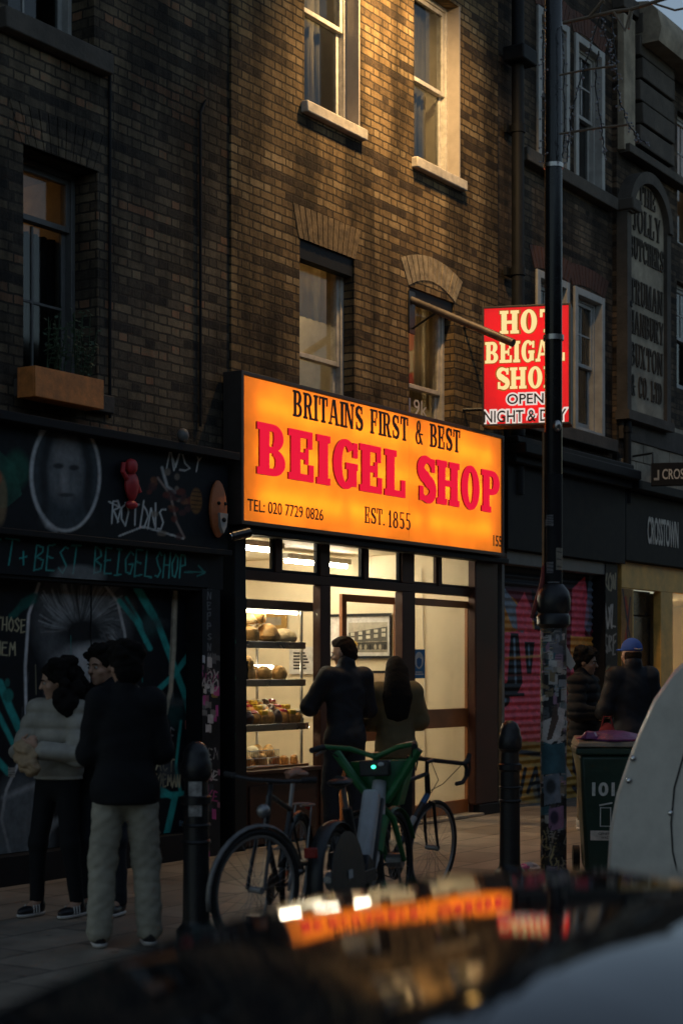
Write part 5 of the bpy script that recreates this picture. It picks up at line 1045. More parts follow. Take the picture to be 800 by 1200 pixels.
# ------------------------------------------------------------------ lamp post with stickers and unlit festive branches
px_, py_ = G(648, 12.87); sP, pP = SP(px_, py_)
g = fthing('lamp_post', 'tall black lamp post with a thick sticker-covered base on the pavement', 'lamp post', sP, pP, 0)
zb_ = 2.05
part('pole', MB().lathe([(.062,zb_+.16),(.066,zb_+.17),(.066,5.5),(.06,9.6),(.05,9.62)], (sP,-pP,0), 20), M['blackgloss'], g)
part('collar', MB().lathe([(.097,zb_-.16),(.125,zb_-.13),(.125,zb_-.07),(.112,zb_-.05),(.128,zb_-.02),(.13,zb_+.06),(.115,zb_+.12),(.075,zb_+.17),(.062,zb_+.175)], (sP,-pP,0), 24), M['iron'], g)
part('foot', MB().lathe([(.12,.0),(.12,.05),(.104,.075),(.098,.076)], (sP,-pP,0), 24), M['iron'], g)
def paint_base(c):
    rng = random.Random(12); PALL = [(.36,.38,.4),(.44,.41,.36),(.1,.115,.13),(.06,.15,.18),(.16,.16,.19),(.36,.22,.32),(.52,.52,.5),(.08,.075,.07),(.24,.19,.12),(.03,.035,.04)]
    for i in range(260):
        x, y = rng.uniform(628,666), rng.uniform(716,1030); w, h = rng.uniform(4,13), rng.uniform(4,15); t = rng.uniform(-3,3)
        dark = y > 930 and rng.random() < .75
        c.poly([(x-w/2,y-h/2+t),(x+w/2,y-h/2-t),(x+w/2+t*.5,y+h/2),(x-w/2+t*.5,y+h/2+t)], rng.choice(PALL) if not dark else rng.choice([(.025,.025,.027),(.05,.042,.03),(.015,.016,.018)]), rng.uniform(.6,1))
        if rng.random() < .55:
            k = rng.choice([(.02,.02,.02),(.4,.38,.34),(.3,.22,.1)])
            for j in range(rng.randint(1,3)): c.stroke([(x-w/2+1,y-h/3+j*3.4),(x+rng.uniform(-1,w/2-1),y-h/3+j*3.4+rng.uniform(-1,1))], 1.1, k, .8, .8)
    c.poly([(636,845),(652,838),(654,828),(662,832),(656,864),(645,872),(634,868)], (.55,.53,.52)); c.poly([(634,874),(661,870),(662,905),(634,908)], (.05,.12,.15)); c.poly([(640,868),(648,830),(652,826),(654,842),(646,866)], (.1,.07,.06))
    c.poly([(642,948),(660,944),(660,970),(643,974)], (.26,.15,.24)); c.ell(649,958,5,8,(.05,.04,.07),.4); c.poly([(636,910),(655,906),(657,940),(637,944)], (.17,.2,.24)); c.ell(645,922,6,9,(.04,.045,.05),.5)
    for i in range(30):
        x, y = rng.uniform(632,664), rng.uniform(965,1026); c.stroke([(x,y),(x+rng.uniform(-5,5),y+rng.uniform(4,12)),(x+rng.uniform(-6,6),y+rng.uniform(8,16))], 1.2, rng.choice([(.42,.33,.16),(.3,.26,.2),(.02,.02,.02)]), .8)
nu, nv = 90, 300; A_, Z_ = np.meshgrid(np.linspace(0, 2*math.pi, nu), np.linspace(.076, zb_-.161, nv), indexing='xy')
bpts = np.stack([(sP+.098*np.cos(A_)).ravel(), (-pP+.098*np.sin(A_)).ravel(), Z_.ravel()], 1)
canvas_mesh('base', bpts, nu, nv, M['paint'], g, paint_base, (.03,.032,.035))
def paint_low(c):
    rng = random.Random(31)
    for (x, y, w, h, k) in ((642,613,11,7,(.3,.3,.3)),(644,608,8,9,(.22,.22,.23)),(644,665,8,13,(.2,.2,.21)),(648,690,14,17,(.2,.21,.22)),(655,655,7,26,(.3,.28,.22)),(652,705,9,10,(.24,.22,.2))):
        c.poly([(x-w/2,y-h/2),(x+w/2,y-h/2),(x+w/2,y+h/2),(x-w/2,y+h/2)], k, .85)
        for j in range(3): c.stroke([(x-w/2+1,y-h/3+j*h/3),(x+w/2-1,y-h/3+j*h/3+1)], 1.2, (.04,.04,.045), .8)
A_, Z_ = np.meshgrid(np.linspace(0, 2*math.pi, 60), np.linspace(zb_+.18, zb_+1.0, 140), indexing='xy')
canvas_mesh('sticker_band', np.stack([(sP+.068*np.cos(A_)).ravel(), (-pP+.068*np.sin(A_)).ravel(), Z_.ravel()], 1), 60, 140, M['paint'], g, paint_low, (.012,.013,.015))
Yp = 12.8
def zp(y): return CH+(HY-y)/FPX*Yp
cl_ = MB().lathe([(.078,zp(397)),(.078,zp(391))], (sP,-pP,0), 20); part('band', cl_, M['steel'], g)
part('band', MB().lathe([(.074,zp(194)),(.074,zp(189))], (sP,-pP,0), 20), M['steel'], g)
dk = MB().ell((sP-.05,-pP-.055,zp(499)), (.035,.03,.045), 14, 10); part('clip', dk, M['steel'], g)
vx = -.085
LT = lambda a: (sP-.54*a, -pP+.84*a)
part('conduit', MB().tube([(*LT(.075),zp(505)),(*LT(.075),zp(600)),(*LT(.078),zp(690))], .011, 8), mat('orange_brown_conduit', (.3,.16,.07), .5, .3, var=.4), g)  # conduit in a mottled orange-brown all over
# torn flyers taped to the post
for nm, lb, pts in (('torn_flyer', 'pale torn flyer hanging off the right side of the lamp post base', [(660,745),(668,762),(676,778),(671,786),(662,776)]), ('torn_flyer', 'scrap of white paper peeling from the lamp post beside the dark-haired man', [(661,838),(667,846),(663,866),(660,862)]), ('torn_flyer', 'white paper strip peeling low on the right of lamp post', [(660,880),(664,895),(672,910),(664,912),(660,905)])):
    q = [((x-HX)/FPX*12.8, CH+(HY-y)/FPX*12.8) for x, y in pts]; cx_ = q[0]
    mb = MB().prism([(a_-cx_[0], b_-cx_[1]) for a_, b_ in q], -.002, .002)
    o = link_mesh(nm, mb.v, mb.f, mat('flyer_paper', (.42,.4,.38), .8, var=.2), smooth=False); o.location = (cx_[0]-.012, 12.83, cx_[1]); o.rotation_euler = (R(6), 0, R(-14)); tag(o, lb, 'flyer')
o = solo('red_pennant', MB().tube([(*LT(.075),zp(660)),(*LT(.085),zp(685)),(*LT(.125),zp(705)),(*LT(.165),zp(724))], [.01,.022,.024,.012], 10), mat('faded_red_cloth', (.2,.035,.03), .8, var=.3), 'faded red rolled cloth tied to left side of lamp post above its collar', 'cloth')
# festive branch frame clamped to the pole
def PT(x, y, Y=12.7): a_, b_ = G(x, Y); return Vector((a_, b_, CH+(HY-y)/FPX*Y))
g = thing('festive_light_frame', 'unlit branch-shaped festive light frame with dark bulb strings on the lamp post', 'festive lights', px_, py_, zp(150))
bs = Vector((px_, py_, zp(150)))
rel = lambda L_: [tuple(q-bs) for q in L_]
fr_m = mat('branch_frame', (.2,.15,.1), .5, .2, var=.3)
part('branch', MB().tube(rel([PT(660,27),PT(690,20,12.5),(PT(720,13,12.4)),PT(738,11,12.3),PT(812,-12,12.0)]), .014, 8).tube(rel([PT(690,20,12.5),PT(706,0,12.4),PT(712,-16,12.4)]), .012, 8).tube(rel([PT(719,14,12.4),PT(732,36,12.3),PT(738,11,12.3)]), .01, 8).tube(rel([PT(736,34,12.3),PT(741,8,12.3)]), .01, 8).tube(rel([PT(762,3,12.2),PT(790,12,12.1),PT(815,7,12.0)]), .008, 8), fr_m, g)
part('rod', MB().tube(rel([PT(655,88),PT(690,81,12.6),PT(722,77,12.4)]), .008, 8), fr_m, g); part('rod', MB().tube(rel([PT(655,157),PT(700,150,12.6),PT(735,146,12.4)]), .009, 8), fr_m, g)
rng = random.Random(8); M['bulb'] = mat('unlit_bulb', (.25,.25,.27), .15, var=.3); M['wire'] = mat('dark_wire', (.01,.01,.01), .6)
strs = [[(706,2),(692,55),(676,105),(668,140),(664,190)],[(700,60),(697,100),(704,150),(708,182)],[(716,20),(720,70),(724,110),(732,140),(745,160),(756,168)],[(637,10),(636,60),(637,120),(636,190)],[(658,30),(660,90),(661,150),(659,185)],[(702,18),(710,45),(716,75),(722,80)]]
for L_ in strs:
    P_ = [PT(x, y, 12.55 if x > 665 else 12.76) for x, y in L_]; Q_ = []
    for a_, b_ in zip(P_[:-1], P_[1:]):
        for k in range(8): Q_.append(a_.lerp(b_, k/8)+Vector((rng.uniform(-.006,.006), rng.uniform(-.02,.02), 0)))
    Q_.append(P_[-1]); w_ = part('light_string', MB().tube(rel(Q_), .005, 5), M['wire'], g); bm_ = MB()
    for q in Q_:
        d_ = Vector((rng.uniform(-1,1), rng.uniform(-1,1), rng.uniform(-1,.3))).normalized()*.03; bm_.tube(rel([q, q+d_*.6]), .004, 5); bm_.ell(tuple(q+d_-bs), (.008,.008,.009), 6, 4)
    part('bulbs', bm_, M['bulb'], w_)
# ------------------------------------------------------------------ cast-iron bollards
def bollard(px, Y, H, label, sticker=False, ring=True):
    x, y = G(px, Y); g = thing('bollard', label, 'bollard', x, y, 0, group='cast iron bollards along the kerb'); k = H/1.2; r = .078
    part('shaft', MB().lathe([(r*1.5,0),(r*1.5,.07*k),(r*1.25,.09*k),(r*1.05,.11*k),(r,.14*k),(r*.94,.82*k),(r*1.15,.83*k),(r*1.15,.87*k),(r*.9,.88*k),(r*.86,.96*k),(r*1.1,.985*k)], (0,0,0), 20), M['iron'], g)
    part('cap', MB().lathe([(r*1.1,.986*k),(r*1.16,1.0*k),(r*1.16,1.07*k),(r*1.02,1.09*k),(r*.98,1.13*k),(r*.7,1.175*k),(r*.3,1.198*k),(.004,1.2*k)], (0,0,0), 20), M['iron'], g)
    part('bands', MB().torus((0,0,.6*k), r*.97, .012, 'z', 24, 8).torus((0,0,.7*k), r*.97, .01, 'z', 24, 8), M['iron'], g)
    if sticker:
        mb = MB(); n = 10
        for i in range(n): 
            a0 = R(-120+i*6); a1 = R(-120+(i+1)*6); rr = r*.985
            mb.add([(rr*math.cos(a0),rr*math.sin(a0),.86*k-.1),(rr*math.cos(a1),rr*math.sin(a1),.86*k-.1),(rr*math.cos(a1),rr*math.sin(a1),.86*k+.1),(rr*math.cos(a0),rr*math.sin(a0),.86*k+.1)], [(0,1,2,3)])
        part('sticker', mb, mat('worn_sticker', (.35,.34,.32), .7, var=.6, vs=30), g)
    return g
bollard(597, 12.76, 1.2, 'black cast iron bollard standing just left of the sticker-covered lamp post')
bollard(230, 9.9, 1.16, 'black cast iron bollard with a worn white sticker beside the man in pale jeans', True)
# ------------------------------------------------------------------ wheelie bin
bx, by = G(713, 13.2)
g = thing('wheelie_bin', 'dark green wheelie bin numbered 101 on the pavement beside the lamp post', 'bin', bx, by, 0, R(-4))
M['bin'] = mat('green_bin_plastic', (.012,.04,.028), .45, var=.2, bump=.05, bs=200)
def taper(w0, w1, d0, d1, z0, z1): return MB().add([(-w0,-d0,z0),(w0,-d0,z0),(w0,d0,z0),(-w0,d0,z0),(-w1,-d1,z1),(w1,-d1,z1),(w1,d1,z1),(-w1,d1,z1)], [(0,3,2,1),(4,5,6,7),(0,1,5,4),(1,2,6,5),(2,3,7,6),(3,0,4,7)])
part('tub', taper(.195,.245,.2,.29,.03,.93), M['bin'], g, bevel=.03); part('rim', taper(.275,.275,.31,.31,.931,.99), M['bin'], g, bevel=.015)
lid = MB().add([(-.275,-.33,.992),(.275,-.33,.992),(.275,.31,.992),(-.275,.31,.992),(-.25,-.3,1.03),(.25,-.3,1.03),(.25,.3,1.06),(-.25,.3,1.06)], [(0,3,2,1),(4,5,6,7),(0,1,5,4),(1,2,6,5),(2,3,7,6),(3,0,4,7)])
part('lid', lid, mat('bin_lid', (.16,.13,.09), .5, var=.3), g, bevel=.012)
for sx in (-1,1): part('wheel', MB().tube([(sx*.215,.2,.1),(sx*.265,.2,.1)], .1, 20), M['rubber'], g)
tilt = (.29-.2)/.9
def onface(q, z0): q.xf(Matrix.Translation((0, -.2-tilt*(z0-.03)-.004, z0)) @ Matrix.Rotation(math.atan(tilt), 4, 'X')); return q
M['bin_print'] = mat('bin_print', (.6,.63,.6), .6, var=.25, vs=30)
part('number', onface(font_mesh('101', .17, .105, .003, .035).xf(Matrix.Translation((-.15,0,0))), .62), M['bin_print'], g, smooth=False)
ic = frame_rect(MB(), -.09, -.005, 0, .15, .008, 0, .002); ic.prism([(-.095,.158),(.003,.178),(.003,.19),(-.095,.17)], -.002, 0)
part('pictogram', onface(ic, .385), M['bin_print'], g, smooth=False)
lb_ = onface(MB().box(-.16,.08,-.002,.0,0,.075), .28); part('label_strip', lb_, M['white'], g, smooth=False)
part('label_lettering', onface(font_mesh('GENERAL', .12, .02, .0035).xf(Matrix.Translation((-.1,0,.042))), .28).add(*(lambda q: (q.v, q.f))(onface(font_mesh('WASTE', .08, .02, .0035).xf(Matrix.Translation((-.08,0,.012))), .28))), M['inkblack'], g, smooth=False)
g = thing('refuse_bag', 'crumpled purple refuse bag lying on the bin lid', 'bag', bx+.02, by-.05, 1.05)
part('bag', MB().ell((0,0,.0), (.26,.22,.05), 24, 12, .16, 4, flat=.015), mat('purple_plastic', (.17,.04,.15), .35, var=.4, vs=12, bump=.3, bs=40), g); part('knot', MB().ell((-.19,-.1,.02), (.06,.05,.04), 12, 8, .3, 6), mat('purple_plastic_tie', (.2,.05,.18), .35), g)
# litter on the paving
lx, ly = G(620, 13.3); g = thing('litter_packet', 'crumpled pink and white packet on the paving by bollard', 'litter', lx, ly, .005)
part('wrapper', MB().ell((0,0,.03), (.09,.06,.035), 14, 8, .35, 3, flat=.028), mat('white_wrapper', (.55,.52,.55), .5, var=.3, vs=30), g); part('print', MB().ell((-.035,-.02,.033), (.05,.045,.034), 12, 8, .3, 8, flat=.028), mat('pink_print', (.5,.05,.3), .45), g)
# ------------------------------------------------------------------ bicycles
M['tyre'] = M['rubber']; M['frame_black'] = mat('black_bike_paint', (.012,.012,.014), .3, var=.2); M['frame_blue'] = mat('blue_bike_paint', (.02,.1,.25), .3)
M['green'] = mat('bright_green_paint', (.015,.15,.045), .4, var=.25); M['pale_frame'] = mat('pale_grey_frame', (.42,.45,.47), .4, var=.15); M['tan_leather'] = mat('tan_leather', (.3,.14,.08), .5, var=.3)
M['silver'] = mat('dull_silver', (.3,.3,.3), .4, .7, var=.2)
def wheel(g, x, r=.335, tyre=.016, rim=None, steer=0.0, spokes=28, hubr=.02, fender=None):
    Mx = Matrix.Translation((x,0,r)) @ Matrix.Rotation(steer, 4, 'Z')
    w = part('wheel', MB().torus((0,0,0), r-tyre, tyre, 'y', 48, 8).xf(Mx), M['tyre'], g)
    part('rim', MB().torus((0,0,0), r-tyre*2-.008, .012, 'y', 48, 6, .8).xf(Mx), rim or M['silver'], w)
    sp = MB()
    for i in range(spokes):
        a = 2*math.pi*i/spokes; b = a+(.45 if i % 2 else -.45); sp.tube([(.018*math.cos(b), .03 if i % 4 < 2 else -.03, .018*math.sin(b)), ((r-.04)*math.cos(a),0,(r-.04)*math.sin(a))], .0014, 4)
    part('spokes', sp.xf(Mx), M['silver'], w)
    part('hub', MB().tube([(0,-.05,0),(0,.05,0)], hubr, 10).xf(Mx), M['silver'], w)
    if fender:
        n = 16; f_ = MB(); ra = r+.018; a0, a1 = fender[1]
        for i in range(n+1):
            a = R(a0+(a1-a0)*i/n); f_.v += [(ra*math.cos(a), -fender[2], ra*math.sin(a)-.006), ((ra+.01)*math.cos(a), 0, (ra+.01)*math.sin(a)), (ra*math.cos(a), fender[2], ra*math.sin(a)-.006)]
        for i in range(n): f_.f += [(3*i,3*i+1,3*i+4,3*i+3),(3*i+1,3*i+2,3*i+5,3*i+4)]
        o = part('mudguard', f_.xf(Mx), fender[0], w, ang=2); sm_ = o.modifiers.new('thick','SOLIDIFY'); sm_.thickness = .003
    return w
def chainset(g, x=0.43, z=.27):
    c = part('chainset', MB().tube([(x,-.045,z),(x,-.05,z)], .095, 24), M['frame_black'], g)
    part('crank', MB().tube([(x,-.06,z),(x+.06,-.065,z-.16)], .01, 8).tube([(x,.06,z),(x-.06,.065,z+.16)], .01, 8), M['silver'], c)
    part('pedal', MB().box(x+.02,x+.11,-.16,-.075,z-.175,z-.15), M['frame_black'], c, bevel=.005); part('pedal', MB().box(x-.11,x-.02,.075,.16,z+.15,z+.175), M['frame_black'], c, bevel=.005)
    part('chain', MB().tube([(x,-.048,z+.092),(0,-.048,.37),(-.03,-.048,.335),(0,-.048,.3),(x,-.048,z-.092)], .005, 5), M['rubber'], c)
def saddle(g, x, z, m):
    return part('saddle', MB().ell((x-.06,0,z), (.09,.075,.025), 14, 8).tube([(x-.06,0,z),(x+.05,0,z+.005),(x+.15,0,z-.004)], [.045,.024,.016], 10), m, g)
HDG = math.atan2(DY, DX)
# road bike leaning beside the green hire bike
rx, ry = G(503, 11.95); fx_ = 1.0
g = thing('road_bike', 'black and blue drop-handlebar road bike parked at the right end of the bikes', 'bicycle', rx-DX*fx_, ry-DY*fx_, 0, rot=(R(4), 0, HDG))
wheel(g, 0); wheel(g, fx_)
bb, ht_, hb_, sc_ = (.41,0,.27), (.86,0,.86), (.89,0,.72), (.27,0,.78)
part('frame', MB().tube([bb, hb_], .021).tube([bb, sc_], .017).tube([sc_, ht_], .016).tube([ht_, hb_], .02).tube([(0,.04,.335), bb], .01).tube([(0,-.04,.335), bb], .01).tube([(0,.04,.335), sc_], .008).tube([(0,-.04,.335), sc_], .008), M['frame_black'], g)
part('down_tube_print', MB().tube([(.6,0,.46),(.72,0,.565)], .0225, 10), M['white_old'], g); part('blue_panel', MB().tube([(.82,0,.655),(.88,0,.708)], .0225, 10), M['frame_blue'], g)
part('fork', MB().tube([hb_, (.915,.035,.66), (.96,.045,.45), (fx_,.045,.335)], [.015,.013,.011,.008]).tube([(.915,0,.66),(.915,-.035,.66),(.96,-.045,.45),(fx_,-.045,.335)], [.013,.013,.011,.008]), M['frame_black'], g)
hbz = .94
bar = part('handlebar', MB().tube([ht_, (.85,0,hbz), (.94,0,hbz+.01)], .015).tube([(.94,-.21,hbz+.01),(.94,.21,hbz+.01)], .016), M['frame_black'], g)
for sg in (-1,1):
    part('drop', MB().tube([(.94,sg*.2,hbz+.01),(1.0,sg*.212,hbz+.005),(1.035,sg*.213,hbz-.03),(1.03,sg*.213,hbz-.09),(.99,sg*.213,hbz-.125),(.9,sg*.213,hbz-.13)], .015, 8), M['rubber'], bar)
    part('brake_hood', MB().tube([(1.0,sg*.212,hbz+.005),(1.05,sg*.212,hbz+.03),(1.065,sg*.212,hbz+.07)], [.018,.019,.016], 8).tube([(1.06,sg*.212,hbz+.03),(1.085,sg*.212,hbz-.03),(1.07,sg*.212,hbz-.09)], [.009,.007,.006], 6), M['rubber'], bar)
part('cable', MB().tube([(1.05,.2,hbz+.03),(1.12,.12,hbz-.02),(1.08,.03,hbz-.14),(.93,0,.72)], .003, 5).tube([(1.05,-.2,hbz+.03),(1.13,-.1,hbz-.04),(1.06,-.02,hbz-.16),(.93,0,.74)], .003, 5), M['rubber'], g)
part('seat_post', MB().tube([sc_, (.225,0,.93)], .013), M['silver'], g); saddle(g, .22, .95, M['frame_black']); chainset(g)
# green hire e-bike
lx_, ly_ = G(397, 10.1)
g = thing('hire_bike', 'green and white electric hire bike with a front basket and battery', 'bicycle', lx_, ly_, 0, rot=(R(-3), 0, R(70)))
M['hire_dark'] = mat('dark_grey_plastic', (.02,.022,.024), .45, var=.2)
wheel(g, 0, .33, .024, M['frame_black'], 0, 24, .06, (M['hire_dark'], (5, 200), .05)); wheel(g, 1.12, .33, .024, M['frame_black'], 0, 24, .05, (M['green'], (20, 165), .04))
part('wheel_guard', MB().lathe([(.005,.0),(.24,.004),(.29,.02),(.29,.026),(.22,.03),(.005,.03)], (0,0,0), 28).xf(Matrix.Translation((0,-.055,.33)) @ Matrix.Rotation(R(90),4,'X')), M['hire_dark'], g)
part('frame', MB().tube([(.88,0,.86),(.8,0,.66),(.64,0,.4),(.5,0,.3),(.38,0,.29)], [.045,.052,.056,.06,.055], 14).tube([(.42,0,.3),(.0,.065,.33)], [.04,.022], 10).tube([(.42,0,.3),(.0,-.065,.33)], [.04,.022], 10), M['pale_frame'], g)
part('seat_tube', MB().tube([(.42,0,.3),(.24,0,.74)], .03, 10), M['hire_dark'], g)
bat = part('battery', MB().box(-.26,.26,-.055,.055,-.05,.05).xf(Matrix.Translation((.60,-.0,.585)) @ Matrix.Rotation(R(-60),4,'Y')), M['pale_frame'], g, bevel=.03)
part('battery_side', MB().box(-.24,.24,-.06,.06,-.085,-.051).xf(Matrix.Translation((.60,-.0,.585)) @ Matrix.Rotation(R(-60),4,'Y')), M['hire_dark'], bat, bevel=.01); part('lock_plate', MB().box(-.06,.06,-.062,.062,-.06,.06).xf(Matrix.Translation((.455,-.0,.36)) @ Matrix.Rotation(R(-60),4,'Y')), M['hire_dark'], bat, bevel=.01)
part('seat_post', MB().tube([(.24,0,.74),(.19,0,.88)], .016), M['silver'], g); saddle(g, .19, .9, M['hire_dark'])
part('fork', MB().tube([(.9,0,.7),(.95,.055,.62),(1.12,.06,.33)], [.025,.022,.016]).tube([(.9,0,.7),(.95,-.055,.62),(1.12,-.06,.33)], [.025,.022,.016]), M['green'], g)
bas = part('basket', MB().add([(.93,-.1,.7),(1.06,-.1,.7),(1.06,.1,.7),(.93,.1,.7),(.9,-.2,.99),(1.1,-.18,.99),(1.1,.18,.99),(.9,.2,.99)], [(0,3,2,1),(0,1,5,4),(1,2,6,5),(2,3,7,6),(3,0,4,7)]), M['green'], g)
sm_ = bas.modifiers.new('thick','SOLIDIFY'); sm_.thickness = .012
hbm = part('handlebar', MB().tube([(.88,0,.86),(.84,0,1.0),(.83,0,1.05)], .022, 10).tube([(.83,0,1.02),(.8,-.16,1.08),(.72,-.3,1.1),(.64,-.33,1.09)], .017, 10).tube([(.83,0,1.02),(.8,.16,1.08),(.72,.3,1.1),(.64,.33,1.09)], .017, 10), M['green'], g)
for sg in (-1,1): part('grip', MB().tube([(.7,sg*.305,1.1),(.58,sg*.34,1.085)], .019, 10), M['rubber'], hbm); part('brake_lever', MB().tube([(.74,sg*.29,1.09),(.68,sg*.35,1.05)], .008, 6), M['silver'], hbm)
# broad green V that carries the basket
part('front_frame', MB().tube([(.86,-.28,1.06),(.86,-.17,.9),(.87,-.05,.74),(.87,.05,.74),(.86,.17,.9),(.86,.28,1.06)], .03, 10), M['green'], g)
part('display', MB().box(.78,.84,-.1,.1,.9,1.0), M['hire_dark'], g, bevel=.01); part('status_light', MB().ell((.775,.0,.96), (.008,.016,.012), 10, 6), emit('green_status_lamp', (.05,.8,.45), 3), g); part('screen', MB().ell((.776,-.05,.975), (.006,.022,.014), 10, 6), M['pale_frame'], g)
part('cable', MB().tube([(.7,.29,1.09),(.9,.24,1.0),(.96,.06,.8),(.94,0,.66)], .005, 5).tube([(.7,-.29,1.09),(.88,-.22,.98),(.93,-.05,.78),(.9,0,.66),(.62,-.05,.36),(.3,-.06,.3)], .005, 5), M['rubber'], g)
part('frame_stripe', MB().tube([(.79,-.03,.64),(.66,-.03,.43)], .046, 10), M['green'], g); part('chain_guard', MB().box(.05,.52,-.075,-.062,.27,.35), M['hire_dark'], g, bevel=.02); part('kickstand', MB().tube([(.36,.05,.28),(.3,.2,.01)], .012, 8), M['silver'], g)
part('rear_reflector', MB().box(-.4,-.38,-.04,.04,.5,.56), mat('red_reflector', (.3,.02,.015), .2), g, bevel=.006); chainset(g, .42, .29)
part('rear_print', MB().box(-.025,.045,-.092,-.0885,.34,.39), M['pale_frame'], g, smooth=False)
# dark city bike on the left
rr = .345; fxx, fyy = G(296, 9.55); rxx, ryy = G(343, 10.45); dv = Vector((fxx-rxx, fyy-ryy)); wb = dv.length; hd = math.atan2(dv.y, dv.x)
g = thing('city_bike', 'black city bike with tan saddle and silver mudguard parked beside the stickered bollard', 'bicycle', rxx, ryy, 0, rot=(R(-3), 0, hd))
stw = R(-30); M['guard'] = mat('scuffed_mudguard', (.16,.16,.16), .45, .4, var=.35)
wheel(g, 0, rr, .018, None, 0, 28, .02, (M['frame_black'], (10, 190), .025)); wheel(g, wb, rr, .018, M['silver'], stw, 28, .02, (M['guard'], (-15, 165), .022))
ht_, hb_, sc_, bb = (wb-.2,0,.86), (wb-.15,0,.66), (.22,0,.74), (.4,0,.28)
part('frame', MB().tube([bb, hb_], .017).tube([bb, sc_], .016).tube([sc_, ht_], .016).tube([ht_, hb_], .019).tube([(0,.05,rr), bb], .01).tube([(0,-.05,rr), bb], .01).tube([(0,.05,rr), sc_], .008).tube([(0,-.05,rr), sc_], .008), M['frame_black'], g)
part('fork', MB().tube([hb_, (wb-.12,.04,.64), (wb,.05,rr)], .011).tube([hb_, (wb-.12,-.04,.64), (wb,-.05,rr)], .011), M['frame_black'], g)
hm = part('handlebar', MB().tube([ht_, (wb-.22,0,.93), (wb-.14,0,.95)], .016).tube([(wb-.17,-.22,.96),(wb-.14,-.1,.95),(wb-.14,.1,.95),(wb-.17,.22,.96)], .013), M['frame_black'], g)
for sg in (-1,1): part('grip', MB().tube([(wb-.165,sg*.19,.96),(wb-.2,sg*.27,.965)], .018, 10), M['rubber'], hm)
part('seat_post', MB().tube([sc_, (.18,0,.92)], .014), M['silver'], g); saddle(g, .17, .95, M['tan_leather']); chainset(g, .4, .28)
rk = part('rear_rack', MB().tube([(.16,.05,.76),(-.2,.05,.74),(-.25,0,.74),(-.2,-.05,.74),(.16,-.05,.76)], .007).tube([(-.12,.05,.74),(0,.06,rr)], .005).tube([(-.12,-.05,.74),(0,-.06,rr)], .005), M['silver'], g)
part('rear_light', MB().ell((-.27,0,.72), (.02,.03,.025), 10, 6), mat('red_lens', (.25,.01,.01), .2), g); part('head_lamp', MB().ell((wb-.08,0,.78), (.045,.04,.04), 12, 8), M['silver'], g)
# ------------------------------------------------------------------ white van at the kerb and the dark car in front
M['vanwhite'] = mat('white_van_paint', (.66,.63,.56), .45, var=.14, vs=4, coat=.1, spec=.3)
vs0 = -2.8; vp0 = 4.63
half = [(.06,.22),(.02,.34),(.0,.5),(.015,.72),(.06,.92),(.13,1.1),(.21,1.28),(.3,1.45),(.42,1.6),(.55,1.7),(.72,1.77),(.925,1.79)]
sec = half+[(1.85-a, b) for a, b in half[-2::-1]]
def loft(stations, sec, zc=.9, pc=.925):
    mb = MB(); n = len(sec)
    for s_, k, kz in stations:
        for a, b in sec: mb.v.append((s_, -(vp0+pc+(a-pc)*k), zc*0+.22+(b-.22)*kz-.1))
    m = len(stations)
    for i in range(m-1):
        for j in range(n-1): mb.f.append((i*n+j, i*n+j+1, (i+1)*n+j+1, (i+1)*n+j))
        mb.f.append((i*n+n-1, i*n, (i+1)*n, (i+1)*n+n-1))
    mb.f.append(tuple(range(n))); mb.f.append(tuple((m-1)*n+j for j in reversed(range(n)))); return mb
zk = 1.055
g = fthing('parked_van', 'pale rounded van standing at the right edge in front of bin', 'van', vs0+2, vp0+.92, -.1)
part('body', loft([(vs0-.03,.93,zk*.975),(vs0,.965,zk*.99),(vs0+.06,.99,zk),(vs0+.5,1,zk),(vs0+3.0,1,zk),(vs0+3.6,.98,.94),(vs0+4.0,.95,.7),(vs0+4.25,.88,.55)], sec), M['vanwhite'], g, ang=.9)
seam = [(.5,.4),(.45,.6),(.44,.75),(.46,.95),(.54,1.2),(.66,1.42),(.8,1.54),(1.0,1.58)]
part('tailgate_seam', MB().tube([(vs0-.034, -(vp0+a), b*zk-.1) for a, b in seam], .0045, 6), M['black'], g)
part('rear_window', MB().prism([(0,0),(0,.01)], 0, .01) if False else MB().add([(vs0-.036, -(vp0+a), b) for a, b in ((.62,1.0),(1.25,1.0),(1.2,1.42),(.66,1.42))], [(0,1,2,3)]), M['black'], g, smooth=False)
part('bumper', MB().fb(vs0-.1, vs0-.032, vp0+.12, vp0+1.73, .14, .36), M['vanwhite'], g, bevel=.03)
for px__, py__ in ((741,889),(736,915),(785,953)):  # chrome beads added to stand in for small glints on the bodywork
    p__, z__ = Q(px__, py__, vs0-.036); part('glint_bead', MB().ell((vs0-.036,-p__,z__), (.012,.018,.018), 12, 8), M['chrome'], g)
part('tail_light', MB().fb(vs0-.05, vs0-.031, vp0+1.5, vp0+1.7, .62, 1.0), mat('tail_lens', (.3,.01,.01), .15), g, bevel=.01)
part('number_plate', MB().fb(vs0-.105, vs0-.101, vp0+.66, vp0+1.18, .2, .31), mat('plate', (.5,.38,.05), .4), g)
for sx in (.6, 3.3):
    for p_ in (vp0+.03, vp0+1.62):
        w_ = part('wheel', MB().tube([(vs0+sx,-p_,.22),(vs0+sx,-p_-.2,.22)], .32, 28), M['rubber'], g); part('hub_cap', MB().tube([(vs0+sx,-p_+.004,.22),(vs0+sx,-p_-.204,.22)], .2, 20), M['silver'], w_)
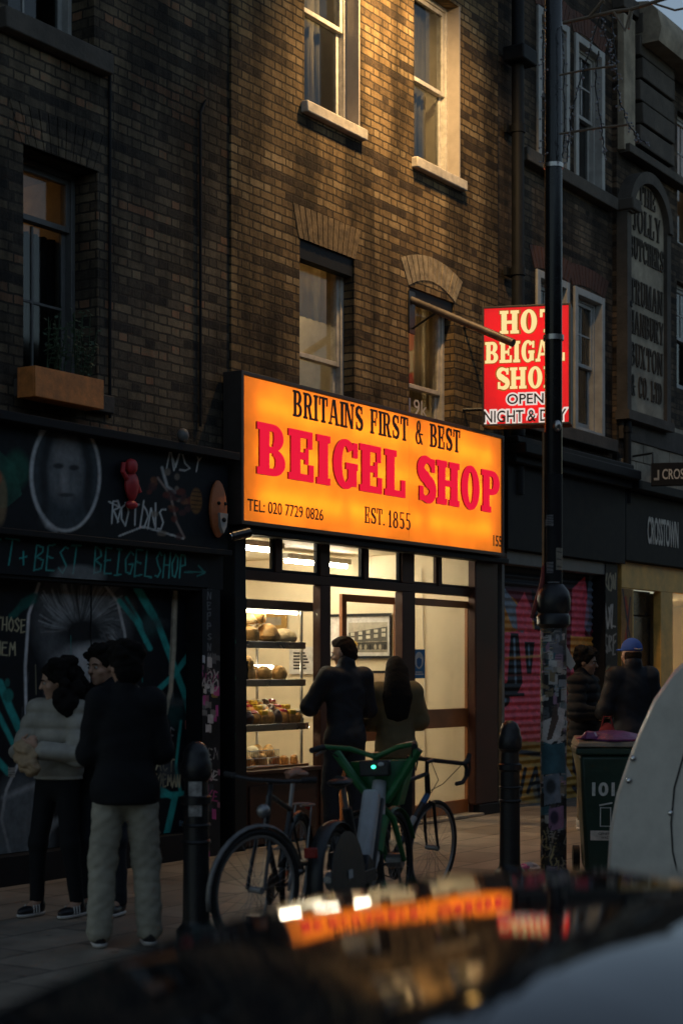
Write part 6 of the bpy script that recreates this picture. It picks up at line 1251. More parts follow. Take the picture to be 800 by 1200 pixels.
# dark car: a lofted body with glass house and a gently crowned roof
M['carblack'] = mat('black_car_paint', (.006,.007,.009), .05, var=.1, coat=.55, spec=.5, rv=.02)
M['car_glass'] = mat('car_glass', (.01,.012,.014), .03, var=.05, spec=.8, rv=.01)
CP = 7.68; g = fthing('dark_car', 'dark glossy car close in front, its roof mirroring the lit signs', 'car', -9.5, CP, -.1)
roofz = [(-11.9,.62),(-11.6,.74),(-11.3,.8),(-11.0,.98),(-10.7,1.10),(-10.4,1.165),(-10.1,1.195),(-9.8,1.205),(-9.5,1.205),(-9.2,1.19),(-8.9,1.165),(-8.6,1.13),(-8.3,1.085),(-8.0,1.03),(-7.6,.94),(-7.3,.86),(-7.0,.8),(-6.8,.7)]
def interp(x):
    for (a, b), (c, d) in zip(roofz[:-1], roofz[1:]):
        if a <= x <= c: t = (x-a)/(c-a); t = t*t*(3-2*t)*.3+t*.7; return b+(d-b)*t
    return roofz[0][1] if x < roofz[0][0] else roofz[-1][1]
rf = MB(); ns, npn = 90, 41; RW = .56; CR = 4.6
for i in range(ns):
    s_ = -10.6+(3.0)*i/(ns-1); zsum = sum(interp(s_+d_) for d_ in (-.2,-.1,0,.1,.2))/5
    for j in range(npn):
        u = -1+2*j/(npn-1); q = u*RW; dz = -(q*q)/(2*CR)-.8*max(0,q-.1)**2-.06*max(0,abs(u)-.8)**2/.04
        rf.v.append((s_, -(CP+q), zsum+.02+dz))
for i in range(ns-1):
    for j in range(npn-1): rf.f.append((i*npn+j, i*npn+j+1, (i+1)*npn+j+1, (i+1)*npn+j))
part('roof', rf, M['carblack'], g, ang=3)
bd = MB(); ST = [(-12.0,.62,.5),(-11.9,.78,.62),(-11.5,.85,.73),(-10.8,.88,.78),(-9,.89,.8),(-7.6,.87,.8),(-7.0,.8,.76),(-6.8,.66,.6)]
for s_, hw_, zt_ in ST:
    for a, b in ((-hw_*.9,.1),(-hw_,.3),(-hw_,.5),(-hw_*.95,zt_-.04),(-hw_*.86,zt_),(hw_*.86,zt_),(hw_*.95,zt_-.04),(hw_,.5),(hw_,.3),(hw_*.9,.1)): bd.v.append((s_, -(CP+a), b))
n = 10
for i in range(len(ST)-1):
    for j in range(n): bd.f.append((i*n+j, i*n+(j+1) % n, (i+1)*n+(j+1) % n, (i+1)*n+j))
bd.f += [tuple(range(n)), tuple((len(ST)-1)*n+j for j in reversed(range(n)))]
part('body', bd, M['carblack'], g, ang=.8)
def zr_(s_, q): return sum(interp(s_+d_) for d_ in (-.2,-.1,0,.1,.2))/5+.02-(q*q)/(2*CR)-.06-.8*max(0,q-.1)**2
for sg in (-1, 1):
    sg_m = MB(); N = 16
    for i in range(N):
        s_ = -10.6+3.0*i/(N-1); sg_m.v += [(s_, -(CP+sg*.8), .77), (s_, -(CP+sg*RW), zr_(s_, RW)-.002)]
    for i in range(N-1): sg_m.f.append((2*i,2*i+1,2*i+3,2*i+2))
    part('side_window', sg_m, M['car_glass'], g)
    part('wing_mirror', MB().ell((-10.45,-(CP+sg*1.0),.86), (.07,.12,.08), 16, 10), M['carblack'], g)
wsn = MB().add([(-11.35,-(CP-.74),.77),(-11.35,-(CP+.74),.77),(-10.601,-(CP+RW),zr_(-10.6,RW)),(-10.601,-(CP+.3),zr_(-10.6,.3)+.06),(-10.601,-CP,zr_(-10.6,0)+.06),(-10.601,-(CP-.3),zr_(-10.6,.3)+.06),(-10.601,-(CP-RW),zr_(-10.6,RW))], [(0,1,2,3,4,5,6)])
part('windscreen', wsn, M['car_glass'], g, smooth=False)
wsn = MB().add([(-7.05,-(CP-.7),.78),(-7.05,-(CP+.7),.78),(-7.599,-(CP+RW),zr_(-7.6,RW)),(-7.599,-CP,zr_(-7.6,0)+.06),(-7.599,-(CP-RW),zr_(-7.6,RW))], [(0,1,2,3,4)])
part('rear_screen', wsn, M['car_glass'], g, smooth=False)
for sx in (-11.3, -8.0):
    for sg in (-1, 1):
        w_ = part('wheel', MB().tube([(sx,-(CP+sg*.68),.21),(sx,-(CP+sg*.87),.21)], .31, 28), M['rubber'], g); part('rim', MB().tube([(sx,-(CP+sg*.86),.21),(sx,-(CP+sg*.875),.21)], .21, 20), M['silver'], w_)
# ------------------------------------------------------------------ people: one continuous surface per body and per garment
class SDF:
    def __init__(s): s.ops = []
    def cone(s, a, b, ra, rb, k=.02): s.ops.append(('c', np.array(a, float), np.array(b, float), ra, rb, k, None)); return s
    def ell(s, c, r, k=.02, M=None, op='u'): s.ops.append(('e', np.array(c, float), np.array(r, float), M, op, k, None)); return s
    def mesh(s, h, noise=None, cuts=(), pad=.03, quilt=0):
        lo = np.full(3, 1e9); hi = -lo
        for o in s.ops:
            if o[0] == 'c':
                lo = np.minimum(lo, np.minimum(o[1]-o[3], o[2]-o[4])); hi = np.maximum(hi, np.maximum(o[1]+o[3], o[2]+o[4]))
            elif o[4] == 'u': m_ = max(o[2]); lo = np.minimum(lo, o[1]-m_); hi = np.maximum(hi, o[1]+m_)
        lo -= pad; hi += pad; n = np.ceil((hi-lo)/h).astype(int)+1
        f = np.full(n, .5, np.float32)
        ax = [lo[i]+h*np.arange(n[i]) for i in range(3)]
        for o in s.ops:
            k = o[5]; mg = .05+k
            if o[0] == 'c': b0 = np.minimum(o[1]-o[3], o[2]-o[4])-mg; b1 = np.maximum(o[1]+o[3], o[2]+o[4])+mg
            else: m_ = max(o[2]); b0 = o[1]-m_-mg; b1 = o[1]+m_+mg
            i0 = np.clip(((b0-lo)/h).astype(int), 0, n-1); i1 = np.clip(((b1-lo)/h).astype(int)+1, 1, n)
            sl_ = tuple(slice(i0[q], i1[q]) for q in range(3))
            X, Y, Z = np.meshgrid(ax[0][sl_[0]], ax[1][sl_[1]], ax[2][sl_[2]], indexing='ij')
            if o[0] == 'c':
                a, b = o[1], o[2]; d = b-a; L2 = d @ d+1e-9
                t = np.clip(((X-a[0])*d[0]+(Y-a[1])*d[1]+(Z-a[2])*d[2])/L2, 0, 1)
                g_ = np.sqrt((X-a[0]-t*d[0])**2+(Y-a[1]-t*d[1])**2+(Z-a[2]-t*d[2])**2)-(o[3]+(o[4]-o[3])*t)
            else:
                P = np.stack([X-o[1][0], Y-o[1][1], Z-o[1][2]], -1)
                if o[3] is not None: P = P @ o[3]
                r = o[2]; k0 = np.linalg.norm(P/r, axis=-1); k1 = np.linalg.norm(P/(r*r), axis=-1)+1e-6; g_ = k0*(k0-1)/k1
            c_ = f[sl_]
            if o[0] == 'e' and o[4] == 's':
                hh = np.clip(.5-.5*(c_+g_)/k, 0, 1); f[sl_] = c_*(1-hh)+(-g_)*hh+k*hh*(1-hh)
            else:
                hh = np.clip(.5+.5*(c_-g_)/k, 0, 1); f[sl_] = c_*(1-hh)+g_*hh-k*hh*(1-hh)
        X, Y, Z = np.meshgrid(*ax, indexing='ij')
        if noise:
            for amp, fr, ph in noise: f += amp*(np.sin(fr*X+ph+2*np.sin(fr*.6*Z+ph))*np.sin(fr*1.3*Z+1.7*ph+1.5*np.sin(fr*.5*X))+.6*np.sin(fr*1.1*Y+fr*.9*Z+ph)).astype(np.float32)*.6
        if quilt: f += (.02*np.sqrt(np.abs(np.sin(np.pi*(Z/quilt))))-.014).astype(np.float32)*-1
        for c_ in cuts: f = np.maximum(f, c_(X, Y, Z).astype(np.float32))
        return surfnet(f, lo, h)
def surfnet(f, lo, h):
    ins = f < 0; nx, ny, nz = f.shape
    acc = np.zeros((nx-1, ny-1, nz-1, 3), np.float32); cnt = np.zeros((nx-1, ny-1, nz-1), np.float32)
    C = [(i, j, k) for i in (0,1) for j in (0,1) for k in (0,1)]
    sub = lambda c: f[c[0]:nx-1+c[0], c[1]:ny-1+c[1], c[2]:nz-1+c[2]]
    for a in C:
        for d in range(3):
            if a[d]: continue
            b = list(a); b[d] = 1; fa, fb = sub(a), sub(b); m = (fa < 0) != (fb < 0)
            t = np.where(m, fa/np.where(m, fa-fb, 1), 0)
            for q in range(3): acc[..., q] += m*(a[q]+(t if q == d else 0))
            cnt += m
    act = cnt > 0; idx = -np.ones(cnt.shape, int); idx[act] = np.arange(act.sum())
    ijk = np.argwhere(act); v = lo+h*(ijk+acc[act]/cnt[act][:,None]); faces = []
    for d in range(3):
        u, w = (d+1) % 3, (d+2) % 3
        A = [slice(1,-1)]*3; A[d] = slice(0,-1); B = [slice(1,-1)]*3; B[d] = slice(1,None)
        ia, ib = ins[tuple(A)], ins[tuple(B)]; e = np.argwhere(ia != ib); 
        if not len(e): continue
        flip = ia[tuple(e.T)]; e = e+1; e[:, d] -= 1
        def cell(du, dw): q = e.copy(); q[:, u] += du; q[:, w] += dw; return idx[tuple(q.T)]
        q = np.stack([cell(-1,-1), cell(0,-1), cell(0,0), cell(-1,0)], 1)
        q[~flip] = q[~flip][:, ::-1]; faces.append(q)
    faces = np.concatenate(faces); faces = faces[(faces >= 0).all(1)]
    return v, faces
def sdf_part(name, sd, h, m, parent, **k):
    v, f = sd.mesh(h, **k); return link_mesh(name, v.tolist(), f.tolist(), m, parent, ang=3.1)
V3 = lambda *a: np.array(a, float)
def hand(sd, wrist, d, nrm, thumb, curl=.6, s=1.0):
    d = d/np.linalg.norm(d); nrm = nrm-d*(nrm @ d); nrm = nrm/np.linalg.norm(nrm); side = np.cross(d, nrm); side = side/np.linalg.norm(side)
    if side @ thumb < 0: side = -side
    Mx = np.stack([side, d, nrm], 1)
    sd.ell(wrist+d*.048*s, V3(.041,.052,.016)*s, .012, Mx)
    for i, (o_, L_) in enumerate(((.03,.072),(.011,.08),(-.009,.075),(-.028,.058))):
        p0 = wrist+d*.085*s+side*o_*s; c_ = curl*(1+.08*i)
        p1 = p0+(d*math.cos(c_*.5)+nrm*math.sin(c_*.5))*L_*.5*s; p2 = p1+(d*math.cos(c_*1.3)+nrm*math.sin(c_*1.3))*L_*.5*s
        sd.cone(p0-d*.02*s, p0, .0095*s, .0092*s, .006).cone(p0, p1, .0092*s, .0085*s, .004).cone(p1, p2, .0085*s, .0068*s, .004)
    t0 = wrist+d*.025*s+side*.026*s; t1 = t0+(d*.55+side*.75+nrm*.35)*.042*s; t2 = t1+(d*.9+side*.15+nrm*.5)*.033*s
    sd.cone(t0, t1, .013*s, .0105*s, .008).cone(t1, t2, .0105*s, .008*s, .004)
def person(label, x, y, yaw, H, P, z=0.0):
    """P: pose and clothes. Own axes: +y is the way the body faces, +x its right."""
    root = thing('person', label, 'person', x, y, z, yaw)
    h = P.get('h', .01); k = H/1.75
    lean = P.get('lean', 0.0)
    def up(v): q = np.array(v, float)*k; q[1] += lean*max(0, q[2]/k-.9)*k; return q
    hipc = up((0,0,.93)); ch = up((0,.0,1.28)); nk = up((0,-.015,1.5)); sw_ = P.get('shw', .165); shR, shL = up((sw_,-.01,1.43)), up((-sw_,-.01,1.43))
    hc = up((0,.02,1.625)); elR, elL = up(P.get('elR',(.23,-.03,1.14))), up(P.get('elL',(-.23,-.03,1.14))); wrR, wrL = up(P.get('wrR',(.24,.05,.9))), up(P.get('wrL',(-.24,.05,.9)))
    st = P.get('stance', ((.11,.0),(-.11,.0))); sk = P['skin']
    # head axes
    hy, hp = P.get('head', (0,0)); RM = np.array((Matrix.Rotation(hy,3,'Z') @ Matrix.Rotation(hp,3,'X')))
    hp_ = lambda v: hc+RM @ (np.array(v, float)*k)
    b = SDF()
    b.ell(hp_((0,-.012,.03)), V3(.076,.096,.098)*k, .02, RM).ell(hp_((0,.03,-.045)), V3(.056,.066,.075)*k, .03, RM)
    b.ell(hp_((0,.072,.022)), V3(.05,.022,.014)*k, .02, RM).cone(hp_((0,.09,.012)), hp_((0,.112,-.022)), .009*k, .014*k, .012)
    for sx in (-1,1):
        b.ell(hp_((sx*.076,-.005,-.005)), V3(.012,.024,.033)*k, .01, RM); b.ell(hp_((sx*.031,.097,.004)), V3(.017,.014,.011)*k, .012, RM, 's'); b.ell(hp_((sx*.042,.06,-.028)), V3(.022,.025,.02)*k, .02, RM)
    b.ell(hp_((0,.086,-.058)), V3(.024,.012,.006)*k, .006, RM).ell(hp_((0,.085,-.071)), V3(.021,.012,.007)*k, .006, RM).ell(hp_((0,.076,-.098)), V3(.02,.018,.015)*k, .02, RM)
    b.cone(nk-V3(0,0,.06)*k, hp_((0,-.03,-.06)), .058*k, .052*k, .03)
    b.ell(ch, V3(.155,.095,.2)*k, .06).ell(up((0,0,1.08)), V3(.13,.085,.16)*k, .06).ell(hipc, V3(.155,.1,.12)*k, .05).cone(shR, shL, .055*k, .055*k, .05)
    for sh, el, wr, hd in ((shR, elR, wrR, 'hR'), (shL, elL, wrL, 'hL')):
        b.cone(sh, el, .048*k, .038*k, .03).cone(el, wr, .038*k, .026*k, .02)
        hd_ = P.get(hd, {}); d = np.array(hd_.get('d', (wr-el)/np.linalg.norm(wr-el)), float); hand(b, wr+d*.01, d, np.array(hd_.get('n', (-np.sign(wr[0]) or 1, .2, 0)), float), np.array(hd_.get('t', (0,1,.3)), float), hd_.get('curl', .5), k)
    legs = []
    for (fx, fy), sx in zip(st, (1,-1)):
        hp2 = up((sx*.085,0,.9)); an = V3(fx, fy-.03, .09)*V3(k,k,k); kn = (hp2+an)/2+V3(sx*.01,.035,.01)*k; legs.append((hp2, kn, an, V3(fx,fy,0)*k))
        b.cone(hp2, kn, .078*k, .055*k, .04).cone(kn, an, .052*k, .036*k, .03).cone(an, an+V3(0,.12,-.05)*k, .036*k, .026*k, .02)
    sdf_part('body', b, P.get('hb', .0085), sk, root)
    if P.get('face', True):
        for sx in (-1,1):
            e_ = part('eye', MB().ell(tuple(hp_((sx*.031,.082,.004))), (.0115*k,)*3, 12, 8), M['eye_white'], root); part('iris', MB().ell(tuple(hp_((sx*.031,.0925,.004))), (.006*k,.0035*k,.006*k), 10, 6), M['black'], e_)
            part('eyebrow', MB().tube([tuple(hp_((sx*.012,.098,.024))), tuple(hp_((sx*.032,.096,.031))), tuple(hp_((sx*.052,.082,.024)))], [.003*k,.0045*k,.003*k], 6), P['hairm'], root)
        part('mouth', MB().tube([tuple(hp_((-.022,.09,-.064))), tuple(hp_((0,.0985,-.0635))), tuple(hp_((.022,.09,-.064)))], [.002*k,.004*k,.002*k], 6), M['lip'], root)
    # top
    T = P['top']; g_ = T.get('g', .02)*k; hem = T.get('hem', .86)*k; t = SDF()
    t.ell(ch+V3(0,0,.02), V3(.16,.1,.2)*k+g_, .06).ell(up((0,0,1.08)), V3(.14,.095,.17)*k+g_, .06).ell(up((0,-.005,.92)), V3(.155,.105,.14)*k+g_, .06).ell(V3(0,-.005*k,hem+.06), V3(.152*k+g_*.9+T.get('hw',0),.105*k+g_*.9+T.get('hw',0),.2), .05).cone(shR+V3(.01,0,-.005), shL-V3(.01,0,.005), .06*k+g_*.6, .06*k+g_*.6, .05)
    t.cone(nk-V3(0,0,.07)*k, nk+V3(0,-.01,T.get('collar',.0))*k, .075*k+g_*.4, .066*k+g_*.3, .03)
    wl_ = T.get('cuff', .93)
    for sh, el, wr in ((shR, elR, wrR), (shL, elL, wrL)):
        t.cone(sh, el, .058*k+g_, .05*k+g_, .035).cone(el, el+(wr-el)*wl_, .05*k+g_, .037*k+g_*.8, .03)
    cuts = [lambda X, Y, Z: hem-Z]
    nz_ = T.get('noise', [(.006, 16, .3), (.003, 34, 1.1)])
    sdf_part(T.get('name','jacket'), t, h, T['m'], root, noise=nz_, cuts=cuts[:1], quilt=T.get('quilt', 0))
    # trousers
    L_ = P['legs']; g2 = L_.get('g', .012)*k; wz = L_.get('waist', 1.0)*k; hz2 = L_.get('end', .07)*k; t = SDF()
    t.ell(hipc, V3(.15,.105,.13)*k+g2, .05)
    for hp2, kn, an, ft in legs:
        t.cone(hp2+V3(0,0,.02), kn, .085*k+g2, .062*k+g2, .04 if L_.get('loose') else .03).cone(kn, an, .06*k+g2*1.1, .046*k+g2*L_.get('flare',1.0), .03)
    sdf_part(L_.get('name','trousers'), t, h, L_['m'], root, noise=L_.get('noise', [(.005, 18, .5), (.003, 40, 2.1)]), cuts=[lambda X, Y, Z: Z-wz, lambda X, Y, Z: hz2-Z])
    # shoes
    for hp2, kn, an, ft in legs:
        s_ = SDF(); c_ = ft+V3(0,.0,.0)
        s_.ell(c_+V3(0,-.04,.055)*k, V3(.042,.06,.055)*k, .03).ell(c_+V3(0,.06,.042)*k, V3(.047,.105,.038)*k, .03).cone(c_+V3(0,-.045,.08)*k, c_+V3(0,-.045,.1)*k, .045*k, .043*k, .02)
        so_ = sdf_part('shoe', s_, .008, P['shoe'], root, cuts=[lambda X, Y, Z: .022*k-Z])
        q = SDF(); q.ell(c_+V3(0,-.04,.02)*k, V3(.045,.065,.03)*k, .03).ell(c_+V3(0,.06,.02)*k, V3(.05,.11,.03)*k, .03)
        sdf_part('sole', q, .008, P.get('sole', M['sole']), so_, cuts=[lambda X, Y, Z: .002-Z, lambda X, Y, Z: Z-.028*k])
        if P.get('stripes'):
            for sx in (-1,1):
                sm2 = MB()
                for i in range(3): sm2.tube([tuple(c_+V3(sx*.047,.0+.028*i,.03)*k), tuple(c_+V3(sx*.036,.02+.028*i-.03,.082)*k)], .0055*k, 6)
                part('stripes', sm2, M['sole'], so_)
            part('laces', MB().tube([tuple(c_+V3(-.02,.03,.082)*k), tuple(c_+V3(.02,.045,.08)*k), tuple(c_+V3(-.02,.06,.073)*k), tuple(c_+V3(.02,.075,.068)*k)], .004*k, 6), M['sole'], so_)
    # hair
    hr = P.get('hair', 'short'); t = SDF(); face_cut = lambda X, Y, Z: None
    Mi = RM.T
    def loc(X, Y, Z): q = np.stack([X-hc[0], Y-hc[1], Z-hc[2]], -1) @ RM; return q[...,0]/k, q[...,1]/k, q[...,2]/k
    def facecut(X, Y, Z): a, b_, c_ = loc(X, Y, Z); return np.where(b_ > .0, np.minimum((b_-(.055+.55*np.clip(c_-.035, -.2, .1)))*.7, (.066-np.abs(a))*1.0+.0), -1.0)
    if hr == 'short':
        t.ell(hp_((0,-.018,.042)), V3(.083,.102,.1)*k, .02, RM).ell(hp_((0,-.06,-.01)), V3(.074,.058,.09)*k, .03, RM).ell(hp_((.01,.035,.105)), V3(.06,.05,.03)*k, .03, RM)
        def sc2(X, Y, Z): a, b_, c_ = loc(X, Y, Z); return np.maximum(np.where(b_ > -.015, .05+.3*np.clip(b_,0,.1)-c_, -.085-c_), facecut(X, Y, Z))
        sdf_part('hair', t, .0085, P['hairm'], root, noise=[(.005, 60, .4), (.004, 110, 1.2)], cuts=[sc2])
    elif hr == 'mop':
        rg = random.Random(3); t.ell(hp_((0,-.02,.05)), V3(.1,.115,.1)*k, .02, RM).ell(hp_((0,-.07,-.01)), V3(.09,.06,.1)*k, .03, RM)
        for i in range(26):
            a = rg.uniform(0,6.28); e_ = rg.uniform(.1,1.3); t.ell(hp_((.095*math.cos(a)*math.cos(e_*.8), -.02+.11*math.sin(a)*math.cos(e_*.8), .05+.09*math.sin(e_))), V3(.032,.032,.028)*k, .012)
        sdf_part('hair', t, .0085, P['hairm'], root, noise=[(.006, 55, .4), (.004, 100, 1.2)], cuts=[facecut])
    elif hr == 'long':
        t.ell(hp_((0,-.016,.04)), V3(.09,.11,.104)*k, .02, RM)
        t.ell(nk+V3(0,-.085,-.12)*k, V3(.125,.07,.26)*k, .05).ell(hp_((0,-.05,-.06)), V3(.09,.085,.13)*k, .03, RM)
        for sx in (-1,0,1): t.cone(hp_((sx*.05,-.06,.0)), nk+V3(sx*.085,-.075,-.12-.1*(sx == 0))*k, .06*k, .05*k, .04).cone(nk+V3(sx*.085,-.075,-.12)*k, nk+V3(sx*.075,-.09,-.3)*k, .05*k, .025*k, .04)
        sdf_part('hair', t, .0085, P['hairm'], root, noise=[(.0015, 95, .4)], cuts=[facecut])
    elif hr == 'curly':
        rg = random.Random(6); t.ell(hp_((0,-.03,.045)), V3(.105,.12,.105)*k, .02, RM)
        for i in range(70):
            a = rg.uniform(R(150), R(390)); zz_ = rg.uniform(-.24, .12); rr_ = .105+.06*max(0,min(1,(.06-zz_)/.18))
            t.ell(hp_((rr_*math.cos(a)*1.05, -.035+rr_*.95*math.sin(a), zz_)), V3(1,1,1)*rg.uniform(.032,.055)*k, .015)
        sdf_part('hair', t, .0085, P['hairm'], root, noise=[(.007, 50, .4), (.005, 95, 1.2)], cuts=[facecut])
    elif hr == 'cap':
        t.ell(hp_((0,-.03,-.01)), V3(.081,.085,.07)*k, .02, RM); sdf_part('hair', t, .0085, P['hairm'], root, noise=[(.003, 80, .4)], cuts=[facecut, lambda X, Y, Z: loc(X,Y,Z)[2]-.03, lambda X, Y, Z: -.06-loc(X,Y,Z)[2]])
        t = SDF(); t.ell(hp_((0,-.012,.05)), V3(.092,.112,.1)*k, .02, RM)
        cp = sdf_part('cap', t, .0085, P['capm'], root, cuts=[lambda X, Y, Z: .032-loc(X,Y,Z)[2]]); t = SDF(); t.ell(hp_((0,.13,.04)), V3(.075,.08,.012)*k, .02, RM); sdf_part('peak', t, .008, P['capm'], cp)
        part('strap', MB().tube([tuple(hp_((-.035,-.125,.05))), tuple(hp_((0,-.13,.045))), tuple(hp_((.035,-.125,.05)))], .006*k, 6), M['white_old'], cp)
    return root, dict(hc=hc, wrR=wrR, wrL=wrL, nk=nk, ch=ch, k=k, up=up)
M['eye_white'] = mat('eye_white', (.36,.33,.3), .25, var=.05); M['lip'] = mat('lip', (.3,.12,.1), .5); M['sole'] = mat('white_sole', (.55,.53,.5), .6)
def cloth(n, c, r=.85, **k): return mat(n, c, r, var=.18, vs=8, bump=.15, bs=220, spec=.25, **k)
M['pale_puffer'] = cloth('pale_quilted_jacket', (.33,.315,.27), .5); M['blackcloth'] = cloth('black_cloth', (.008,.009,.011)); M['jeans'] = cloth('pale_grey_jeans', (.31,.295,.235))
M['navycoat'] = cloth('dark_navy_coat', (.013,.015,.02), .6); M['olivecoat'] = cloth('olive_brown_coat', (.11,.09,.048)); M['khaki'] = cloth('khaki_trousers', (.16,.14,.1)); M['darkjeans'] = cloth('dark_jeans', (.02,.022,.028))
M['bluecap'] = cloth('blue_cap', (.03,.085,.36)); M['redcloth'] = cloth('dark_red_bag', (.16,.02,.025)); M['whiteshoe'] = mat('pale_shoe', (.5,.48,.44), .5); M['blackshoe'] = mat('black_shoe', (.012,.012,.014), .4)
# woman eating from a paper bag, by the mural
wx, wy = G(68, 10.9)
p1, d1 = person('woman with big dark curly hair in a pale puffer jacket eating from a paper bag', wx, wy, R(150), 1.62,
    dict(skin=M['skin'], hairm=M['hair'], hair='curly', head=(R(-42), R(-14)), elR=(.27,.06,1.13), elL=(-.25,.08,1.12), wrR=(.085,.25,1.17), wrL=(-.06,.27,1.16),
    hR=dict(d=(-.75,.45,.3), n=(-.3,-.6,.3), t=(-.2,.1,1), curl=.9), hL=dict(d=(.7,.45,.3), n=(.3,-.6,.2), t=(.2,.1,1), curl=.9),
    stance=((.16,.06),(-.12,-.03)), top=dict(name='puffer_jacket', m=M['pale_puffer'], g=.026, hem=.95, collar=.05, cuff=.9, noise=[(.004,14,.3)], quilt=.1), legs=dict(name='leggings', m=M['blackcloth'], g=.002, waist=1.04, end=.1, noise=[(.002,30,.2)]), shoe=M['blackshoe'], stripes=True))
wv = Vector((wx, wy, 0)); rz = Matrix.Rotation(R(150), 4, 'Z')
hm_ = (d1['wrR']+d1['wrL'])/2
bp = wv+rz @ Vector((hm_[0], hm_[1]+.045, hm_[2]-.02))
g = thing('paper_bag', 'crumpled brown paper bag held in both hands by the woman in the puffer jacket', 'paper bag', bp.x, bp.y, bp.z-.13, R(150))
pb_ = SDF(); pb_.ell((0,.0,.09), (.085,.045,.1), .03).ell((.03,.01,.16), (.06,.04,.06), .03).ell((-.04,0,.03), (.06,.04,.05), .03)
sdf_part('bag', pb_, .007, M['paper'], g, noise=[(.012,40,.5),(.007,85,1.9)])
# man in black sweater and pale jeans, back turned
mx_, my_ = G(147, 9.75)
person('man in a black sweatshirt and baggy pale grey jeans standing with his back turned', mx_, my_, R(12), 1.71,
    dict(skin=M['skin'], hairm=M['hair'], hair='mop', face=False, head=(R(15), R(-6)), elR=(.215,.04,1.13), elL=(-.215,.05,1.13), wrR=(.12,.26,1.1), wrL=(-.11,.27,1.12), shw=.15, stance=((.14,.02),(-.15,.0)),
    top=dict(name='sweatshirt', m=M['blackcloth'], g=.022, hw=.03, hem=.83, collar=.0, cuff=.95, noise=[(.009,12,.3),(.004,30,1.2)]), legs=dict(name='jeans', m=M['jeans'], g=.02, waist=.96, end=.03, loose=True, flare=1.45, noise=[(.003,21,.5),(.0045,48,2.1),(.0035,95,.8)]), shoe=M['blackshoe']))
# young man looking over between the two
tx, ty = G(122, 11.0)
person('young man in dark clothes between the curly-haired woman and man in pale jeans', tx, ty, R(160), 1.72,
    dict(skin=M['skin'], hairm=M['hair'], hair='mop', head=(R(-20), R(-8)), stance=((.11,.0),(-.11,.04)), top=dict(name='jacket', m=M['blackcloth'], g=.03, hem=.84, collar=.03), legs=dict(m=M['darkjeans'], g=.012), shoe=M['blackshoe']))
# man at the window
ax_, ay_ = G(404, 15.2); 
person('tall man in a dark navy jacket with short brown hair choosing at the shop window', ax_, ay_, R(28), 1.86,
    dict(skin=M['skin'], hairm=M['hair_brown'], hair='short', head=(R(32), R(-14)), elR=(.25,.05,1.15), elL=(-.28,.1,1.17), wrR=(.16,.27,1.1), wrL=(-.14,.3,1.18), stance=((.12,.0),(-.12,.04)),
    top=dict(name='jacket', m=M['navycoat'], g=.025, hem=.82, collar=.045, noise=[(.008,13,.3),(.004,32,1.2)]), legs=dict(m=M['darkjeans'], g=.014), shoe=M['blackshoe']))
# long-haired woman beside him
cx_, cy2 = G(463, 15.6)
person('woman with long straight black hair in an olive brown coat waiting at the shop', cx_, cy2, R(8), 1.69,
    dict(skin=M['skin'], hairm=M['hair'], hair='long', face=False, head=(R(8), 0), elR=(.24,.04,1.15), elL=(-.25,.05,1.14), wrR=(.12,.26,1.1), wrL=(-.12,.26,1.1), stance=((.1,.0),(-.1,.0)),
    top=dict(name='coat', m=M['olivecoat'], g=.04, hem=.8, collar=.03), legs=dict(m=M['blackcloth'], g=.006), shoe=M['blackshoe']))
# two men by the shutter
ux, uy = G(684, 16.9)
p6, d6 = person('dark-haired man in black padded jacket and khaki trousers holding a cup', ux, uy, R(-118), 1.78,
    dict(skin=M['skin_dark'], hairm=M['hair'], hair='mop', head=(R(6), R(-10)), elR=(.26,.02,1.14), elL=(-.25,.02,1.14), wrR=(.15,.2,1.13), wrL=(-.1,.2,1.1), hR=dict(d=(-.5,.75,.15), n=(-.8,-.3,0), t=(0,0,1), curl=1.0), hL=dict(d=(.6,.6,.1), n=(.5,-.2,.6), t=(0,.4,1), curl=.8), stance=((.1,.06),(-.1,-.02)),
    top=dict(name='padded_jacket', m=M['blackcloth'], g=.036, hem=.8, collar=.04, quilt=.09), legs=dict(m=M['khaki'], g=.02, end=.1), shoe=M['whiteshoe']))
u2 = Vector((ux, uy, 0))+Matrix.Rotation(R(-118), 4, 'Z') @ Vector((d6['wrR'][0]-.065, d6['wrR'][1]+.07, d6['wrR'][2]-.04))
g = thing('paper_cup', 'white paper cup held by the dark-haired man beside the shutter', 'cup', u2.x, u2.y, u2.z)
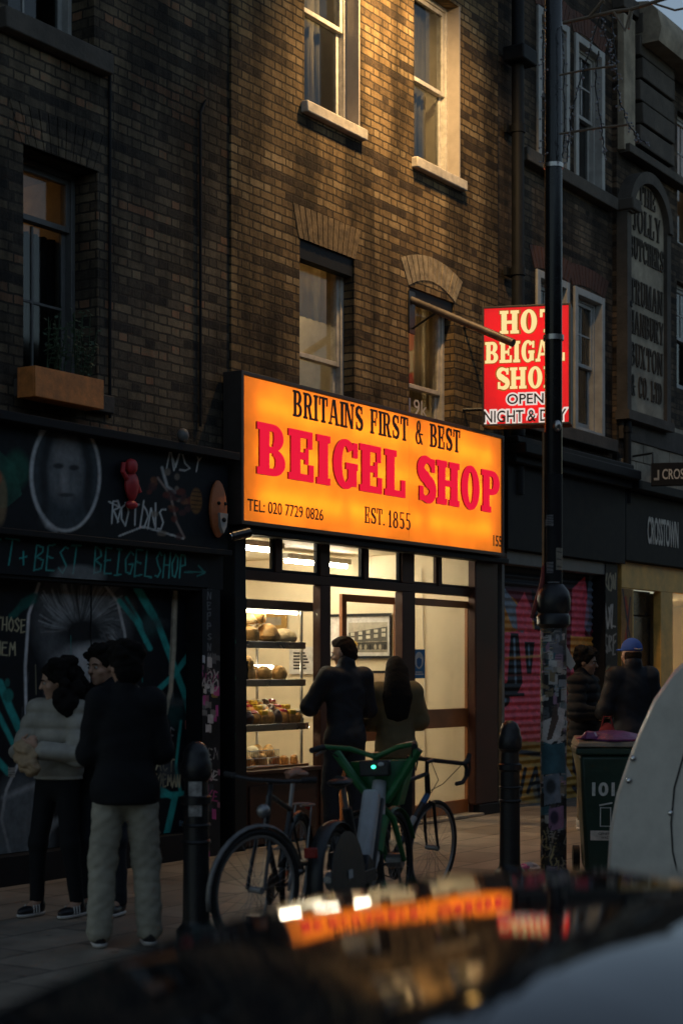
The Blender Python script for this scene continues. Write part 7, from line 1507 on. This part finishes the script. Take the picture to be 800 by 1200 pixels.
part('cup', MB().lathe([(.028,0),(.038,.1),(.04,.102)], (0,0,0), 18), M['white'], g); part('lid', MB().lathe([(.041,.1025),(.041,.112),(.03,.118)], (0,0,0), 18), M['white'], g)
vx_, vy_ = G(740, 16.4)
person('man in a bright blue baseball cap with his back turned behind the bin', vx_, vy_, R(14), 1.86,
    dict(skin=M['skin'], hairm=M['hair_brown'], hair='cap', capm=M['bluecap'], face=False, head=(R(6), 0), elR=(.24,.03,1.14), elL=(-.24,.04,1.14), wrR=(.2,.25,1.08), wrL=(-.2,.25,1.08), stance=((.12,.0),(-.12,.0)),
    top=dict(name='jacket', m=M['navycoat'], g=.028, hem=.84, collar=.05), legs=dict(m=M['darkjeans'], g=.014), shoe=M['blackshoe']))
rbx, rby = G(711, 16.0); g = thing('carrier_bag', 'dark red carrier bag hanging between the two men behind the bin', 'bag', rbx, rby, .72)
part('bag', MB().ell((0,0,.17), (.11,.06,.17), 16, 10, .1, 4), M['redcloth'], g); part('handle', MB().tube([(-.06,0,.3),(-.03,0,.42),(.03,0,.42),(.06,0,.3)], .008, 6), M['redcloth'], g)
# ------------------------------------------------------------------ camera and render settings
cam = bpy.data.cameras.new('camera'); co = bpy.data.objects.new('camera', cam); COL.objects.link(co); SC.camera = co
co.location = (0, 0, CH); co.rotation_euler = (R(90), 0, 0)
cam.sensor_fit = 'VERTICAL'; cam.sensor_height = 36; cam.sensor_width = 24; cam.lens = 60; cam.shift_y = (HY-600)/1200; cam.clip_end = 3000; cam.clip_start = .05
cam.dof.use_dof = True; cam.dof.focus_distance = 15.5; cam.dof.aperture_fstop = 2.0
SC.view_settings.view_transform = 'Standard'; SC.view_settings.look = 'None'; SC.view_settings.exposure = 0; SC.view_settings.gamma = 1
SC.render.engine = 'CYCLES'; cy_ = SC.cycles
cy_.use_denoising = True; cy_.max_bounces = 8; cy_.diffuse_bounces = 4; cy_.glossy_bounces = 4; cy_.transmission_bounces = 6; cy_.transparent_max_bounces = 16
cy_.caustics_reflective = False; cy_.caustics_refractive = False; cy_.sample_clamp_indirect = 6; cy_.blur_glossy = .5; cy_.use_light_tree = True
